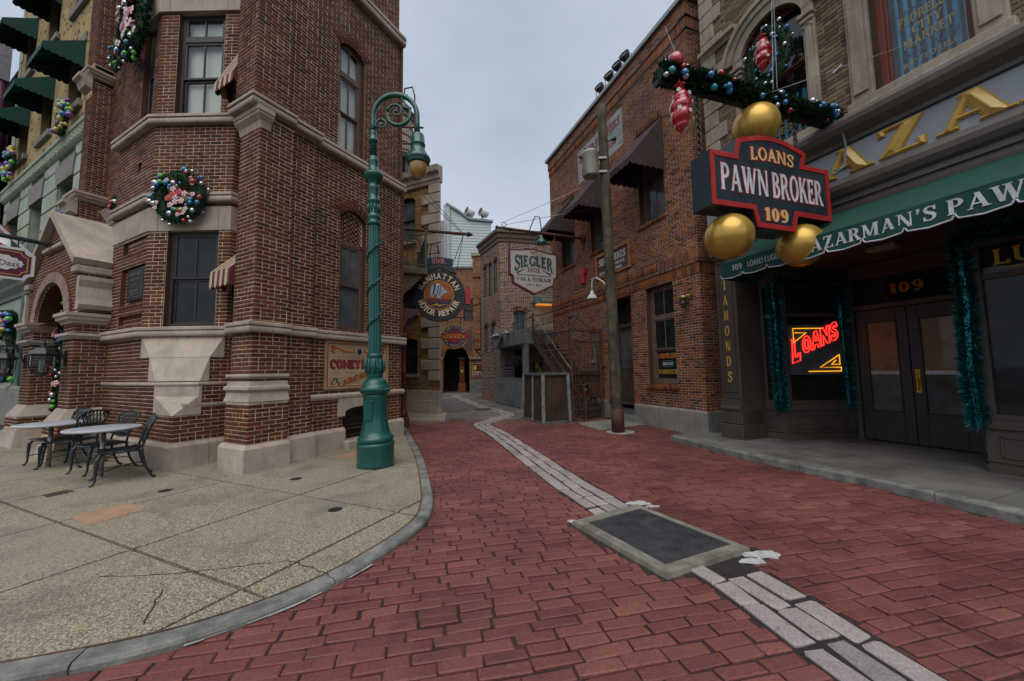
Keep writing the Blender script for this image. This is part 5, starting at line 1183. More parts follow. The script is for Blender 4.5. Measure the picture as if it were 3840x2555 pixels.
def needles(mb, path, rad, n, ln=.07, closed=False, rnd=random, wd=.010):
    """bushy needle clusters round a path"""
    P = [np.array(p, float) for p in path]; m = len(P)
    for _ in range(n):
        i = rnd.randrange(m if closed else m - 1); t = rnd.random(); a, b = P[i], P[(i + 1) % m]; c = a * (1 - t) + b * t; d = unit(b - a)
        v = np.array([rnd.gauss(0, 1) for _ in range(3)]); v -= d * (v @ d); v = unit(v); r = rad * rnd.uniform(.45, 1.0); base = c + v * r * .55; tip = base + unit(v + d * rnd.uniform(-.9, .9) + np.array([rnd.gauss(0, .3) for _ in range(3)])) * ln * rnd.uniform(.6, 1.3)
        s = unit(np.cross(tip - base, np.array([rnd.gauss(0, 1) for _ in range(3)]))) * wd; k = np.cross(unit(tip - base), s)
        mid = base * .45 + tip * .55
        mb.add([base, mid + s, tip, mid - s], [(0, 1, 2, 3)]); mb.add([base, mid + k, tip, mid - k], [(0, 1, 2, 3)])
def core_tube(mb, path, rad, closed): mb.tube(path, rad * .6, 7, closed)
def wreath(M_, Rr, rad, label, cols, nb=26, bs=.05, candies=0, seed=1, nn_=1500, sx=1., sz=1.):
    rnd = random.Random(seed); W = empty('christmas_wreath', M=M_ @ Matrix.Diagonal((1, .55, 1, 1)), label=label, cat='wreath', group='christmas wreaths')
    path = [(Rr * sx * math.cos(a), 0, Rr * sz * math.sin(a)) for a in [2 * math.pi * k / 36 for k in range(36)]]
    m = MB(); core_tube(m, path, rad, True); needles(m, path, rad, nn_, Rr * .19, True, rnd, Rr * .022); m.build('foliage', M_PINE, W)
    for k in range(nb):
        a = rnd.uniform(0, 6.283); ph = rnd.uniform(-1.5, 1.5) + (.5 if math.cos(a) > 0 else 0); q = rad * .95 * math.sin(ph); c = rnd.choice(cols); s = bs * rnd.uniform(.6, 1.25)
        link('bauble', ball_mesh(c), W, Matrix.Translation(((Rr * sx + q) * math.cos(a), -rad * 1.02 * math.cos(ph), (Rr * sz + q) * math.sin(a))) @ Matrix.Diagonal((s, s * 1.7, s, 1)))
    for k in range(candies):
        if k < 9: a = 2.39996 * k; q = .17 * Rr * math.sqrt(k); s = Rr * .15
        else: a = rnd.uniform(0, 6.28); q = Rr * rnd.uniform(.85, 1.15); s = Rr * .12
        if k in (1, 3, 4): link('bauble', ball_mesh(M_CANDYR), W, Matrix.Translation((q * math.cos(a), -rad, q * math.sin(a) - .1 * Rr)) @ Matrix.Diagonal((s * 1.1, s * .4, s * 1.1, 1))); continue
        link('peppermint', CANDY, W, Matrix.Translation((q * math.cos(a), -rad * 1.0, q * math.sin(a) - (.1 * Rr if k < 9 else 0))) @ Matrix.Rotation(rnd.uniform(0, 3), 4, 'Y') @ Matrix.Diagonal((s, s, s, 1)))
    return W
cold = [M_SILV, M_REDB, M_GRNB, M_SILV, M_BLUEB]; mardi = [M_BLUEB, M_PURB, M_YELB, M_YELB, M_BLUEB, M_GRNB]
FCH = FA @ faceM(CH0, CH1); FLF = FA @ faceM((0, 3.0), CH0)
wreath(FCH @ Matrix.Translation((.68, -.16, 4.86)), .37, .17, 'round candy wreath over the ground floor bay window', cold, 46, .040, 20, 1, 3200)
wreath(FLF @ Matrix.Translation((.95, -.2, 8.62)), .58, .2, 'large candy wreath high on the upper storey of the bay', cold, 40, .045, 14, 2, 2600, .85, 1.1)
wreath(FA @ faceM(g0, g1) @ Matrix.Translation((16 - 8.55, -.25, 9.1)), .36, .17, 'bright bauble wreath on the tan wall next to the brick buttress', mardi, 34, .07, 0, 3, 1500, 1, 1.15)
wreath(FA @ faceM(g0, g1) @ Matrix.Translation((16 - 14.3, -.25, 9.3)), .40, .18, 'bright bauble wreath at the far left corner of the tan wall', mardi, 34, .08, 0, 4, 1300, 1, 1.15)
wreath(FA @ Matrix.Translation((.42, 5.2, 9.75)) @ Matrix.Rotation(R(-90), 4, 'Z'), .33, .15, 'small dark wreath tucked between brick buttress and bay', cold, 16, .035, 0, 5, 1000)
wreath(FA @ Matrix.Translation((.40, 4.55, 5.5)) @ Matrix.Rotation(R(-90), 4, 'Z'), .36, .12, 'narrow wreath half hidden beside the bay above the slate roof', cold, 14, .04, 0, 6, 900, .4, 1)
wreath(FA @ faceM(g0, g1) @ Matrix.Translation((16 - 8.9, .1, 6.3)), .5, .2, 'bauble wreath with gold sprays and lime bow in a green storey window', mardi, 30, .08, 0, 7, 1100, .7, 1.1)
def garland(path, rad, label, cols, nb, bs, n, seed=1, candies=0, mat_=None, name='christmas_garland', cat='garland', ln=.09, out=(0, -1, 0), wd=.012, front=True):
    rnd = random.Random(seed); P = [np.array(p, float) for p in path]; o = P[0]; G = empty(name, tuple(o), 0, label, cat); P = [p - o for p in P]
    m = MB(); core_tube(m, P, rad, False); needles(m, P, rad, n, ln, False, rnd, wd); m.build('foliage', mat_ or M_PINE, G)
    ou = unit(np.array(out, float)); sd = unit(np.cross(ou, P[1] - P[0]))
    for k in range(nb + candies):
        i = rnd.randrange(len(P) - 1); t = rnd.random(); c = P[i] * (1 - t) + P[i + 1] * t; an = rnd.uniform(-1.5, 1.5); p = c + (ou * math.cos(an) + sd * math.sin(an)) * rad * .95; s = bs * rnd.uniform(.6, 1.25)
        if k < nb: link('bauble', ball_mesh(rnd.choice(cols)), G, Matrix.Translation(tuple(p)) @ Matrix.Diagonal((s, s, s, 1)))
        else: link('peppermint', CANDY, G, Matrix.Translation(tuple(p)) @ Matrix.Rotation(math.atan2(ou[0], -ou[1]), 4, 'Z') @ Matrix.Diagonal((s * 1.7, s * 1.7, s * 1.7, 1)))
    return G
def wp(u, v, z): return tuple(FA @ Vector((u, v, z)))
od = tuple((FA.to_3x3() @ Vector((-.8, -.6, 0))))
ap = [(-.02, 5.55, .75), (-.02, 5.58, 1.6), (-.02, 5.55, 2.5), (-.02, 5.35, 3.05), (-.02, 4.95, 3.35)]
garland([wp(*q) for q in ap], .17, 'candy garland hanging down inside the porch arch', cold, 34, .05, 2600, 11, 9, out=od)
hgl = hl[0]; vv = 14.2 
gp = [(.36, 13.0, 1.5), (.36, 13.0, 3.2), (.36, 12.95, 3.75), (.36, 14.2, 3.85), (.36, 14.75, 3.7), (.36, 14.78, 1.6)]
garland([wp(*q) for q in gp], .22, 'bauble garland framing the ground floor window of the green building', mardi, 70, .085, 2600, 12, out=od)
gp = [(.36, 12.3, 1.6), (.36, 12.3, 3.4)]
# ---------------------------------------------------------------- street lamp
LP = empty('street_lamp', M=Matrix.Translation((-2.235 * KS, 6.29 * KS, .06)) @ Matrix.Rotation(R(-1.25), 4, 'Y') @ Matrix.Diagonal((KS, KS, KS, 1)), label='tall teal ornate street lamp with curled arm on the sidewalk corner', cat='street lamp')
m = MB(); m.sm = False
prof = [(.29, 0), (.295, .03), (.29, .06), (.288, .30), (.296, .32), (.296, .36), (.28, .38)]
m.sm = True; m.lathe(prof, 40); m.lathe([(.25, .37), (.275, .40), (.285, .43), (.275, .46), (.25, .49), (.235, .50), (.22, .56), (.20, .66), (.187, .76), (.186, .80), (.186, 1.10), (.19, 1.12), (.186, 1.14)], 40)
m.lathe([(.19, 1.14), (.225, 1.18), (.24, 1.22), (.232, 1.26), (.205, 1.29), (.19, 1.31), (.19, 1.34), (.16, 1.37), (.125, 1.42)], 40); m.build('base', M_TEAL, LP)
m = MB(); m.bbox((-.085, -.205, .72), (.07, -.17, 1.06), .015); [m.sphere((x, -.206, z), .008, 6, 4) for x in (-.07, .055) for z in (.74, 1.04)]; d = m.build('access_door', M_TEAL, LP); d.matrix_local = Matrix.Rotation(R(-14), 4, 'Z')
m = MB(); m.sm = True
m.lathe([(.12, 1.42), (.128, 1.45), (.12, 1.48), (.13, 1.50), (.148, 1.56), (.146, 1.64), (.12, 1.72), (.115, 1.74), (.128, 1.76), (.128, 1.79), (.115, 1.81)], 32)
for k in range(10):
    a = 2 * math.pi * k / 10; m.tube([(.125 * math.cos(a), .125 * math.sin(a), 1.49), (.155 * math.cos(a), .155 * math.sin(a), 1.57), (.145 * math.cos(a), .145 * math.sin(a), 1.66), (.15 * math.cos(a), .15 * math.sin(a), 1.72)], [.02, .026, .02, .012], 6)
for k in range(44):
    a = 2 * math.pi * k / 44; m.tube([(.225 * math.cos(a), .225 * math.sin(a), 1.185), (.243 * math.cos(a + .09), .243 * math.sin(a + .09), 1.22), (.225 * math.cos(a + .18), .225 * math.sin(a + .18), 1.255)], .008, 5)
m.build('collar', M_TEAL, LP)
fl = MB(); n = 32; zz = [1.81, 2.6, 3.4, 3.98]; rr_ = [.105, .098, .092, .088]
vs = []
for r0, z in zip(rr_, zz):
    for k in range(n): a = 2 * math.pi * k / n; r = r0 * (1 if k % 2 else .9); vs.append((r * math.cos(a), r * math.sin(a), z))
fl.add(vs, [(i * n + k, i * n + (k + 1) % n, (i + 1) * n + (k + 1) % n, (i + 1) * n + k) for i in range(3) for k in range(n)]); fl.build('shaft', M_TEAL, LP)
m = MB(); m.sm = True; rnd = random.Random(5)
for k in range(150):
    t = k / 150; z = 1.95 + 1.9 * t; a = 2 * math.pi * (t * 3.2) + .6; c = (.10 * math.cos(a), .10 * math.sin(a), z); b = (.125 * math.cos(a + .08), .125 * math.sin(a + .08), z + rnd.uniform(.0, .045)); m.tube([c, b, (.112 * math.cos(a + .2), .112 * math.sin(a + .2), z + rnd.uniform(-.02, .05))], [.008, .015, .004], 5)
m.build('vine_wrap', M_TEAL, LP)
m = MB(); m.sm = True
m.lathe([(.088, 3.98), (.11, 4.0), (.115, 4.03), (.10, 4.06), (.10, 4.10), (.112, 4.12), (.112, 4.15), (.092, 4.18), (.092, 4.38), (.105, 4.40), (.105, 4.43), (.088, 4.46), (.082, 4.60), (.098, 4.63), (.098, 4.66), (.085, 4.69), (.085, 4.72), (.11, 4.76), (.14, 4.80), (.165, 4.86), (.168, 4.89), (.14, 4.91), (.085, 4.93), (.078, 5.05), (.085, 5.12), (.088, 5.15), (.07, 5.17), (.075, 5.20), (.055, 5.22)], 28)
for k in range(12): a = 2 * math.pi * k / 12; m.tube([(.09 * math.cos(a), .09 * math.sin(a), 4.2), (.1 * math.cos(a), .1 * math.sin(a), 4.3), (.094 * math.cos(a), .094 * math.sin(a), 4.36)], .014, 5)
m.lathe([(.055, 5.22), (.05, 5.46), (.075, 5.48), (.082, 5.51), (.07, 5.54), (.06, 5.56), (.055, 5.62), (.065, 5.66), (.05, 5.68)], 20); m.build('capital', M_TEAL, LP)
m = MB(); m.sm = True; rad = .385; zc = 5.95
pts = [(0, 0, 5.66), (0, 0, 5.8)] + [(rad - rad * math.cos(a), 0, zc + rad * math.sin(a)) for a in [math.pi * k / 20 for k in range(21)]] + [(2 * rad + .0, 0, 5.8), (2 * rad + .005, 0, 5.58)]
m.tube(pts, .042, 12); m.build('arm', M_TEAL, LP)
def spiral(cx, cz, r0, r1, a0, a1, n=26): return [(cx + (r0 + (r1 - r0) * k / n) * math.cos(R(a0 + (a1 - a0) * k / n)), 0, cz + (r0 + (r1 - r0) * k / n) * math.sin(R(a0 + (a1 - a0) * k / n))) for k in range(n + 1)]
m = MB(); m.sm = True
big = spiral(.44, 5.98, .22, .19, 55, -190, 26); rs = [.018 + .016 * math.sin(math.pi * k / 26) for k in range(27)]; m.tube([(.5, 0, 6.28)] + big, [.03] + rs, 8)
m.tube(spiral(.40, 6.03, .15, .03, 175, -220, 26), [.024 - .01 * k / 26 for k in range(27)], 8)
m.tube([(.06, 0, 5.74)] + spiral(.15, 5.80, .11, .02, 190, -260, 26), [.02] + [.022 - .010 * k / 26 for k in range(27)], 8)
m.sphere((.40, 0, 6.03), .03, 8, 6); m.sphere((.15, 0, 5.8), .026, 8, 6)
for k in range(14): a = R(60 + 60 * k / 13); m.sphere((rad + (rad + .03) * math.cos(a), 0, zc + (rad + .03) * math.sin(a)), .03, 8, 5, (1, 1.2, .7))
for t in (3, 8, 14, 20): p = big[t]; m.sphere(p, .04, 8, 6, (1, .8, .8))
m.build('scrollwork', M_TEAL, LP)
m = MB(); m.sm = True; T2 = Matrix.Translation((2 * rad + .005, 0, 0))
m.lathe([(.06, 5.60), (.10, 5.585), (.113, 5.55), (.115, 5.42), (.125, 5.41), (.125, 5.39), (.112, 5.38), (.125, 5.30), (.165, 5.22), (.20, 5.17), (.21, 5.14), (.205, 5.11), (.185, 5.09), (.19, 5.07), (.175, 5.05), (.15, 5.06)], 28, T2); m.build('lamp_hood', M_TEAL, LP)
m = MB(); m.sm = True; m.lathe([(.155, 5.07), (.158, 5.02), (.150, 4.95), (.125, 4.88), (.085, 4.83), (.05, 4.815), (.045, 4.80), (.03, 4.79), (0.001, 4.785)], 24, T2)
m.build('globe', mat('amber_glass', (.36, .22, .055), .22, var=.08, bmp=0, coat=.7), LP)
# ---------------------------------------------------------------- cafe tables and chairs
def cafe_table(loc, label):
    t = empty('cafe_table', M=Matrix.Translation(loc) @ Matrix.Scale(KS, 4), label=label, cat='table', group='cafe tables on the sidewalk')
    m = MB(); m.sm = True; m.lathe([(.0, .70), (.405, .70), (.42, .706), (.428, .72), (.42, .735), (.405, .74), (0, .74)], 40); m.build('table_top', mat('grey_laminate', (.42, .45, .48), .35, var=.04, bmp=0), t)
    m = MB(); m.sm = True; m.lathe([(.03, .0), (.03, .70)], 16); m.build('post', mat('brushed_steel', (.33, .30, .26), .35, metal=.8), t)
    MB().lathe([(.05, 0), (.05, .012), (.03, .02)], 16).build('foot_flange', M_GALV, t); MB().lathe([(.12, .685), (.12, .699)], 16).build('top_flange', M_GALV, t)
cafe_table((-6.15 * KS, 5.79 * KS, .06), 'round grey cafe table nearer the brick bay'); cafe_table((-7.76 * KS, 6.47 * KS, .06), 'round grey cafe table farther from the brick bay')
M_CAST = mat('cast_iron_chair', (.010, .016, .020), .38, var=.25, scale=20, bmp=.08, coat=.2)
def cafe_chair():
    c = empty('patio_chair')
    m = MB(); m.sm = True   # seat frame and pierced seat
    fr = [(-.235, -.21, .44), (-.24, .0, .435), (-.225, .21, .43), (-.12, .245, .43), (.12, .245, .43), (.225, .21, .43), (.24, 0, .435), (.235, -.21, .44)]; m.tube(fr, .017, 8, True)
    m.build('seat_frame', M_CAST, c)
    m = MB()
    for k in range(-5, 6): m.bar((k * .044 - .1, -.2, .442), (k * .044 + .1, .225, .436), .02, .008); m.bar((k * .044 + .1, -.2, .446), (k * .044 - .1, .225, .44), .02, .008)
    m.bbox((-.22, -.2, .43), (.22, .22, .438), .003); m.build('seat', M_CAST, c)
    for s in (-1, 1):
        m = MB(); m.sm = True; m.tube([(s * .22, .2, .43), (s * .245, .235, .36), (s * .235, .245, .2), (s * .225, .25, .06), (s * .235, .275, .015), (s * .24, .30, .012)], [.024, .026, .018, .014, .016, .02], 8); m.build('leg', M_CAST, c)
        m = MB(); m.sm = True; m.tube([(s * .225, -.2, .46), (s * .22, -.215, .36), (s * .225, -.26, .18), (s * .235, -.33, .04), (s * .24, -.37, .012)], [.02, .02, .016, .015, .02], 8); m.build('leg', M_CAST, c)
        m = MB(); m.sm = True; m.tube([(s * .225, -.2, .44), (s * .22, -.23, .56), (s * .235, -.265, .70), (s * .27, -.30, .80), (s * .275, -.325, .86), (s * .24, -.345, .895), (s * .215, -.335, .87), (s * .235, -.325, .85)], [.016, .015, .015, .015, .016, .018, .014, .01], 8); m.build('back_post', M_CAST, c)
    m = MB(); m.sm = True; tp = [(x, -.335 - .01 * math.cos(x * 4), .90 + .035 * math.cos(x * 6.3)) for x in [-.24 + .48 * k / 12 for k in range(13)]]; m.tube(tp, .015, 8)
    m.tube([(x, -.235 - .0 * x, .555 - .035 * math.cos(x * 7)) for x in [-.215 + .43 * k / 10 for k in range(11)]], .013, 8); m.build('back_rail', M_CAST, c)
    m = MB(); m.sm = True
    B_ = lambda x, t: (x * (.9 + .2 * t), -.235 - .1 * t, .53 + .36 * t + .03 * math.cos(x * 6) * t)
    for k in range(-4, 5):
        x = k * .06
        for s in (-1, 1):
            pts = [(x + s * q * .16, q) for q in [i / 6 for i in range(7)]]; pts = [B_(a, t) for a, t in pts if abs(a) < .245]
            if len(pts) > 1: m.tube(pts, .0085, 5)
    for s in (-1, 1):
        m.tube([B_(s * a, t) for a, t in ((.05, 0), (.1, .12), (.05, .24), (.02, .12))], .009, 5); m.tube([B_(s * a, t) for a, t in ((.21, .98), (.15, .9), (.17, .82), (.2, .86))], .010, 5)
    m.build('lattice_back', M_CAST, c)
    m = MB(); m.sm = True; m.tube([(-.23, .245, .16), (0, 0, .2), (.228, -.255, .19)], .008, 6); m.tube([(.23, .245, .16), (0, 0, .205), (-.228, -.255, .19)], .008, 6); m.build('stretcher', M_CAST, c)
    return c
ch0 = cafe_chair()
for i, (x, y, hd, lb) in enumerate([(-5.74, 5.66, 222, 'black cast iron patio chair with its side to the bay corner, rightmost of the four'), (-6.6, 6.2, 200, 'black lattice back patio chair behind the nearer cafe table'), (-7.55, 6.6, 262, 'black patio chair seen edge-on between the two cafe tables'), (-8.1, 6.85, 198, 'black lattice back patio chair behind the farther cafe table')]):
    c = ch0 if i == 0 else copytree(ch0); c.matrix_world = Matrix.Translation((x * KS, y * KS, .06)) @ Matrix.Rotation(R(-hd), 4, 'Z') @ Matrix.Scale(1.03, 4); tag(c, lb, 'chair', 'cast iron patio chairs')
lantern((.12, 12.0, 2.45), R(90), 'black lantern in front of the garlanded window of the green building')
# ---------------------------------------------------------------- warehouse of orange brick (frame: x towards the camera along the wall, y into the building)
FB = frame(4.56, 9.04, 0, 160.)
WB = empty('warehouse', M=FB, label='orange brick warehouse with soldier course belts and brown awnings', cat='building')
Q0, Q1 = (-8.15, .06), (-.06, .06); QL = 8.09
S_ = lambda s: QL + .06 - s      # distance from the near corner -> u on the face
def hole(s0, s1, z0, z1, **k): return dict(u0=S_(s1), u1=S_(s0), z0=z0, z1=z1, **k)
hW1 = hole(.95, 2.02, 1.2, 3.95, deep=.26); hD = hole(2.72, 4.02, .1, 3.93, deep=.5); hSm = hole(4.72, 5.05, 1.95, 3.05, rise=.16, deep=.15); hBl = hole(5.85, 6.75, .9, 3.82, deep=.06)
hU = [hole(a, a + 1.06, 5.86, 8.68, deep=.28) for a in (1.08, 3.78, 6.05)]; hPan = hole(2.78, 5.62, 8.82, 10.15, deep=.0)
fs = [dict(p0=Q0, p1=Q1, z0=.55, z1=10.35, holes=[hW1, hD, hSm, hBl, hPan] + hU, arches=[dict(h=hSm, thick=.2, n=7)] + [dict(h=h, thick=.22, n=14, flat=True, depth=.008) for h in hU]),
      dict(p0=(-.06, .06), p1=(-.06, 2.2), z0=.55, z1=10.35)]
ww, wb = wallset(WB, M_MORT_S, M_BRICK_S, fs, z_origin=.6)
def soldier(B, p0, p1, z0, z1, out, pitch=.0735):
    p0 = np.array(p0, float); p1 = np.array(p1, float); Lw = np.linalg.norm(p1 - p0); x = (p1 - p0) / Lw; X = np.array([*x, 0]); Nn = np.array([-x[1], x[0], 0]); n = int(Lw / pitch)
    for i in range(n): B.one(np.array([*p0, 0]), X, Nn, np.array([0, 0, 1.]), (i + .5) * Lw / n, (z0 + z1) / 2, Lw / n - .01, z1 - z0 - .008, out + random.uniform(-.002, .002), .004)
for (z0, z1, o, kind) in ((3.96, 4.2, .012, 1), (4.24, 4.31, .04, 0), (4.32, 4.56, .05, 1), (4.57, 4.70, .05, 0), (10.36, 10.66, .05, 1), (10.67, 10.80, .09, 0), (10.81, 11.08, .09, 0)):
    m = MB()
    for a, b in ((Q0, (-.06 , .06)), ((-.06, .06), (-.06, 2.2))):
        facebox(m, a, b, -.0 if a is Q0 else -(o - .008), np.linalg.norm(np.array(b) - np.array(a)) + ((o - .008) if a is Q0 else 0), z0, z1, o - .007, .1, 0)
        d = np.array([0, -(o - .008)]) if a is Q0 else np.array([o - .008, 0]); e0 = np.array(a, float) + d - (np.array([0, o]) if a is not Q0 else 0); e1_ = np.array(b, float) + d + (np.array([o - .008, 0]) if a is Q0 else 0)
        (soldier(wb, e0, e1_, z0, z1, .008) if kind else brickface(wb, e0, e1_, z0, z1, z_origin=z0, header=1 if z1 - z0 < .1 else 0))
    m.build('belt_course', M_MORT_S, WB)
for h in hU: voussoirs(wb, Q0, Q1, dict(h, z1=h['z0'] - .12), .11, 12, .05, flat=True, over=.05)
voussoirs(wb, Q0, Q1, dict(hW1, z1=hW1['z0'] - .16), .13, 12, .07, flat=True, over=.06); wb.finish()
m = MB(); m.sweep([(-8.25, -.06), (.06, -.06), (.06, 2.2)], [(-.5, 11.08), (.06, 11.08), (.06, 11.2), (-.5, 11.24)]); m.build('flashing', M_GALV, WB)
# white painted panel with red letters
m = MB(); facebox(m, Q0, Q1, hPan['u0'], hPan['u1'], 8.82, 10.15, 0, .05, 0); pp_ = m.build('painted_panel', mat('panel_mortar', (.32, .36, .34), .9), WB)
M_WB = brickmat('white_painted_brick', [(0, (.50, .52, .52)), (.6, (.58, .6, .6)), (1, (.34, .36, .38))], grime=.3, chips=(.22, .09, .05)); b2 = Bricks(pp_, WB, M_WB, 150); brickface(b2, (-5.62, .058), (-2.78, .058), 8.84, 10.13, z_origin=.6); b2.finish()
M_RB = mat('faded_red_letters', (.33, .06, .045), .85, var=.3, scale=9)
FQ = faceM(Q0, Q1); put_text(pp_, 'SIEGLER BROTHERS', FQ @ Matrix.Translation((hPan['u0'] + .12, -.012, 9.62)), 2.6, .3, M_RB, SLAB, .006); put_text(pp_, 'MOVING STORAGE', FQ @ Matrix.Translation((hPan['u0'] + .3, -.012, 9.1)), 2.2, .22, M_RB, SLAB, .006)
# body, blind window bricks
m = MB(); m.box((-8.1, .6, 0), (-.4, 6, 10.8)); m.build('core', M_BLACK, WB)
m = MB(); facebox(m, Q0, Q1, hBl['u0'], hBl['u1'], .9, 3.82, -.055, .07, 0); bl = m.build('blind_window', M_MORT_U, WB); b3 = Bricks(bl, WB, M_BRICK_U, 60); brickface(b3, (-6.75, .115), (-5.85, .115), .9, 3.82, z_origin=.6); b3.finish()
M_WDW = mat('weathered_window_wood', (.16, .105, .08), .8, var=.25, scale=6, bmp=.2)
wn = sash_window(WB, Q0, Q1, hW1, M_WDW, M_GLASS, deep=.2, fw=.11, transom=3.05, rows=(1, 1), cols=(2, 1), split=.5)
FWn = FQ @ Matrix.Translation((hW1['u0'], .20, 0))
M_SGR = mat('window_red', (.5, .05, .03), .6); M_SGY = mat('window_yellow', (.62, .36, .04), .6)
put_text(wn, 'SIEGLER', FWn @ Matrix.Translation((.18, 0, 1.92)), .72, .12, M_SGR, SLAB, .003, outline=M_SGY, ol=.06); put_text(wn, 'BROS', FWn @ Matrix.Translation((.36, 0, 1.72)), .36, .08, M_WHITE, SLAB, .003); put_text(wn, 'WAREHOUSE', FWn @ Matrix.Translation((.18, 0, 1.48)), .72, .12, M_SGY, SLAB, .003)
ribbon(wn, [(.54 + .25 * math.cos(a), 1.76 + .085 * math.sin(a)) for a in [2 * math.pi * k / 20 for k in range(21)]], [.012] * 21, mat('oval_green', (.1, .3, .22), .6), 'oval', -.003, 0, FWn)
for h in hU: sash_window(WB, Q0, Q1, h, M_WDW, M_GLASSG, deep=.2, fw=.1, transom=7.9)
sash_window(WB, Q0, Q1, dict(hSm, rise=0), M_GREYST, M_GLASSG, deep=.1, fw=.04, cols=(1, 1)); m = MB(); facebox(m, Q0, Q1, hSm['u0'] - .06, hSm['u1'] + .06, 1.86, 1.95, .05); m.build('sill', M_STONE2, WB)
# door, reveal steps
m = MB(); facebox(m, Q0, Q1, hD['u0'] + .05, hD['u1'] - .05, .42, 3.0, -.40, .46, .01); facebox(m, Q0, Q1, hD['u0'] + .2, hD['u1'] - .65, .6, 1.5, -.385, .42, .02); facebox(m, Q0, Q1, hD['u0'] + .65, hD['u1'] - .2, .6, 1.5, -.385, .42, .02); dr = m.build('door', M_BROWN, WB)
m = MB(); facebox(m, Q0, Q1, hD['u0'] + .2, hD['u1'] - .2, 1.65, 2.8, -.384, .41, .01); m.build('pane', M_GLASSG, dr); m = MB(); facebox(m, Q0, Q1, hD['u0'], hD['u1'], 3.0, 3.12, -.34, .46); m.build('door_head', M_BROWN, WB); m = MB(); facebox(m, Q0, Q1, hD['u0'] + .03, hD['u1'] - .03, 3.12, 3.93, -.42, .46, 0); m.build('transom_pane', M_GLASS, WB)
m = MB(); facebox(m, Q0, Q1, hD['u0'] + .62, hD['u0'] + .66, 1.35, 1.6, -.33, .36); m.build('door_handle', M_IRON, dr)
for k in range(2): m = MB(); facebox(m, Q0, Q1, hD['u0'] + .01, hD['u1'] - .01, .0 + .19 * k, .2 + .19 * k, -.02 - .16 * k, .5, .015); m.build('step', M_CONC, WB)
# plinth blocks
for a, b in ((.0, .9), (.91, 1.8), (1.81, 2.66), (4.08, 5.0), (5.01, 6.2), (6.21, 8.1)):
    m = MB(); m.sweep([(-b, .06), (-a, .06)] + ([(0, .06 - .0)] if False else []), [(-.2, -.05), (.06, -.05), (.06, .55), (.03, .60), (-.2, .60)]); m.build('plinth_stone', M_GREYST if a > 3 else mat('plinth_limestone', (.30, .275, .25), .85, var=.2, scale=2.5, bmp=.25, stain=(.15, .13, .115), streak=.3), WB)
m = MB(); m.bbox((-.10, .02, -.05), (.0, .7, .6), .012); m.build('plinth_stone', MATS['plinth_limestone'], WB)
M_BRAWN = mat('brown_canvas', (.052, .028, .03), .85, var=.15, scale=4, fine=120, bmp=.12, stain=(.09, .07, .055))
for h in hU: awning(WB, Q0, Q1, h['u0'] - .04, h['u1'] + .06, 8.62, 7.25, 1.15, [M_BRAWN], n=5, stripes=False, val=.2)
# things on the warehouse wall
ws = empty('warehouse_sign', M=FB @ faceM(Q0, Q1), label='brown wooden wall sign with orange frame behind the utility pole', cat='sign'); a, b = S_(4.45), S_(2.65)
m = MB(); m.bbox((a, -.05, 4.82), (b, -.01, 5.55), .005); m.build('board', mat('sign_brown', (.10, .05, .035), .7), ws)
m = MB(); M_OWOOD = mat('orange_wood', (.36, .14, .04), .6, var=.25, scale=8, bmp=.1)
for q in (((a - .06, -.09, 4.76), (a + .03, -.01, 5.61)), ((b - .03, -.09, 4.76), (b + .06, -.01, 5.61)), ((a, -.085, 4.76), (b, -.01, 4.84)), ((a, -.085, 5.53), (b, -.01, 5.61))): m.bbox(*q, .01)
m.build('frame', M_OWOOD, ws); put_text(ws, 'SIEGLER BROS.', Matrix.Translation((a + .13, -.051, 5.20)), 1.55, .24, M_WHITE, SLAB, .005, outline=M_NAVY, ol=.05); put_text(ws, 'DRY STORAGE', Matrix.Translation((a + .5, -.051, 5.04)), 1.1, .1, M_WHITE, SANS, .004); put_text(ws, 'MOVING PACKING', Matrix.Translation((a + .15, -.051, 4.88)), 1.3, .1, M_WHITE, SANS, .004)
gl = empty('gooseneck_lamp', M=FB @ faceM(Q0, Q1), label='white gooseneck wall lamp under the brown warehouse sign', cat='lamp'); u = S_(4.1)
m = MB(); m.sm = True; m.tube([(u + .5, 0, 4.25), (u + .45, -.12, 4.3), (u + .35, -.3, 4.55), (u + .2, -.45, 4.72), (u + .05, -.5, 4.68), (u, -.5, 4.5), (u, -.5, 4.25)], .028, 8); m.build('arm', M_WHITE, gl)
m = MB(); m.sm = True; m.lathe([(.03, .12), (.06, .1), (.07, .02), (.15, -.08), (.19, -.16), (.185, -.17)], 20, Matrix.Translation((u, -.5, 4.18))); m.build('shade', M_WHITE, gl)
hb_ = empty('horn_strobe', M=FB @ faceM(Q0, Q1), label='small red alarm horn on the warehouse wall', cat='alarm'); u = S_(5.35); m = MB(); m.bbox((u - .16, -.14, 5.2), (u + .16, 0, 5.42), .02); m.build('housing', M_RED, hb_); m = MB(); m.lathe([(.12, -.35), (.12, 0)], 14, Matrix.Translation((u, -.1, 5.2))); m.build('horn', M_RED, hb_)
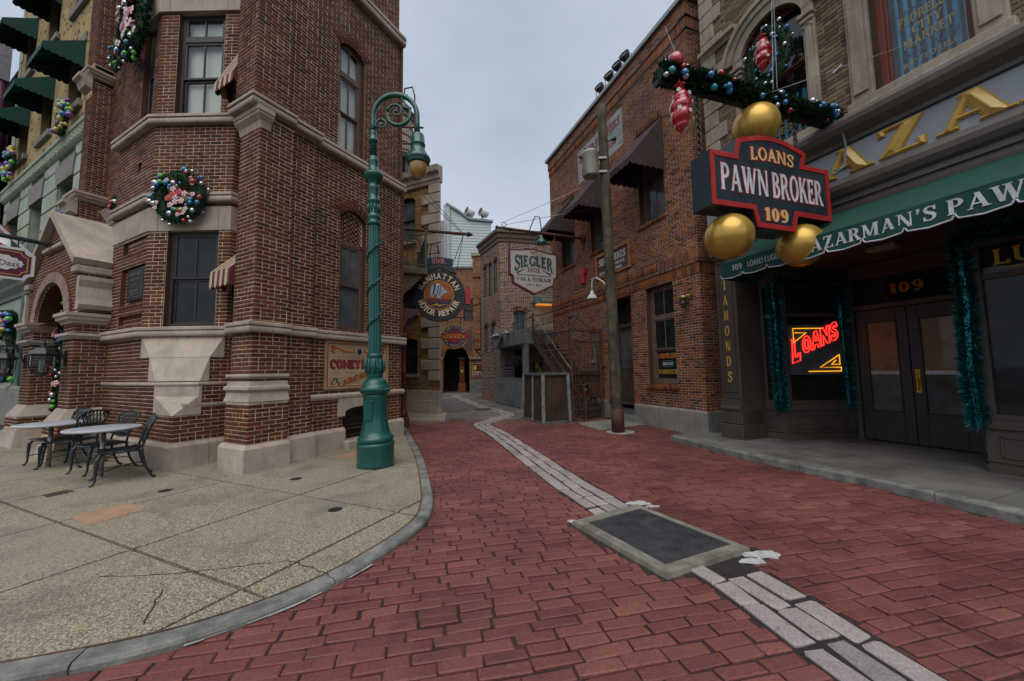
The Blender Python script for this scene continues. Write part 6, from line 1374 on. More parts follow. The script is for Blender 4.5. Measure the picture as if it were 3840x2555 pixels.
jl = empty('wall_jar_lamp', M=FB @ faceM(Q0, Q1), label='small glass jar lamp with brass cap beside the warehouse window', cat='lamp'); u = S_(.45); m = MB(); m.sm = True; m.lathe([(.05, .1), (.1, .08), (.11, .04), (.09, .0)], 14, Matrix.Translation((u, -.16, 3.35))); m.tube([(u + .15, 0, 3.42), (u + .1, -.1, 3.44), (u, -.16, 3.43)], .025, 8); m.build('cap', mat('brass', (.4, .3, .1), .35, metal=.6), jl); m = MB(); m.sm = True; m.lathe([(.085, .0), (.09, -.12), (.07, -.2), (.02, -.23)], 14, Matrix.Translation((u, -.16, 3.35)), cap=False); m.build('jar', M_LGLASS, jl); m = MB(); m.sm = True; m.sphere((u, -.16, 3.28), .05, 10, 8); m.build('bulb', M_WHITE, jl)
eb = empty('electric_box', M=FB @ faceM(Q0, Q1), label='small grey meter box on the warehouse wall by the stair gate', cat='box'); u = S_(4.42); m = MB(); m.bbox((u - .1, -.16, 1.7), (u + .12, 0, 2.4), .01); m.build('case', M_WDW, eb)
for k, s in enumerate((2.35, 2.75, 3.2, 3.75)):
    rl = empty('roof_spotlight', M=FB @ Matrix.Translation((-s * 1.02, .0, 11.3)) @ Matrix.Rotation(R(20), 4, 'Z'), label=['dark round roof spotlight nearest the stone front', 'second roof spotlight from the stone front', 'third roof spotlight from the stone front', 'roof spotlight farthest from the stone front'][k], cat='spotlight', group='roof spotlights on the warehouse')
    Mr = Matrix.Translation((0, -.05, .2)) @ Matrix.Rotation(R(62), 4, 'X'); m = MB(); m.lathe([(.06, -.22), (.12, -.12), (.165, 0), (.17, .08), (.155, .085), (.15, .03)], 18, Mr); m.build('can', M_IRON, rl)
    m = MB(); [m.sphere(tuple(Mr @ Vector((r * math.cos(a), r * math.sin(a), .035))), .022, 6, 4) for r, nn_ in ((.0, 1), (.06, 6), (.115, 11)) for a in [2 * math.pi * i / nn_ for i in range(nn_)]]; m.build('lens', mat('led_lens', (.35, .36, .33), .3), rl)
    m = MB(); m.tube([(-.19, 0, .2), (-.19, 0, -.06), (.19, 0, -.06), (.19, 0, .2)], .014, 6); m.build('yoke', M_IRON, rl)

# ---------------------------------------------------------------- pawn shop (frame: x towards the camera, y into the building)
FS = frame(4.56, 9.04, 0, 158.)
SH = empty('pawn_shop', M=FS, label='pawn shop with brown wooden front, gold letter fascia and brown brick upper storey', cat='shop')
XE = 7.2
h1 = dict(u0=1.42 - .5, u1=2.62 - .5, z0=5.95, z1=8.75, rise=.45, deep=.4); h2 = dict(u0=3.55 - .5, u1=4.62 - .5, z0=5.95, z1=9.2, deep=.35)
sw_, sb_ = wallset(SH, M_MORT_T, M_BRICK_T, [dict(p0=(.5, 0), p1=(XE, 0), z0=5.7, z1=12.5, holes=[h1, h2])], z_origin=.6, pitch=.078, bl=.23, depth=.012); sb_.finish()
for i in range(20):      # quoins of the left edge
    z = 5.75 + i * .36; m = MB(); m.bbox((.42, -.05, z + .004), (.98 if i % 2 else .78, .1, z + .352), .012); m.build('quoin', M_STONE2, SH)
m = MB(); m.sweep([(.42, 0), (1.35, 0)], [(-.1, 8.95), (.06, 8.95), (.1, 9.02), (.16, 9.05), (.16, 9.13), (-.1, 9.16)]); m.build('string', M_STONE2, SH)
# window surrounds
def surround(x0, x1, w, z0, z1, out, rise=0, nm='surround'):
    for a, b in ((x0 - w, x0), (x1, x1 + w)):
        m = MB(); m.bbox((a, -out, z0), (b, .3, z1 - rise), .015); m.bbox((a + .05, -out - .03, z0 + .1), (b - .05, -out + .01, z1 - rise - .1), .01); m.build(nm, M_STONE2, SH)
surround(1.42, 2.62, .2, 5.95, 8.75, .07, .45)
Wd = .6; Rr = (Wd * Wd + .45 * .45) / (2 * .45); zc = 8.75 - Rr; An = math.asin(Wd / Rr)
for j, (t0, t1, o) in enumerate(((0, .2, .07), (.2, .34, .10), (.34, .44, .14))):
    m = MB(); q = _ring(2.02, zc, Rr + t1, Rr + t1, t1 - t0, t1 - t0, 90 - math.degrees(An) * 1.08, 90 + math.degrees(An) * 1.08, 22); m.prism(q, lambda a, b: (a, -o, b), lambda a, b: (a, .3 if j == 0 else .02, b)); m.build('arch_moulding', M_STONE2, SH)
for s in (1.33, 2.71): m = MB(); [m.bbox((s - .13 + .02 * k, -.16 + .03 * k, 8.02 - .1 * k), (s + .13 - .02 * k, .02, 8.11 - .1 * k), .02) for k in range(3)]; m.build('impost', M_STONE2, SH)
surround(3.55, 4.62, .3, 5.95, 9.2, .08)
for a, b in ((1.18, 2.86), (3.2, 4.97)): m = MB(); m.bbox((a, -.12, 5.72), (b, .3, 5.95), .015); m.bbox((a - .03, -.17, 5.72), (b + .03, .0, 5.80), .012); m.build('sill', M_STONE2, SH)
M_RUSTF = mat('rust_red_window', (.17, .042, .028), .6, var=.15, bmp=.08)
M_BLUE = mat('blue_curtain', (.06, .34, .58), .8, var=.2, scale=8, bmp=.1)
def banner_window(h, x0, x1, zb, zt, lines, clip_top=True):
    w = sash_window(SH, (.5, 0), (XE, 0), dict(h, z1=h['z1']), M_RUSTF, M_GLASSC, deep=.24, fw=.09, split=.55, cols=(1, 1), back=M_BLIND if False else M_BLACK)  # black sheet behind the glass paints the room beyond as unlit
    m = MB(); n = 40; f = lambda i: x0 + (x1 - x0) * i / n; y = lambda i: .31 + .022 * math.sin(i * 1.25) + .01 * math.sin(i * .5)
    for i in range(n): m.add([(f(i), y(i), zb), (f(i + 1), y(i + 1), zb), (f(i + 1), y(i + 1), zt), (f(i), y(i), zt)], [(0, 1, 2, 3)])
    m.build('banner', M_BLUE, w)
    for t, z, hh, wd, col in lines: put_text(w, t, Matrix.Translation(((x0 + x1) / 2, .272, z)), wd, hh, col, SLAB, .003, center=True)
    return w
M_YSGN = mat('banner_yellow', (.5, .30, .04), .7); M_PSGN = mat('banner_purple', (.06, .04, .13), .7)
banner_window(h2, 3.68, 4.5, 6.02, 7.6, [('EVERYTHING FROM BUTTER TO', 7.12, .05, .7, M_PSGN), ("FLORELL'S", 6.93, .15, .62, M_YSGN), ('CITY', 6.74, .14, .34, M_YSGN), ('MARKET', 6.55, .14, .55, M_YSGN), ('FOOD AND SUNDRIES', 6.40, .08, .74, M_PSGN), ('RIC FLORELL', 6.25, .08, .6, M_YSGN), ('PROPRIETOR', 6.13, .06, .45, M_YSGN)])
banner_window(h1, 1.52, 2.52, 6.02, 7.0, [('DR.', 6.72, .1, .2, M_YSGN), ('LOCUST', 6.52, .14, .55, M_YSGN), ('LESS', 6.32, .14, .4, M_YSGN), ('DRUG LADIES', 6.14, .09, .6, M_YSGN)])
# fascia with mouldings and raised gold letters
M_FASC = mat('grey_fascia', (.30, .33, .36), .6, var=.1, scale=2, bmp=.05, stain=(.22, .24, .26)); M_TAUPE = mat('taupe_trim', (.13, .105, .09), .5, var=.15, scale=1.5, bmp=.05, streak=.25)
m = MB(); m.box((.4, -.12, 4.72), (XE, .1, 5.36)); m.build('fascia', M_FASC, SH)
m = MB(); m.sweep([(.4, -.1), (XE, -.1)], [(-.05, 5.30), (.06, 5.30), (.07, 5.34), (.06, 5.37), (.10, 5.40), (.19, 5.46), (.24, 5.54), (.25, 5.62), (.2, 5.70), (.12, 5.72), (-.05, 5.74)]); m.build('upper_moulding', M_TAUPE, SH)
m = MB(); m.sweep([(.4, -.1), (XE, -.1)], [(-.05, 5.285), (.045, 5.285), (.045, 5.30), (-.05, 5.30)]); m.build('dark_line', M_NAVY, SH)
m = MB(); m.sweep([(.4, -.1), (XE, -.1)], [(-.05, 4.22), (.02, 4.22), (.02, 4.32), (.06, 4.34), (.06, 4.42), (.12, 4.46), (.17, 4.54), (.18, 4.62), (.14, 4.70), (.06, 4.745), (-.05, 4.75)]); m.build('lower_moulding', M_TAUPE, SH)
M_GOLDE = mat('gold_edge', (.46, .27, .03), .45, var=.1, bmp=0)
L_ = put_text(SH, 'BAZAAR', Matrix.Translation((2.12, -.12, 4.80)), 4.2, .45, M_GOLD, dict(T=.22, t=.09, so=.09, sh=.06), .03, each=True, bevel=.05, lname='gold_letter', track=.05, outline=M_GOLDE, ol=.03)
# storefront: pilaster, low bays, recessed doors
def pilaster(x0, x1, y0=-.15):
    P_ = lambda a, b, d, z0, z1: MB().bbox((a, y0 - d, z0), (b, y0 + .6, z1), .012)
    m = P_(x0, x1, 0, .95, 4.2); m.build('pilaster', M_BROWN, SH); P_(x0 - .04, x1 + .04, .06, .1, .42).build('pilaster_base', M_BROWN, SH); P_(x0 - .02, x1 + .02, .03, .43, .72).build('pilaster_base', M_BROWN, SH)
    m = MB(); m.sweep([(x0 - .01, y0), (x1 + .01, y0)], [(-.3, .72), (.05, .72), (.06, .76), (.04, .80), (.02, .95), (-.3, .97)]); m.build('pilaster_base', M_BROWN, SH); m = MB(); m.sweep([(x0 - .02, y0), (x1 + .02, y0)], [(-.3, 4.02), (.03, 4.02), (.06, 4.08), (.1, 4.12), (.1, 4.2), (-.3, 4.22)]); m.build('capital', M_BROWN, SH)
    m = MB()
    for a, b in (((x0 + .06, y0 - .022, 1.1), (x0 + .085, y0, 3.95)), ((x1 - .085, y0 - .022, 1.1), (x1 - .06, y0, 3.95)), ((x0 + .06, y0 - .022, 1.1), (x1 - .06, y0, 1.125)), ((x0 + .06, y0 - .022, 3.93), (x1 - .06, y0, 3.95))): m.bbox(a, b, .006)
    m.build('panel_mould', M_BROWN, SH)
pilaster(.54, 1.0); pilaster(6.2, 6.66)
for i, c_ in enumerate('DIAMONDS'): put_text(SH, c_, Matrix.Translation((.77, -.151, 3.66 - i * .335)), .11 if c_ != 'I' else .04, .22, M_GOLD, dict(T=.2, t=.12, so=.03, sh=.05), .006, center=True, name='gilt_letter')
BA = [(1.0, .58), (1.41, .62), (1.93, 2.06), (2.0, 2.1)]; BC = [(3.66, 2.1), (3.72, 2.06), (4.11, .60), (6.2, .56)]
def baywin(p0, p1, z0, z1, u0=.08, u1=None, split=None, sill=.74, panels=1):
    Lw = float(np.linalg.norm(np.array(p1) - np.array(p0))); u1 = u1 or Lw - .08; h = dict(u0=u0, u1=u1, z0=z0, z1=z1, deep=.08)
    m = MB(); panel(m, p0, p1, .1, 3.75, [h], .08); m.build('bay_panel', M_BROWN, SH)
    m = MB(); facebox(m, p0, p1, u0 - .04, u1 + .04, z0 - .16, z0 - .08, .05); facebox(m, p0, p1, 0, Lw, sill - .02, sill + .05, .045); m.build('bay_sill', M_BROWN, SH); m = MB(); facebox(m, p0, p1, 0, Lw, .1, .22, .03); facebox(m, p0, p1, 0, Lw, .26, .285, .02); m.build('bay_skirting', M_BROWN, SH)
    for k in range(panels):
        a, b = .1 + (Lw - .2) * k / panels + .03, .1 + (Lw - .2) * (k + 1) / panels - .03; m = MB()
        for q in ((a, b, .33, .36), (a, b, .60, .63), (a, a + .03, .33, .63), (b - .03, b, .33, .63)): facebox(m, p0, p1, *q, .018, 0, .006)
        m.build('bay_mould', M_BROWN, SH)
    m = MB(); facebox(m, p0, p1, u0, u1, z0, z1, -.05, .056, 0); g = m.build('pane', M_GLASS, SH)
    if split: m = MB(); facebox(m, p0, p1, u0, u1, split - .04, split + .04, -.01, .08); m.build('transom_bar', M_BROWN, SH)
baywin(BA[0], BA[1], .92, 3.35, split=2.72); baywin(BA[1], BA[2], .92, 3.45, .14, 1.36, split=2.72); baywin(BC[1], BC[2], .92, 3.3, .14, 1.36); baywin(BC[2], BC[3], .92, 3.3, .12, 2.0, split=2.85, panels=2)
m = MB(); m.box((1.0, -.14, .1), (1.02, .62, 3.75)); m.build('cheek', M_BROWN, SH)
m = MB(); m.add([(.9, -.14, 3.72), (6.6, -.14, 3.72), (6.6, 2.4, 3.72), (.9, 2.4, 3.72)], [(0, 1, 2, 3)]); m.build('soffit', M_BROWN, SH)
m = MB(); m.box((.9, -.13, 3.7), (6.6, -.11, 4.25)); m.build('head_board', M_BROWN, SH)
m = MB(); m.bbox((2.9, .7, 3.62), (3.3, .95, 3.715), .02); m.build('soffit_light', mat('light_cover', (.3, .28, .24), .4), SH)
# double doors, transom with gilt 109
m = MB()
for a, b in (((1.93, 2.0, .1), (2.02, 2.16, 3.45)), ((3.62, 2.0, .1), (3.72, 2.16, 3.45)), ((2.02, 2.0, 2.76), (3.62, 2.16, 2.86)), ((1.93, 2.0, 3.4), (3.72, 2.16, 3.7))): m.bbox(a, b, .01)
m.build('door_frame', M_BROWN, SH)
m = MB(); m.box((2.02, 2.09, 2.86), (3.62, 2.1, 3.4)); tr = m.build('transom_pane', M_GLASS, SH); put_text(tr, '109', Matrix.Translation((2.84, 2.09, 3.03)), .52, .2, mat('dull_gilt', (.45, .20, .03), .5), FAT, .004, center=True)
M_AMB = mat('amber_frosted_glass', (.20, .125, .045), .35, var=.15, bmp=.02, coat=.4)
for k, (a, b) in enumerate(((2.025, 2.815), (2.825, 3.615))):
    m = MB()
    for q in (((a, 2.06, .14), (a + .15, 2.11, 2.75)), ((b - .15, 2.06, .14), (b, 2.11, 2.75)), ((a + .15, 2.06, .14), (b - .15, 2.11, .72)), ((a + .15, 2.06, 2.5), (b - .15, 2.11, 2.75))): m.bbox(*q, .006)
    for q in (((a + .15, 2.045, .72), (a + .17, 2.1, 2.5)), ((b - .17, 2.045, .72), (b - .15, 2.1, 2.5)), ((a + .15, 2.045, .72), (b - .15, 2.1, .74)), ((a + .15, 2.045, 2.48), (b - .15, 2.1, 2.5))): m.bbox(*q, .005)
    d = m.build('door', mat('charcoal_door', (.045, .04, .037), .5, var=.12, bmp=.04), SH)
    m = MB(); m.box((a + .17, 2.085, 1.52), (b - .17, 2.09, 2.48)); m.build('pane', M_AMB, d); m = MB(); m.box((a + .17, 2.085, .74), (b - .17, 2.09, 1.44)); m.build('lower_pane', M_GLASSG, d); m = MB(); m.bbox((a + .17, 2.07, 1.44), (b - .17, 2.095, 1.52), .006); m.build('push_bar', mat('aluminium', (.42, .44, .46), .4, metal=.5), d)
    if k: m = MB(); m.bbox((a + .04, 2.045, 1.1), (a + .12, 2.062, 1.55), .01); m.tube([(a + .08, 2.05, 1.16), (a + .08, 2.0, 1.18), (a + .08, 2.0, 1.34), (a + .08, 2.05, 1.36)], .014, 8); m.sphere((a + .08, 2.045, 1.46), .022, 8, 6); m.build('handle', mat('brass_plate', (.55, .36, .06), .3, metal=.7), d)
m = MB(); m.box((1.0, 2.2, 0), (6.9, 5, 12)); m.box((.6, .5, 3.8), (7.1, 2.3, 12)); m.build('core', M_BLACK, SH)
# green awning with white lettering
aw = MB(); x0, x1, zt, zb, ou, vb = 1.55, 7.1, 4.2, 3.60, 1.2, 3.30
n = 60; X = lambda i: x0 + (x1 - x0) * i / n
def sagz(i): return .012 * math.sin(i * .9) + .008 * math.sin(i * 2.3)
for i in range(n):
    for j in range(4):
        q = lambda a, t: (X(a), -.14 - (ou - .14) * t, zt + (zb - zt) * t - .03 * math.sin(math.pi * t) * (1 + sagz(a) * 10)); aw.add([q(i, j / 4), q(i + 1, j / 4), q(i + 1, j / 4 + .25), q(i, j / 4 + .25)], [(0, 3, 2, 1)])
def scal(x): t = ((x - x0) / .44) % 1; return vb - .02 + .028 * abs(2 * t - 1) + (.055 * max(0, 1 - min(t, 1 - t) / .06))
for i in range(n * 6):
    a, b = x0 + (x1 - x0) * i / (n * 6), x0 + (x1 - x0) * (i + 1) / (n * 6); yv = lambda x: -ou - .006 * math.sin(x * 5); aw.add([(a, yv(a), zb), (b, yv(b), zb), (b, yv(b) - .01, scal(b)), (a, yv(a) - .01, scal(a))], [(0, 3, 2, 1)])
aw.add([(x0, -.14, zt), (x0, -ou, zb), (x0, -ou, vb), (x0, -.14, vb)], [(0, 1, 2, 3)])
A_ = aw.build('awning', M_GREENAWN, SH)
m = MB(); pt = [(x0 + (x1 - x0) * i / 360, -ou - .016, scal(x0 + (x1 - x0) * i / 360)) for i in range(361)]; m.tube(pt, .010, 5); m.build('awning_piping', mat('white_piping', (.6, .62, .68), .6), A_)
M_AWL = mat('awning_white', (.62, .64, .68), .7, bmp=.05); AM = Matrix.Translation((0, -ou - .0075, 0))
put_text(A_, '109', AM @ Matrix.Translation((1.78, 0, 3.41)), .2, .11, M_AWL, SERIF, .004); put_text(A_, 'LOANS*LUGGAGE', AM @ Matrix.Translation((2.09, 0, 3.41)), .70, .10, M_AWL, SANS, .004)
put_text(A_, "BAZARMAN'S", AM @ Matrix.Translation((2.96, 0, 3.365)), 1.52, .18, M_AWL, SERIF, .004); put_text(A_, 'PAWN', AM @ Matrix.Translation((4.57, 0, 3.365)), .78, .18, M_AWL, SERIF, .004); put_text(A_, 'SHOP', AM @ Matrix.Translation((5.5, 0, 3.365)), .75, .18, M_AWL, SERIF, .004)
# ---------------------------------------------------------------- pawn sign hung from a garlanded beam
_b = np.array([5.593, 6.082]); FP = frame(_b[0], _b[1], 0, 72.)      # x runs back to the wall; the beam reaches out to x = -3.5
PS = empty('pawn_broker_sign', M=FP, label='navy pawn broker sign with red border and three gold balls hung on chains', cat='sign')
arc = [(-.93 - 1.43 * k / 12, 4.99 + .15 * math.sin(math.pi * k / 12)) for k in range(13)]
OUT = [(-2.88, 3.93), (-2.12, 3.94), (-2.05, 3.68), (-1.28, 3.68), (-1.21, 3.94), (-.45, 3.93), (-.45, 4.79), (-.99, 4.79), (-.93, 4.99)] + arc[1:-1] + [(-2.36, 4.99), (-2.42, 4.74), (-2.88, 4.74)]
M_SNAVY = mat('navy_sign', (.014, .03, .042), .4, var=.1, bmp=.03, coat=.2)
m = MB(); m.prism(OUT, lambda a, b: (a, 0, b), lambda a, b: (a, .36, b)); m.build('box', M_SNAVY, PS)
m = MB(); I_ = inset_poly(OUT, .075); n = len(OUT); m.add([(x, -.012, z) for x, z in OUT] + [(x, -.012, z) for x, z in I_] + [(x, .004, z) for x, z in OUT] + [(x, .0, z) for x, z in I_], [(i, (i + 1) % n, n + (i + 1) % n, n + i) for i in range(n)] + [(i, (i + 1) % n, 2 * n + (i + 1) % n, 2 * n + i) for i in range(n)] + [(n + i, n + (i + 1) % n, 3 * n + (i + 1) % n, 3 * n + i) for i in range(n)]); m.build('border', M_RED, PS)
M_CRL = mat('cream_letters', (.68, .5, .22), .5, bmp=0); M_WHL = mat('sign_white', (.62, .65, .7), .5, bmp=0)
put_text(PS, 'LOANS', Matrix.Translation((-1.66, -.002, 4.70)), .88, .20, M_CRL, SLAB, .008, center=True, outline=M_RED, ol=.07, warp=lambda x, z: (x, z + .035 - .16 * x * x))
put_text(PS, 'PAWN', Matrix.Translation((-2.70, -.002, 4.17)), .92, .40, M_WHL, dict(T=.19, t=.11, so=.03, sh=.07), .008, outline=M_RED, ol=.04); put_text(PS, 'BROKER', Matrix.Translation((-1.70, -.002, 4.17)), 1.08, .40, M_WHL, dict(T=.19, t=.11, so=.03, sh=.07), .008, outline=M_RED, ol=.04)
put_text(PS, '109', Matrix.Translation((-1.66, -.002, 3.80)), .50, .20, M_CRL, FAT, .008, center=True, outline=M_RED, ol=.07)
for x, z in ((-1.72, 5.42), (-2.41, 3.56), (-.93, 3.56)): m = MB(); m.sm = True; m.sphere((x, .18, z), .335, 32, 20); m.build('gold_ball', M_GOLDM, PS)
def chain(mb, a, b, link_=.075, r=.011):
    a = np.array(a, float); b = np.array(b, float); n = int(np.linalg.norm(b - a) / (link_ * .72)); d = unit(b - a)
    for i in range(n):
        c = a + (b - a) * (i + .5) / n; s = np.array([0, 1., 0]) if i % 2 else np.array([1., 0, 0]); s = unit(s - d * (s @ d)); mb.tube([c + d * link_ * .5 * math.cos(t) + s * link_ * .3 * math.sin(t) for t in [2 * math.pi * k / 8 for k in range(8)]], r, 5, True)
for x, z in ((-2.86, 4.74), (-.86, 4.79)): m = MB(); chain(m, (x, .18, z), (x, .18, 5.7)); m.build('chain', M_IRON, PS)
m = MB(); m.bbox((-3.52, .13, 5.70), (.05, .23, 5.80), .01); m.tube([(-3.55, .18, 5.70), (-3.6, .18, 5.70)], .05, 10); m.bbox((-.02, .0, 5.5), (.06, .36, 5.95), .01); m.build('beam', M_IRON, PS)
m = MB()
for a, b in (((-3.0, .18, 5.8), (-1.2, 2.6, 9.5)), ((-1.9, .18, 5.8), (.9, -1.3, 6.6)), ((-1.3, .18, 5.8), (-.6, .5, 9.6)), ((-1.2, .18, 5.82), (-.9, .3, 8.8))): m.tube([a, b], .005, 5)
for c in ((-2.2, 1.26, 7.4), (-.75, -.43, 6.13)): m.tube([np.array(c) - [.06, -.03, .06], np.array(c) + [.06, -.03, .06]], .010, 6)
m.build('guy_wire', M_GALV, PS)
m = MB(); m.tube([(-.1, -.05, 5.6), (-.12, -.1, 5.2), (-.2, -.1, 4.85), (-.42, -.05, 4.7)], .016, 6); m.build('cable', mat('grey_cable', (.12, .14, .16), .5), PS)
gpth = [tuple(FP @ Vector(q)) for q in ((-3.55, .14, 5.84), (-2.6, .12, 5.87), (-1.6, .14, 5.84), (-.5, .12, 5.85), (0, .12, 5.86))]
G1 = garland(gpth, .17, 'pine garland with blue, red and silver baubles along the sign beam', [M_BLUEB, M_BLUEB, M_REDB, M_SILV, MATS['blue_ball'], mat('teal_ball', (.02, .28, .34), .25, coat=.7, bmp=0)], 44, .048, 6500, 21, out=tuple(FP.to_3x3() @ Vector((-.2, -1, .45))), ln=.11)
def ornament(M_, s, label):
    o = empty('spiral_ornament', M=M_, label=label, cat='ornament', group='red spiral ornaments'); m = MB(); m.sm = True
    pr = []
    for k in range(41):
        t = k / 40; pr.append((s * (.02 + .26 * math.sin(math.pi * min(1, t * 1.02)) ** .7 * (1 - .25 * t) * (.80 + .2 * abs(math.sin(t * math.pi * 4)))) * (1 if t < .8 else (1 - (t - .8) * 4.6)), -s * 1.15 * t))
    n_ = 20; vs = []
    for r, z in pr:
        for q in range(n_): a = 2 * math.pi * q / n_; vs.append((r * math.cos(a), r * math.sin(a), z + .035 * s * math.cos(a)))
    m.add(vs, [(i * n_ + q, i * n_ + (q + 1) % n_, (i + 1) * n_ + (q + 1) % n_, (i + 1) * n_ + q) for i in range(40) for q in range(n_)]); m.build('body', M_REDB, o)
    w = MB()
    for i in range(9):
        a = -2.4 + .95 * (i % 5); z = -s * (.2 + .11 * i * .75); rr_ = s * .25; c = np.array([rr_ * math.cos(a), rr_ * math.sin(a), z])
        if math.sin(a) > .5: continue
        n1 = np.array([-math.sin(a), math.cos(a), 0])
        for q in range(3): d = n1 * math.cos(q * 1.05) + np.array([0, 0, 1.]) * math.sin(q * 1.05); w.bar(c * [1.03, 1.03, 1] - d * .05 * s, c * [1.03, 1.03, 1] + d * .05 * s, .010 * s * 1.6, .012)
    w.build('snowflake', M_WHITE, o, 'stuff')
    m = MB(); [m.tube([(0, 0, .0), (.07 * s * math.cos(k * 1.3), .07 * s * math.sin(k * 1.3), .1 * s), (.13 * s * math.cos(k * 1.3), .13 * s * math.sin(k * 1.3), .04 * s)], [.02 * s, .035 * s, .01], 6) for k in range(5)]; m.tube([(0, 0, 0), (0, 0, .25 * s)], .01, 5); m.build('bow', M_RED, o); return o
ornament(FP @ Matrix.Translation((-3.3, .05, 5.60)), .62, 'red spiral ornament hanging from the outer end of the sign beam')
m = MB(); m.sm = True; m.sphere((0, 0, 0), .12, 16, 10); o = m.build('large_bauble', M_REDB); o.matrix_world = FP @ Matrix.Translation((-3.3, .1, 6.05)); tag(o, 'large red ball on top of the outer beam end', 'bauble')
wr = wreath(FS @ Matrix.Translation((2.05, -.18, 7.75)), .42, .17, 'wreath with blue lights hanging before the arched shop window', [M_BLUEB, M_BLUEB, M_SILV], 30, .035, 0, 31, 2000, .8, 1.2); ornament(FS @ Matrix.Translation((2.05, -.32, 8.1)), .62, 'red spiral ornament inside the wreath before the arched shop window')
# teal tinsel round the shop windows
M_TINS = mat('teal_tinsel', (.01, .17, .18), .28, metal=.65, var=.6, scale=25, bmp=0)
bo = tuple(FS.to_3x3() @ Vector((-.3, -1, 0)))
def tins(pts, label, seed): garland([tuple(FS @ Vector(q)) for q in pts], .10, label, [M_TINS], 0, .01, 3800, seed, mat_=M_TINS, name='tinsel_garland', ln=.11, wd=.006)
tins([(1.38, .55, .72), (1.36, .54, 1.6), (1.37, .55, 2.6), (1.36, .53, 3.4)], 'teal tinsel strand at the near edge of the neon window', 41); tins([(1.88, 1.9, .8), (1.86, 1.88, 1.8), (1.87, 1.86, 2.9), (1.85, 1.85, 3.4)], 'teal tinsel strand between neon window and doors', 42); tins([(4.07, .58, .72), (4.05, .55, 1.6), (4.08, .57, 2.6), (4.06, .55, 3.5)], 'long teal tinsel strand beside the right display window', 43); tins([(1.4, .6, 3.45), (1.6, 1.1, 3.42), (1.85, 1.8, 3.45)], 'teal tinsel strand over the neon window', 44)
tins([(4.1, .5, 3.5), (4.8, .48, 3.42), (6.1, .48, 3.5)], 'teal tinsel strand over the right display window', 45)
# neon sign in the angled window
NE = empty('neon_sign', M=FS @ faceM(BA[1], BA[2]), label='red and yellow neon loans sign in the angled shop window', cat='neon sign')
M_NR = emit('neon_red', (1., .03, .02), 1.7); M_NY = emit('neon_yellow', (1., .42, .02), 1.1)
def gtube(mb, ch, x, z, w, h, sl, r=.012):
    _, ps = glyph(ch, T=.3, t=.22, so=.05, sh=.12)
    seg = {'L': [[(.1, 1), (.32, 1), (.32, .2), (.5, .2), (.5, .32), (.68, .32), (.66, 0), (.1, 0), (.16, .9), (.1, 1)]], 'O': [[(.4 + .36 * math.cos(a), .5 + .5 * math.sin(a)) for a in [2 * math.pi * k / 18 for k in range(19)]], [(.4 + .16 * math.cos(a), .5 + .3 * math.sin(a)) for a in [2 * math.pi * k / 14 for k in range(15)]]], 'A': [[(0, 0), (.3, 1), (.5, 1), (.82, 0), (.58, 0), (.52, .22), (.3, .22), (.22, 0), (0, 0)], [(.36, .42), (.42, .7), (.48, .42), (.36, .42)]],
           'N': [[(0, 0), (0, 1), (.24, 1), (.56, .45), (.56, 1), (.78, 1), (.78, 0), (.56, 0), (.22, .55), (.22, 0), (0, 0)]], 'S': [[(.68, .72), (.6, .95), (.35, 1.), (.1, .9), (.05, .68), (.2, .52), (.45, .4), (.42, .22), (.3, .2), (.22, .36), (.02, .3), (.08, .08), (.35, 0), (.62, .08), (.7, .34), (.55, .54), (.3, .66), (.34, .8), (.46, .8), (.5, .68), (.68, .72)]]}[ch]
    for s in seg: mb.tube([(x + a * w, -.05, z + b * h + (x + a * w) * sl) for a, b in s], r, 6)
m = MB(); xs = .14
for ch, w, h in (('L', .30, .50), ('O', .24, .34), ('A', .24, .36), ('N', .24, .37), ('S', .24, .38)): gtube(m, ch, xs, 1.72 + (0 if ch != 'L' else -.1), w, h, .40); xs += w * .86 + .0
m.build('red_tube', M_NR, NE)
m = MB()
for P_ in ([(.85, 2.42), (.22, 2.42), (.22, 2.12), (.5, 2.33), (.26, 2.33)], [(.5, 1.52), (1.2, 1.52), (1.2, 1.6), (.75, 1.6), (1.18, 1.86), (1.18, 1.66), (1.0, 1.66), (1.1, 1.75)]): m.tube([(a, -.05, b) for a, b in P_], .010, 6)
m.build('yellow_tube', M_NY, NE)
m = MB(); m.bbox((.12, -.035, 1.45), (1.3, -.028, 2.5), .003); m.build('back_panel', M_GLASSG, NE)
N2 = empty('gilt_window_lettering', M=FS @ faceM(BC[2], BC[3]), label='yellow lettering on the right display window at the picture edge', cat='lettering'); put_text(N2, 'LUGGAGE', Matrix.Translation((.24, .045, 3.0)), 1.5, .22, mat('gilt_window', (.6, .34, .03), .5), SLAB, .004); m = MB(); m.bbox((.26, .04, 2.94), (1.7, .046, 2.955), .002); m.build('rule_line', MATS['gilt_window'], N2)

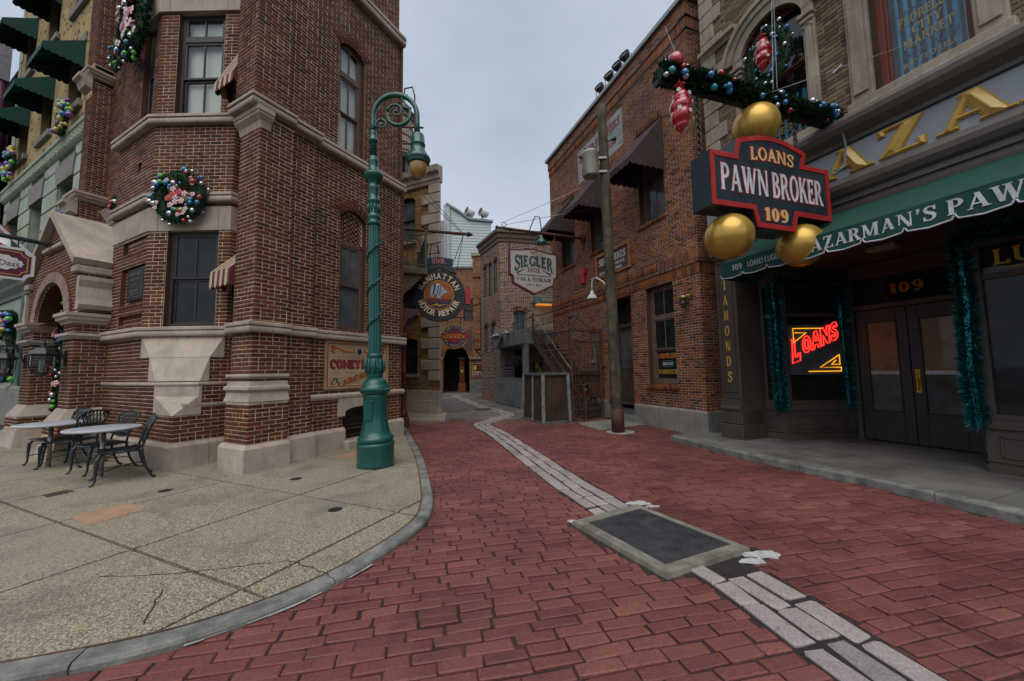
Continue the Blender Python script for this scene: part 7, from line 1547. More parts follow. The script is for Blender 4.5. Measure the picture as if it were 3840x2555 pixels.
# ---------------------------------------------------------------- utility pole with transformer
UP = empty('utility_pole', M=Matrix.Translation((2.69, 9.9, 0)) @ Matrix.Rotation(R(-.9), 4, 'Y'), label='weathered wooden utility pole with rusty sleeve at its foot', cat='utility pole')
M_POLE = mat('weathered_pole', (.10, .085, .055), .9, var=.6, scale=3.5, fine=28, bmp=1., stain=(.026, .024, .017), streak=.85)
m = MB(); vs = []; n = 20; lv = 26; rp_ = random.Random(2)
for j in range(lv + 1):
    z = 8.85 * j / lv; r = .148 - .03 * j / lv
    for k in range(n): a = 2 * math.pi * k / n; q = r * (1 + .03 * math.sin(3 * a + j) + rp_.uniform(-.025, .025)); vs.append((q * math.cos(a), q * math.sin(a), z))
m.sm = True; m.add(vs, [(j * n + k, j * n + (k + 1) % n, (j + 1) * n + (k + 1) % n, (j + 1) * n + k) for j in range(lv) for k in range(n)] + [tuple(lv * n + k for k in range(n))]); m.build('shaft', M_POLE, UP)
m = MB(); m.sm = True; m.lathe([(.163, 0), (.163, .62)], 24); m.build('sleeve', mat('rust_sleeve', (.075, .028, .02), .7, var=.3), UP)
TF = empty('transformer', M=Matrix.Translation((2.17, 9.75, 6.75)), label='rust streaked pale can transformer hung on the utility pole', cat='transformer')
m = MB(); m.sm = True; m.lathe([(.2, 0), (.215, .02), (.215, .6), (.225, .61), (.225, .65), (.2, .68), (.05, .72)], 24); m.build('tank', mat('pale_tank', (.5, .5, .4), .55, var=.15, scale=4, bmp=.1, stain=(.2, .1, .045), streak=.5), TF)
m = MB(); [m.lathe([(.03, 0), (.05, .05), (.03, .08), (.05, .12), (.02, .16)], 10, Matrix.Translation((.12 * math.cos(a), .12 * math.sin(a), .68))) for a in (.5, 2.6)]; m.lathe([(.025, 0), (.04, .05), (.02, .12)], 8, Matrix.Translation((-.22, -.05, .5)) @ Matrix.Rotation(R(-70), 4, 'Y')); m.build('insulator', M_IRON, TF)
m = MB(); [m.bbox((.2, .0, z), (.45, .1, z + .07), .01) for z in (.12, .5)]; m.build('bracket', M_GALV, TF); m = MB(); m.tube([(.1, .05, .8), (.3, .1, 1.0), (.5, .15, .8)], .012, 6); m.tube([(-.05, .05, .8), (.1, .1, .95), (.4, .12, .6)], .01, 6); m.tube([(.45, .1, 1.0), (.62, .0, 1.05)], .02, 6); m.sphere((.66, 0, 1.05), .06, 8, 6); m.build('wire', M_IRON, TF)

# ---------------------------------------------------------------- hanging warehouse sign
FH = FB @ Matrix.Translation((-5.33, 0, 0)) @ Matrix.Rotation(R(-90), 4, 'Z') @ Matrix.Rotation(R(180), 4, 'Z')   # x back to the wall
HS = empty('hanging_warehouse_sign', M=FH, label='white shield sign with maroon edge hung from a rusty pipe over the alley', cat='sign')
sh = [(-3.0, 5.88), (-3.0, 5.0), (-2.88, 4.92), (-2.86, 4.68), (-2.05, 4.3), (-1.28, 4.66), (-1.25, 4.9), (-1.13, 4.98), (-1.13, 5.84), (-1.5, 5.87), (-2.06, 5.98), (-2.6, 5.91)]
M_MAR = mat('maroon_edge', (.12, .022, .03), .5); M_OFFW = mat('sign_offwhite', (.47, .45, .42), .6, var=.06, bmp=.02, stain=(.40, .37, .33)); M_SGRN = mat('sign_teal', (.012, .075, .105), .6, bmp=0)
flatpoly(HS, sh, M_MAR, 'edge', y0=-.06, y1=.06); flatpoly(HS, inset_poly(sh, .06), M_OFFW, 'face', y0=-.064, y1=.064)
T_ = lambda x, z: Matrix.Translation((x, -.064, z))
def bow(x, z): return (x, z * (1 + .9 * abs(x / .78) ** 1.6) - .16 * abs(x / .78) ** 1.6)
put_text(HS, 'SIEGLER', T_(-2.06, 5.33), 1.5, .37, M_SGRN, dict(T=.24, t=.17, so=.03, sh=.05), .005, center=True, outline=M_GOLD, ol=.022, warp=lambda x, z: (x, z * (1 + .55 * abs(x / .73) ** 2) - .23 * abs(x / .73) ** 2)); put_text(HS, 'BROS.', T_(-2.06, 5.11), .5, .16, MATS['maroon_edge'], SLAB, .004, center=True); put_text(HS, '107', T_(-2.06, 5.77), .26, .12, M_RSIGN, SERIF, .004, center=True)
put_text(HS, 'VAN & STORAGE', T_(-2.06, 4.78), 1.32, .13, M_BKSIGN, SERIF, .004, center=True); plain_text(HS, 'םיחאה'[::-1] + ' ' + 'רלגיד'[::-1], T_(-2.06, 4.60), .62, M_BKSIGN, center=True, height=.1)
ribbon(HS, [(-2.72, 4.99), (-2.06, 4.99), (-1.4, 4.99)], [.022] * 3, MATS['maroon_edge'], 'rule_line', -.068, -.06)
for s in (-1, 1): ribbon(HS, [(-2.06 + s * .34, 5.2), (-2.06 + s * .5, 5.13), (-2.06 + s * .66, 5.05)], [.02, .05, .06], MATS['maroon_edge'], 'flourish', -.068, -.06)
m = MB(); m.tube([(.05, 0, 6.58), (-3.35, 0, 6.62)], .05, 10); m.tube([(-3.38, 0, 6.62), (-3.45, 0, 6.62)], .065, 10); m.tube([(.06, 0, 6.58), (-.02, 0, 6.58)], .16, 12); [m.tube([(-3.15 + .08 * math.cos(a), 0, 6.76 + .08 * math.sin(a)) for a in [2 * math.pi * k / 12 for k in range(12)]], .012, 5, True)]; m.build('pipe', M_RUST, HS)
for x in (-2.95, -1.18): m = MB(); m.tube([(x, 0, 5.86), (x, 0, 6.6)], .02, 6); m.build('hanger', M_RUST, HS)
m = MB(); m.tube([(-3.15, 0, 6.84), (-.5, .05, 8.3), (0, .1, 8.6)], .010, 5); m.tube([(-3.1, 0, 6.75), (0, -.9, 7.4)], .010, 5); m.build('guy_wire', M_GALV, HS)
lg = empty('green_sign_lamp', M=FH, label='green gooseneck lamp over the hanging shield sign', cat='lamp'); m = MB(); m.sm = True; m.tube([(-2.2, 0, 6.6), (-2.2, -.2, 6.75), (-2.1, -.35, 7.05), (-1.98, -.45, 7.0), (-1.95, -.5, 6.6), (-1.95, -.5, 6.3)], .02, 6); m.build('arm', M_RUST, lg); m = MB(); m.sm = True; m.lathe([(.05, .22), (.07, .18), (.08, .1), (.16, .02), (.2, -.1), (.19, -.11)], 18, Matrix.Translation((-1.95, -.5, 6.1))); m.build('shade', MATS['teal_enamel'], lg)
# ---------------------------------------------------------------- tan brick corner house in the alley
FY = frame(-2.78, 14.58, 0, 113.6)
YB = empty('tan_brick_house', M=FY, label='tan brick house with big stone quoins and cornice beyond the corner building', cat='building')
y1 = dict(u0=5 - 2.12, u1=5 - 1.23, z0=6.95, z1=8.85, rise=.14); y2 = dict(u0=5 - 1.92, u1=5 - 1.08, z0=1.55, z1=3.0, rise=.14); y3 = dict(u0=5 - 1.95, u1=5 - 1.1, z0=4.0, z1=5.6, rise=.14)
yw, yb = wallset(YB, M_MORT_Y, M_BRICK_Y, [dict(p0=(-5, .04), p1=(0, .04), z0=.9, z1=9.2, holes=[y1, y2, y3], arches=[dict(h=h, thick=.24, n=11) for h in (y1, y2, y3)]), dict(p0=(0, .04), p1=(-3.45, 3.62), z0=.9, z1=9.2)], cap=250, z_origin=.0, pitch=.08, bl=.26, joint=.016); yb.finish()
for h in (y1, y2, y3):
    sash_window(YB, (-5, .04), (0, .04), dict(h, rise=0), mat('dark_teal_frame', (.02, .045, .045), .5), M_GLASSG if h is y1 else M_GLASS, deep=.15, fw=.06, cols=(1, 1), back=None)
    m = MB(); m.bbox((h['u0'] - 5.1, -.1, h['z0'] - .12), (h['u1'] - 4.9, .15, h['z0']), .012); m.build('sill', M_STONE2, YB)
for i in range(19):
    z = 1.28 + .415 * i; m = MB(); m.bbox((-.86 if i % 2 else -.52, -.06, z + .012), (.03, .04, z + .403), .02); m.build('quoin', M_STONE, YB)
for a, b in ((-5, -2.2), (-2.19, -1.1), (-1.09, .08)): m = MB(); m.bbox((a, -.14, -.02), (b, .06, .56), .01); m.bbox((a, -.09, .56), (b - .02, .06, .92), .01); m.build('plinth_stone', M_STONE, YB)
m = MB(); m.sweep([(-5, 0), (.06, 0)], [(-.1, 9.15), (.06, 9.15), (.08, 9.28), (.12, 9.3), (.14, 9.48), (.26, 9.56), (.3, 9.78), (-.1, 9.85)]); m.build('cornice', M_STONE, YB)
m = MB(); m.zprism([(-4.9, .4), (-.6, .4), (-3.2, 3.1), (-4.9, 3.1)], 0, 9.7); m.build('core', M_BLACK, YB)
# ---------------------------------------------------------------- low wing with maroon shopfront and iron balcony between the two corner houses
WG = empty('alley_wing', M=frame(-2.95, 9.6, 0, 341.), label='narrow brick wing with maroon shopfront and balcony behind the corner building', cat='building')
m = MB(); m.box((0, .05, 0), (6.3, 2, 6.1)); m.build('wall', M_MORT_A, WG); bq = Bricks(WG.children[0], WG, M_BRICK_A, 20); brickface(bq, (0, .05), (6.3, .05), .1, 6.1, z_origin=.55); bq.finish()
M_MRN = mat('maroon_shop_paint', (.085, .016, .014), .5, var=.2, bmp=.06)
m = MB(); m.sweep([(1.6, .05), (4.4, .05)], [(-.1, 2.75), (.25, 2.75), (.3, 2.95), (.4, 3.05), (.42, 3.2), (.6, 3.32), (.75, 3.42), (.78, 3.52), (-.1, 3.56)]); m.build('shop_cornice', M_MRN, WG)
for x in (1.75, 4.2):
    m = MB(); m.sm = True; m.lathe([(.13, .3), (.13, .42), (.09, .48), (.08, .6), (.07, 1.6), (.09, 1.64), (.07, 1.68), (.065, 2.5), (.1, 2.56), (.1, 2.62), (.14, 2.7), (.16, 2.78)], 16, Matrix.Translation((x, -.3, 0))); m.build('column', M_MRN, WG); m = MB(); m.bbox((x - .16, -.46, .05), (x + .16, .05, .32), .02); m.build('column_base', M_MRN, WG)
m = MB(); m.bbox((1.6, -.02, .1), (4.4, .06, 2.75), .01); m.build('shop_front', M_MRN, WG); m = MB(); m.box((1.8, -.03, .9), (4.1, -.015, 2.5)); m.build('pane', M_GLASS, WG)
m = MB(); m.bbox((1.4, -.95, 4.55), (4.0, .1, 4.75), .02); [m.add([(x, .05, 3.6), (x + .12, .05, 3.6), (x + .12, .05, 4.55), (x, .05, 4.55), (x, -.85, 4.55), (x + .12, -.85, 4.55)], [(0, 4, 3), (1, 2, 5), (0, 1, 5, 4)]) for x in (1.5, 3.8)]; m.build('balcony_floor', mat('balcony_wood', (.12, .09, .06), .8), WG)
M_BALC = mat('balcony_iron', (.07, .075, .055), .6, var=.3); m = MB()
for x in (1.45, 3.95): m.bbox((x - .04, -.94, 4.75), (x + .04, -.86, 5.95), .01); m.sphere((x, -.9, 6.0), .06, 8, 6)
for z in (4.85, 5.55, 5.78): m.bar((1.45, -.9, z), (3.95, -.9, z), .03); m.bar((1.45, -.9, z), (1.45, 0, z), .03)
for i in range(1, 12): x = 1.45 + 2.5 * i / 12; m.tube([(x, -.9, 4.85), (x, -.9, 5.55)], .012, 5); m.tube([(x + .08 * math.cos(a), -.9, 5.665 + .08 * math.sin(a)) for a in [2 * math.pi * k / 10 for k in range(10)]], .01, 4, True)
for i in range(1, 5): y = -.9 + .9 * i / 5; m.tube([(1.45, y, 4.85), (1.45, y, 5.55)], .012, 5); m.tube([(1.45, y + .08 * math.cos(a), 5.665 + .08 * math.sin(a)) for a in [2 * math.pi * k / 10 for k in range(10)]], .01, 4, True)
m.build('balcony_railing', M_BALC, WG)
# ---------------------------------------------------------------- round motor repair sign on an arrow bracket
FM_ = frame(-3.55, 12.1, 0, 81.)
MS = empty('motor_repair_sign', M=FM_, label='large round black motor repair sign with orange centre over the alley', cat='sign'); cx, cz, rr_ = 1.2, 4.12, .84
circ = lambda r, n=40: [(cx + r * math.cos(2 * math.pi * k / n), cz + r * math.sin(2 * math.pi * k / n)) for k in range(n)]
flatpoly(MS, circ(rr_, 48), M_IRON, 'drum', y0=-.1, y1=.22); flatpoly(MS, circ(rr_ * .9), M_BKSIGN, 'ring_field', y0=-.106, y1=0); flatpoly(MS, circ(rr_ * .575), mat('sign_yellow', (.6, .33, .02), .6, bmp=0), 'ring_yellow', y0=-.110, y1=0); flatpoly(MS, circ(rr_ * .55), M_RSIGN, 'ring_red', y0=-.112, y1=0)
half = [(x, z) for x, z in circ(rr_ * .53, 60)]; flatpoly(MS, half, mat('sign_rust', (.38, .10, .015), .6, bmp=0), 'disc', y0=-.114, y1=0)
flatpoly(MS, [(x, z) for x, z in circ(rr_ * .53, 60) if z < cz - .12], M_NAVY, 'lower_disc', y0=-.116, y1=0)
m = MB(); [m.sphere((cx + rr_ * .95 * math.cos(a), -.1, cz + rr_ * .95 * math.sin(a)), .022, 6, 4) for a in [2 * math.pi * k / 44 for k in range(44)]]; m.build('rivets', M_BKSIGN, MS, 'stuff')
TM = Matrix.Translation((0, -.106, 0)); M_TANL = mat('tan_letters', (.78, .62, .42), .6, bmp=0)
def ringtext(t, r, a0, a1, up):
    n = len(t)
    for i, c_ in enumerate(t):
        if c_ == ' ': continue
        a = R(a0 + (a1 - a0) * (i + .5) / n); w = .15 if c_ not in 'I' else .045
        Mx = TM @ Matrix.Translation((cx + r * math.cos(a), 0, cz + r * math.sin(a))) @ Matrix.Rotation((math.pi / 2 - a) if up else (-math.pi / 2 - a), 4, 'Y') @ Matrix.Translation((0, 0, -.085)); put_text(MS, c_, Mx, w, .19, M_TANL, dict(T=.2, t=.16, so=0, sh=0), .005, center=True, name='letter')
ringtext('MANHATTAN', rr_ * .735, 165, 15, True); ringtext('MOTOR REPAIR', rr_ * .735, 198, 342, False)
put_text(MS, 'ELECTRIC', Matrix.Translation((cx, -.116, cz - .245)), .62, .12, M_RSIGN, FAT, .004, center=True, outline=M_BKSIGN); ribbon(MS, [(cx - .26, cz - .36), (cx - .02, cz - .30), (cx - .05, cz - .36), (cx + .26, cz - .30)], [.01, .07, .07, .01], MATS['sign_yellow'], 'lightning_bolt', -.12, -.1)
M_STEELB = mat('motor_blue', (.38, .45, .55), .5, bmp=0)
RT = lambda P_, a=R(-10): [(cx - .02 + x * math.cos(a) - z * math.sin(a), cz + .15 + x * math.sin(a) + z * math.cos(a)) for x, z in P_]
flatpoly(MS, RT([(-.24, -.13), (-.2, -.17), (.1, -.16), (.17, -.12), (.2, -.05), (.28, -.045), (.28, .03), (.2, .04), (.17, .11), (.1, .15), (-.2, .16), (-.24, .12)]), M_STEELB, 'motor_emblem', y0=-.122, y1=-.1)
for x0, x1, h in ((-.16, -.11, .165), (-.03, .0, .165), (.05, .07, .15)): flatpoly(MS, RT([(x0, -h), (x1, -h), (x1, h), (x0, h)]), M_BKSIGN, 'motor_band', y0=-.126, y1=-.1)
for x in (-.2, .02): flatpoly(MS, RT([(x - .05, -.25), (x + .1, -.25), (x + .07, -.15), (x - .01, -.15)]), M_STEELB, 'motor_foot', y0=-.121, y1=-.1)
flatpoly(MS, RT([(-.12, .15), (.02, .15), (0, .22), (-.1, .22)]), M_WHITE, 'motor_box', y0=-.121, y1=-.1)
m = MB(); q = [(cx - .56, cz + .72), (cx - .5, cz + .92), (cx - .2, cz + 1.02), (cx + .2, cz + 1.02), (cx + .5, cz + .92), (cx + .56, cz + .72), (cx, cz + .92)]; m.prism(q, lambda a, b: (a, -.07, b), lambda a, b: (a, .1, b)); m.build('crest', M_IRON, MS); flatpoly(MS, [(cx - .42, cz + 1.0), (cx - .46, cz + 1.22), (cx, cz + 1.28), (cx + .46, cz + 1.22), (cx + .42, cz + 1.0), (cx, cz + 1.06)], M_NAVY, 'number_plate', y0=-.05, y1=.05); put_text(MS, '110.', Matrix.Translation((cx, -.05, cz + 1.06)), .5, .16, M_RED, FAT, .006, center=True, outline=M_WHITE)
m = MB(); m.tube([(0, 0, 6.32), (2.12, 0, 6.22)], .05, 10); m.build('bracket', M_RUST, MS); m = MB(); m.lathe([(.0, .2), (.1, .0), (.03, -.02)], 12, Matrix.Translation((2.14, 0, 6.22)) @ Matrix.Rotation(R(93), 4, 'Y')); m.build('arrow_tip', M_IRON, MS)
m = MB(); m.tube([(2.0, 0, 6.2), (1.75, 0, 4.85)], .010, 5); m.tube([(2.0, 0, 6.2), (1.55, 0, 4.9)], .010, 5); m.tube([(2.0, 0, 6.24), (0, .4, 8.6)], .010, 5); m.tube([(1.95, 0, 6.24), (-.2, -.6, 8.1)], .010, 5); m.tube([(0, 0, 3.9), (.2, 0, 4.6), (.5, 0, 4.85)], .018, 6); m.tube([(.9, .0, 5.4), (.95, -.2, 5.75), (1.15, -.35, 5.7), (1.2, -.35, 5.4)], .018, 6); m.build('guy_wire', M_IRON, MS)
flatpoly(MS, [(2.05 + .0, 3.85), (2.22, 3.85), (2.22, 4.4), (2.05, 4.4)], M_RED, 'neon_end', y0=-.05, y1=.25)
# second round sign farther in
FC = frame(-2.62, 17.2, 0, 85.); CS = empty('service_sign', M=FC, label='small round blue and red car service sign deep in the alley', cat='sign'); cx, cz = 0., 3.22
circ2 = lambda r, n=36: [(r * math.cos(2 * math.pi * k / n), cz + r * math.sin(2 * math.pi * k / n)) for k in range(n)]
M_BLS = mat('sign_royal', (.012, .03, .15), .5, bmp=0); flatpoly(CS, circ2(.56), mat('sign_yellow_edge', (.65, .42, .05), .6, bmp=0), 'rim', y0=-.04, y1=.04); flatpoly(CS, circ2(.535), M_BLS, 'disc', y0=-.044, y1=.044); flatpoly(CS, circ2(.30), M_RSIGN, 'red_disc', y0=-.047, y1=0); flatpoly(CS, [(-.62, 3.12), (.62, 3.12), (.62, 3.36), (-.62, 3.36)], M_RED, 'bar', y0=-.052, y1=.05)
put_text(CS, 'APPROVED', Matrix.Translation((0, -.052, 3.27)), .72, .07, MATS['sign_yellow_edge'], SANS, .004, center=True); put_text(CS, 'SERVICE', Matrix.Translation((0, -.052, 3.14)), 1.0, .12, MATS['sign_yellow_edge'], dict(T=.2, t=.17, so=0, sh=0), .004, center=True)
def ct(t, r, a0, a1, up):
    for i, c_ in enumerate(t):
        a = R(a0 + (a1 - a0) * (i + .5) / len(t)); put_text(CS, c_, Matrix.Translation((r * math.cos(a), -.045, cz + r * math.sin(a))) @ Matrix.Rotation((math.pi / 2 - a) if up else (-math.pi / 2 - a), 4, 'Y') @ Matrix.Translation((0, 0, -.065)), .10 if c_ != 'I' else .03, .14, MATS['sign_yellow_edge'], dict(T=.16, t=.14, so=0, sh=0), .004, center=True, name='letter')
ct('CHRYSLER', .43, 160, 20, True); ct('PLYMOUTH', .43, 200, 340, False)
m = MB(); m.tube([(-.3, 0, 3.75), (-.3, 0, 4.1)], .02, 5); m.tube([(.3, 0, 3.7), (.3, 0, 4.1)], .02, 5); m.tube([(-1.0, 0, 4.1), (.9, 0, 4.1)], .03, 6); m.build('hanger', M_RUST, CS)
m = MB(); m.sm = True; m.tube([(-.72, -.1, 3.1), (-.68, -.2, 3.6), (-.8, -.25, 3.72), (-.92, -.25, 3.6), (-.8, -.25, 2.95)], .02, 6); m.lathe([(.04, .15), (.12, 0), (.13, -.03)], 12, Matrix.Translation((-.7, -.25, 2.85))); m.build('lamp', M_WHITE, CS)
# ---------------------------------------------------------------- archway wall closing the alley
FR = frame(-8.5, 29.3, 0, 90.); AR = empty('archway_building', M=FR, label='dim red brick building with a tall arched passage closing the alley', cat='building')
ha = dict(u0=3.15, u1=5.2, z0=0, z1=3.6, rise=1.0, deep=.6); hw = dict(u0=4.75, u1=5.5, z0=5.5, z1=7.3, rise=.2); hv = dict(u0=2.9, u1=3.6, z0=5.5, z1=7.3, rise=.2)
aw_, ab_ = wallset(AR, M_MORT_A, M_BRICK_S, [dict(p0=(0, 0), p1=(7.4, 0), z0=0, z1=9.7, holes=[ha, hw, hv], arches=[dict(h=ha, thick=.4, n=25), dict(h=hw, thick=.22, n=9), dict(h=hv, thick=.22, n=9)])], cap=120, pitch=.078, bl=.24, joint=.015); ab_.finish()
for h in (hw, hv): sash_window(AR, (0, 0), (7.4, 0), dict(h, rise=0), M_DKFRAME, M_GLASSG, deep=.15)
m = MB(); m.sweep([(0, 0), (5.6, 0)], [(-.1, 9.7), (.1, 9.7), (.12, 9.85), (-.1, 9.9)]); m.build('coping', M_GALV, AR)
m = MB(); m.box((5.5, -.15, 9.0), (7.2, .4, 10.6)); m.build('parapet_block', M_MORT_A, AR); bq = Bricks(AR.children[-1], AR, M_BRICK_S, 20); brickface(bq, (5.5, -.15), (7.2, -.15), 9, 10.6, pitch=.078); bq.finish(); m = MB(); m.bbox((5.4, -.25, 10.6), (7.3, .5, 10.95), .05); m.build('cap', M_STONE2, AR)
for a, b in ((2.55, 3.1), (5.25, 6.6)): m = MB(); m.bbox((a, -.12, -.02), (b, .5, .95), .02); m.build('plinth_stone', M_GREYST, AR); m = MB(); m.bbox((a - .05, -.14, 2.55), (b + .05, .3, 2.72), .02); m.build('impost', M_GREYST, AR)
m = MB(); m.bbox((4.3, .9, 0), (4.7, 1.3, 2.7), .01); m.bbox((4.2, .8, 0), (4.8, 1.4, .7), .02); m.bbox((4.2, .8, 2.6), (4.8, 1.4, 2.75), .02); m.build('passage_pillar', M_BRICK_S, AR)
m = MB(); m.add([(2.5, 3.4, 0), (6, 3.4, 0), (6, 3.4, 5), (2.5, 3.4, 5)], [(0, 1, 2, 3)]); m.box((2.6, .25, 3.9), (6, 3.5, 4.1)); m.box((2.6, .3, 0), (2.7, 3.5, 4)); m.box((5.6, .3, 0), (5.7, 3.5, 4)); m.build('passage_wall', mat('dark_passage', (.05, .032, .025), .9), AR)
M_POST = [mat('poster_paper', (.5, .48, .45), .7), mat('poster_red', (.35, .02, .04), .7), mat('poster_yellow', (.6, .5, .02), .7), mat('poster_violet', (.12, .03, .28), .7), mat('poster_black', (.02, .015, .02), .7)]
def poster(M_, w, h, bands, label):
    p = empty('poster', M=M_, label=label, cat='poster'); m = MB(); m.bbox((0, -.02, 0), (w, 0, h), .004); m.build('sheet', M_POST[bands[0]], p)
    for k, (a, b, c, d, i) in enumerate(bands[1]): m = MB(); m.box((a * w, -.0235 - .0004 * k, c * h), (b * w, -.02, d * h)); m.build('print', M_POST[i], p)
poster(FR @ Matrix.Translation((5.42, -.03, 1.25)), .85, 1.0, (0, [(.03, .97, .4, .97, 4), (.45, .9, .75, .93, 1), (.5, .88, .55, .68, 1), (.04, .96, .03, .3, 1), (.1, .6, .12, .22, 0), (.75, .92, .06, .26, 0), (.1, .38, .5, .85, 2)]), 'black and red show poster on the pier beside the alley arch')
poster(FR @ Matrix.Translation((4.4, .88, 1.55)), .22, .45, (2, [(.15, .85, .1, .45, 0), (.1, .9, .6, .9, 4)]), 'small yellow notice on the pillar inside the alley arch')
# ---------------------------------------------------------------- red and black brick corner house with windows
FU = frame(-.62, 20., 0, 78.); UB = empty('chequered_brick_house', M=FU, label='red and black brick house with brown cornice at the alley bend', cat='building')
ang = R(78 - (-26)); lx, ly = -math.cos(R(76)) * 0, 0
def loc_u(x, y): v = FU.inverted() @ Vector((x, y, 0)); return (v.x, v.y)
L0 = loc_u(-.62 + math.sin(R(-26)) * 2.75, 20 + math.cos(R(-26)) * 2.75)
u1_ = dict(u0=.72, u1=1.47, z0=2.35, z1=4.85, rise=.16); u2_ = dict(u0=.72, u1=1.5, z0=.2, z1=1.95, rise=.16); ul = [dict(u0=a, u1=a + .42, z0=5.9, z1=7.75, rise=.15) for a in (.55, 1.25, 1.98)] + [dict(u0=a, u1=a + .5, z0=2.7, z1=4.3, rise=.2) for a in (.55, 1.6)]
uw, ub = wallset(UB, M_MORT_U, M_BRICK_U, [dict(p0=(0, 0), p1=(6.5, 0), z0=0, z1=8.65, holes=[u1_, u2_], arches=[dict(h=h, thick=.25, n=11) for h in (u1_, u2_)]), dict(p0=L0, p1=(0, 0), z0=0, z1=8.65, holes=ul, arches=[dict(h=h, thick=.2, n=7) for h in ul])], cap=250, pitch=.078, bl=.225, joint=.018); ub.finish()
M_UFR = mat('grey_blue_frame', (.17, .20, .20), .6); sash_window(UB, (0, 0), (6.5, 0), dict(u1_, rise=0), M_UFR, M_GLASSG, deep=.14, fw=.07); sash_window(UB, (0, 0), (6.5, 0), dict(u2_, rise=0), M_DKFRAME, M_GLASS, deep=.14)
for h in ul: sash_window(UB, L0, (0, 0), dict(h, rise=0), M_UFR, M_GLASSG, deep=.12, fw=.05, cols=(1, 1))
m = MB(); m.sweep([L0, (0, 0), (6.5, 0)], [(-.1, 8.6), (.05, 8.6), (.08, 8.75), (.14, 8.8), (.18, 8.98), (.28, 9.05), (.28, 9.12), (-.1, 9.15)]); m.build('cornice', mat('brown_cornice', (.22, .155, .12), .7, streak=.3), UB); m = MB(); m.sweep([L0, (0, 0), (6.5, 0)], [(-.1, 9.14), (.3, 9.125), (.3, 9.2), (-.1, 9.24)]); m.build('flashing', M_GALV, UB)
m = MB(); q = [(L0[0] + .3, L0[1] + .3), (.4, .4), (6.4, .4), (6.4, 5), (0, 5)]; m.zprism(q[::-1], 0, 9.0); m.build('core', M_BLACK, UB)
US = empty('upholstery_sign', M=FU, label='tan upholstery sign under a lit blue hood half hidden by the warehouse', cat='sign'); m = MB(); m.bbox((1.95, -.12, 3.3), (3.6, 0, 5.1), .02); m.build('board', mat('tan_board', (.40, .31, .2), .7), US); m = MB(); m.bbox((1.85, -.42, 5.2), (3.7, 0, 5.6), .03); m.build('hood', mat('hood_blue', (.12, .2, .21), .6), US); m = MB(); m.bbox((1.95, -.38, 5.14), (3.6, -.04, 5.2), .01); m.build('hood_light', emit('hood_glow', (1., .38, .08), .5), US); m = MB(); m.box((2.2, -.425, 5.33), (3.6, -.42, 5.48)); m.build('hood_label', MATS['tan_board'], US)
plain_text(US, 'Upholstery', Matrix.Translation((2.12, -.121, 4.1)), 1.35, mat('uph_teal', (.02, .10, .13), .6), height=.5); put_text(US, 'WAREHOUSE', Matrix.Translation((2.3, -.121, 3.75)), 1.0, .16, MATS['tan_frame'], SERIF, .004)
poster(FU @ Matrix.Translation((.12, -.02, 1.62)), .5, .4, (0, [(.05, .95, .1, .95, 3), (.15, .9, .35, .6, 2), (.1, .8, .15, .25, 1)]), 'violet poster on the chequered brick wall'); poster(FU @ Matrix.Translation((1.72, -.02, 1.35)), .6, .75, (4, [(.0, .1, 0, 1, 3), (.25, .6, .3, .95, 2), (.45, .85, .2, .6, 2), (.3, .5, .15, .4, 1)]), 'black and yellow poster on the chequered brick wall')
# ---------------------------------------------------------------- fire escape
FE = empty('fire_escape', M=frame(-2.4, 24.6, 0, 95.), label='rusty iron fire escape and landing in front of the archway wall', cat='fire escape')
for z, xa, xb in ((6.0, .3, 1.9), (3.0, .0, 1.5)): m = MB(); m.bbox((xa, -.5, z), (xb, .6, z + .1), .01); m.build('landing', M_RUST, FE); m = MB(); m.bar((xa + .1, -.4, z), (xa + 1.1, -.2, z - 1.2), .08); m.build('brace', M_RUST, FE)
m = MB(); [m.bar((x, -.45, 2.9), (x, -.45, 6.3), .07) for x in (.45, .65)]; [m.bar((.45, -.45, 3.2 + .3 * k), (.65, -.45, 3.2 + .3 * k), .03) for k in range(10)]; m.build('ladder', M_RUST, FE)
m = MB(); [m.bar((a, -.48, z), (b, -.48, z), .04) for z in (3.55, 4.0) for a, b in ((0, 1.5),)]; [m.tube([(x * .15, -.48, 3.1), (x * .15, -.48, 4.0)], .015, 4) for x in range(11)]; m.build('railing', M_RUST, FE)
m = MB(); m.bar((-2.6, -.6, 5.2), (.6, -.5, 6.0), .09); m.bar((.1, -.5, 6.5), (1.5, -.6, 5.2), .08); m.build('brace', M_RUST, FE)
for k in range(2): m = MB(); m.bbox((-.55 + .02 * k, -.5, 2.95), (-.1, -.4, 4.3), .01); m.bbox((-.5, -.51, 3.05), (-.15, -.49, 4.2), .004); m.build('door_panel', M_WDW, FE) if k == 0 else None
# ---------------------------------------------------------------- loading dock, stair, railing gate
DK = empty('loading_dock', M=frame(-.94, 19.68, 0, 159.), label='grey concrete loading dock deck on posts over a low wall', cat='loading dock')
M_DK = mat('streaked_concrete', (.20, .205, .20), .85, var=.25, scale=2, bmp=.3, stain=(.08, .08, .075), streak=.7)
m = MB(); m.bbox((0, .0, 0), (3.7, .35, 1.12), .02); m.build('low_wall', M_DK, DK); m = MB(); m.bbox((0, .02, 1.12), (3.7, .3, 1.32), .01); m.build('steel_cap', mat('dark_steel_plate', (.09, .1, .105), .4, metal=.5), DK)
for a, b in ((.1, 1.0), (1.02, 1.9), (1.92, 2.8), (2.82, 3.68)): m = MB(); m.bbox((a, -.012, .06), (b, .0, 1.08), .006); m.build('wall_panel', M_DK, DK)
m = MB(); m.bbox((-.1, .1, 2.78), (3.6, 2.9, 3.42), .02); m.build('deck', M_DK, DK)
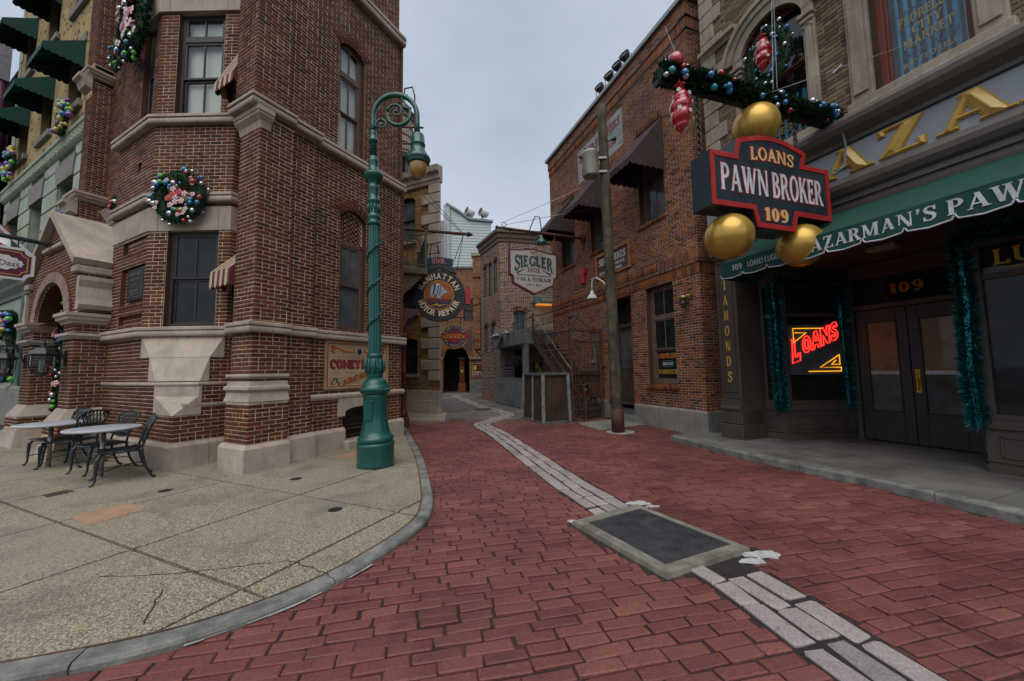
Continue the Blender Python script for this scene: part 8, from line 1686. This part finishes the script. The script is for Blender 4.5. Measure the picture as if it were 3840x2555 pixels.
for x in (.35, 3.45): m = MB(); m.bbox((x - .12, .2, 1.3), (x + .12, .42, 2.8), .01); m.build('post', M_DK, DK)
m = MB(); m.add([(.5, -.3, 2.75), (1.3, -.3, 2.75), (1.1, .08, 3.45), (.3, .08, 3.45), (.5, -.26, 2.72), (1.3, -.26, 2.72), (1.1, .1, 3.4), (.3, .1, 3.4)], [(0, 1, 2, 3), (7, 6, 5, 4), (0, 4, 5, 1), (1, 5, 6, 2), (2, 6, 7, 3), (3, 7, 4, 0)]); m.build('tilted_panel', M_IRON, DK)
for k, x in enumerate((.1, .55, 1.9)):
    l_ = empty('dock_lamp', M=frame(-.94, 19.68, 0, 159.) @ Matrix.Translation((x, .0, 3.45)), label=['enamel dock lamp at the far end of the deck', 'enamel dock lamp above the tilted panel', 'enamel dock lamp at the middle of the deck'][k], cat='lamp', group='enamel lamps on the dock'); m = MB(); m.sm = True; m.lathe([(.04, .1), (.1, .04), (.2, -.06), (.19, -.07)], 16); m.build('shade', mat('pale_teal_enamel', (.16, .25, .26), .4), l_); m = MB(); m.tube([(0, 0, .1), (0, 0, .25), (.06, .08, .3), (.1, .15, .1)], .02, 6); m.build('arm', M_GALV, l_)
M_STR = mat('stair_iron', (.085, .042, .032), .6, var=.4, scale=8, bmp=.2, stain=(.15, .06, .03))
ST = empty('iron_stair', M=frame(.95, 16.2, 0, 159.5), label='rusty iron stair with pipe handrails from dock to street', cat='stair')
n = 13; L_s = 4.0; H_s = 2.95
for i in range(n): m = MB(); m.bbox((L_s * i / n, .05, H_s * (1 - (i + 1) / n)), (L_s * i / n + .3, 1.0, H_s * (1 - (i + 1) / n) + .04), .005); m.build('tread', M_STR, ST)
for y in (0., 1.03):
    m = MB(); m.add([(0, y, H_s + .1), (L_s, y, .1), (L_s, y, -.15 + .15), (-.0, y, H_s - .25), (0, y + .04, H_s + .1), (L_s, y + .04, .1), (L_s, y + .04, 0), (0, y + .04, H_s - .25)], [(0, 1, 2, 3), (7, 6, 5, 4), (0, 4, 5, 1), (3, 2, 6, 7)]); m.build('stringer', M_STR, ST)
    for dz in (.55, 1.0): m = MB(); m.tube([(-.1, y, H_s + dz), (0, y, H_s + dz), (L_s, y, dz), (L_s + .1, y, dz - .05)], .028, 8); m.build('handrail', mat('worn_rail', (.2, .17, .16), .45, metal=.4, var=.3) if y == 0 and dz == 1. else M_STR, ST)
    m = MB(); [m.tube([(L_s * k / 26, y + .02, H_s * (1 - k / 26)), (L_s * k / 26, y + .02, H_s * (1 - k / 26) + 1.0)], .011, 5) for k in range(1, 27)]; m.build('baluster', M_STR, ST, 'stuff')
for x, z in ((-.1, 2.95), (L_s, .0)): m = MB(); m.tube([(x, 0, z), (x, 0, z + 1.1)], .035, 8); m.sphere((x, 0, z + 1.12), .05, 8, 6); m.build('newel', M_STR, ST)
m = MB(); [m.tube([(-.1, 0, 2.95 + dz), (-1.2, .0, 2.95 + dz), (-2.6, .0, 2.95 + dz)], .025, 6) for dz in (.55, 1.0)]; [m.tube([(x, 0, 3.4), (x, 0, 3.95)], .03, 6) for x in (-1.2, -2.5)]; [m.tube([(-.1, 0, 2.95 + dz), (-.1, 1.6, 3.4 + dz)], .025, 6) for dz in (.55, 1.0)]; m.build('dock_rail', M_STR, ST)
_g0, _g1 = np.array([1.9, 12.2]), np.array([3.0, 12.95]); GT = empty('iron_gate', M=frame(1.9, 12.2, 0, math.degrees(math.atan2(1.1, .75))), label='rusty barred iron gate closing the foot of the stair', cat='gate'); W_ = 1.33
m = MB(); [m.tube([(x, 0, 0), (x, 0, 2.95)], .04, 8) for x in (0, W_)]; [m.sphere((x, 0, 2.98), .06, 8, 6) for x in (0, W_)]; m.build('post', M_STR, GT)
m = MB(); [m.bar((0, 0, z), (W_, 0, z), .045) for z in (.12, .35, .75, 1.15, 1.5, 2.55)]; m.tube([(0, 0, 2.92), (W_, 0, 2.9)], .03, 8); m.build('rail', M_STR, GT)
for k in range(1, 9): m = MB(); m.tube([(W_ * k / 9, 0, .12), (W_ * k / 9, 0, 2.55)], .013, 5); m.build('bar', M_STR, GT)
m = MB(); m.bar((W_ * .35, .05, 1.4), (W_, .05, .3), .05, .09); m.build('brace', M_STR, GT); m = MB(); m.bbox((0, .05, 1.2), (W_, .08, 1.6), .01); m.build('kick_board', M_STR, GT)
m = MB(); m.tube([(0, 0, 2.92), (.6, 1.6, 3.0), (1.23, 3.15, 3.1)], .03, 8); m.tube([(0, 0, 2.3), (1.23, 3.15, 2.4)], .03, 8); [m.tube([(1.23 * k / 14, 3.15 * k / 14, 2.3), (1.23 * k / 14, 3.15 * k / 14, 3.0)], .011, 5) for k in range(1, 14)]; m.build('side_rail', M_STR, GT)
# ---------------------------------------------------------------- steel framed crate
CR = empty('steel_framed_crate', (0, 0, 0), 0, 'tall tapered rusty steel crate with pale worn edges at the alley mouth', 'crate')
bq = [np.array(p) for p in ((.91, 11.54), (1.79, 12.04), (1.22, 13.6), (.34, 13.15))]; cc = sum(bq) / 4; tq = [cc + (p - cc) * .93 for p in bq]; B3 = [(*p, .03) for p in bq]; T3 = [(*p, 1.52) for p in tq]
M_CP = mat('rust_brown_panel', (.075, .05, .032), .7, metal=.2, var=.3, scale=2.5, bmp=.15, streak=.5, stain=(.12, .075, .035)); M_CE = mat('worn_steel_edge', (.21, .225, .23), .5, metal=.4, var=.45, scale=9, bmp=.2, stain=(.07, .06, .05))
for i in range(4):
    j = (i + 1) % 4; m = MB(); v = [np.array(q) * .97 + np.array([*cc, .8]) * .03 for q in (B3[i], B3[j], T3[j], T3[i])]; m.add(v, [(0, 1, 2, 3)]); m.build('panel', M_CP, CR)
    for a, b in ((B3[i], B3[j]), (T3[i], T3[j]), (B3[i], T3[i])): m = MB(); m.bar(a, b, .10 if a[2] != b[2] else .085, .085); m.build('edge_bar', M_CE, CR)
m = MB(); m.add(T3, [(0, 1, 2, 3)]); m.build('lid', M_CE, CR); md = lambda A_, B_: tuple((np.array(A_) + np.array(B_)) / 2); m = MB(); m.bar(md(B3[0], B3[3]), md(T3[0], T3[3]), .07, .06); m.build('edge_bar', M_CE, CR)
# ---------------------------------------------------------------- white clapboard block, roof lights, water tank
WH = empty('clapboard_building', M=frame(-7.6, 45., 0, 82.), label='white clapboard roof block rising behind the alley buildings', cat='building'); M_CLP = mat('white_clapboard', (.50, .56, .56), .7, var=.05, bmp=.02)
m = MB(); m.prism([(0, 0), (5.3, 0), (5.3, 20.0), (2.6, 20.2), (1.2, 21.2), (0, 22.0)], lambda a, b: (a, .03, b), lambda a, b: (a, 6, b)); m.build('wall', M_CLP, WH)
for k in range(26):
    z = 12.5 + .36 * k; xe = 5.3 if z < 19.8 else (2.5 if z < 20.3 else 1.0)
    if z < 21.3: m = MB(); m.add([(0, -.02, z), (xe, -.02, z), (xe, .025, z + .36), (0, .025, z + .36), (0, .04, z), (xe, .04, z)], [(0, 1, 2, 3), (0, 4, 5, 1)]); m.build('board', M_CLP, WH)
m = MB(); m.bbox((-.5, -.15, 10), (.3, .3, 22), .03); m.build('corner_post', M_GALV, WH); m = MB(); [m.bar(a, b, .5, .25) for a, b in (((-.2, 0, 22.1), (1.2, 0, 21.3)), ((1.2, 0, 21.3), (2.6, 0, 20.3)), ((2.6, 0, 20.3), (5.5, 0, 20.1)))]; m.build('coping', mat('grey_coping', (.22, .23, .23), .6), WH)
m = MB(); m.box((-4.2, .5, 8), (-.4, 5, 20.2)); m.build('side_block', mat('ribbed_metal', (.45, .40, .38), .6, streak=.5), WH)
for i in range(12): m = MB(); m.bar((-3.9 + .3 * i, .45, 10), (-3.9 + .3 * i, .45, 19.6), .1, .1); m.build('rib', MATS['ribbed_metal'], WH)
for k, x in enumerate((2.5, 4.2)):
    f = empty('flood_light', M=frame(-7.6, 45., 0, 82.) @ Matrix.Translation((x, .1, 21.3)), label=['white flood light on the clapboard roof, nearer the tan house', 'white flood light on the clapboard roof, nearer the warehouse'][k], cat='flood light', group='flood lights on the clapboard roof'); m = MB(); m.sm = True; m.lathe([(.45, -.7), (.5, -.4), (.55, .3), (.48, .32), (.42, .1)], 20, Matrix.Rotation(R(-60), 4, 'Z') @ Matrix.Rotation(R(75), 4, 'X')); m.build('can', M_WHITE, f); m = MB(); m.lathe([(.0, .28), (.47, .28)], 20, Matrix.Rotation(R(-60), 4, 'Z') @ Matrix.Rotation(R(75), 4, 'X'), cap=False); m.build('lens', M_IRON, f); m = MB(); m.tube([(0, 0, -.2), (0, 0, -1.0)], .12, 6); m.build('stand', M_IRON, f)
sl_ = empty('stage_light', (-6.2, 30.5, 11.2), 0, 'black stage light on a thin mast above the archway wall', 'stage light'); m = MB(); m.tube([(-.5, 0, 1.0), (.2, 0, -.6)], .22, 10); m.build('can', M_IRON, sl_); m = MB(); m.tube([(.9, 0, -1.8), (.9, 0, 2.6)], .06, 6); m.tube([(-.5, 0, 1.2), (1.0, 0, 1.2)], .05, 6); m.build('mast', M_GALV, sl_)
WT = empty('water_tank', (-7.35, 24, 0), 0, 'wooden stave water tank behind the tan brick house', 'water tank'); m = MB(); n = 36; M_STV = brickmat('stave_wood', [(0, (.42, .30, .19)), (.5, (.36, .25, .15)), (1, (.28, .19, .12))], grime=.3)
for k in range(n): a = 2 * math.pi * k / n; q = R(4.6); m = MB(); m.add([(1.0 * math.cos(a - q), 1.0 * math.sin(a - q), 15.6), (1.0 * math.cos(a + q), 1.0 * math.sin(a + q), 15.6), (.96 * math.cos(a + q), .96 * math.sin(a + q), 18.6), (.96 * math.cos(a - q), .96 * math.sin(a - q), 18.6)], [(0, 1, 2, 3)]); m.build('stave', M_STV, WT) if math.sin(a) < .3 else None
m = MB(); [m.tube([(1.01 * math.cos(a), 1.01 * math.sin(a), z) for a in [2 * math.pi * k / 28 for k in range(28)]], .03, 5, True) for z in (15.9, 16.4, 16.9, 17.5, 18.2)]; m.build('hoop', M_IRON, WT); m = MB(); m.lathe([(1.15, 18.6), (.6, 19.2), (.02, 19.7)], 24); m.build('roof', M_SLATE, WT); m = MB(); m.lathe([(1.2, 15.3), (1.2, 15.6)], 24); [m.bar((x, y, 9), (x, y, 15.4), .2) for x in (-.8, .8) for y in (-.6, .6)]; m.build('stand', M_IRON, WT); m = MB(); m.tube([(1.25, -.6, 15.4), (1.25, -.6, 19.6), (1.1, -.6, 20.2), (.6, -.6, 20.1), (.5, -.6, 19.2)], .05, 6); [m.tube([(-.2, -1.05, z), (1.9, -.9, z)], .06, 6) for z in (16.1, 17.2)]; m.build('pipe', M_RUST, WT)
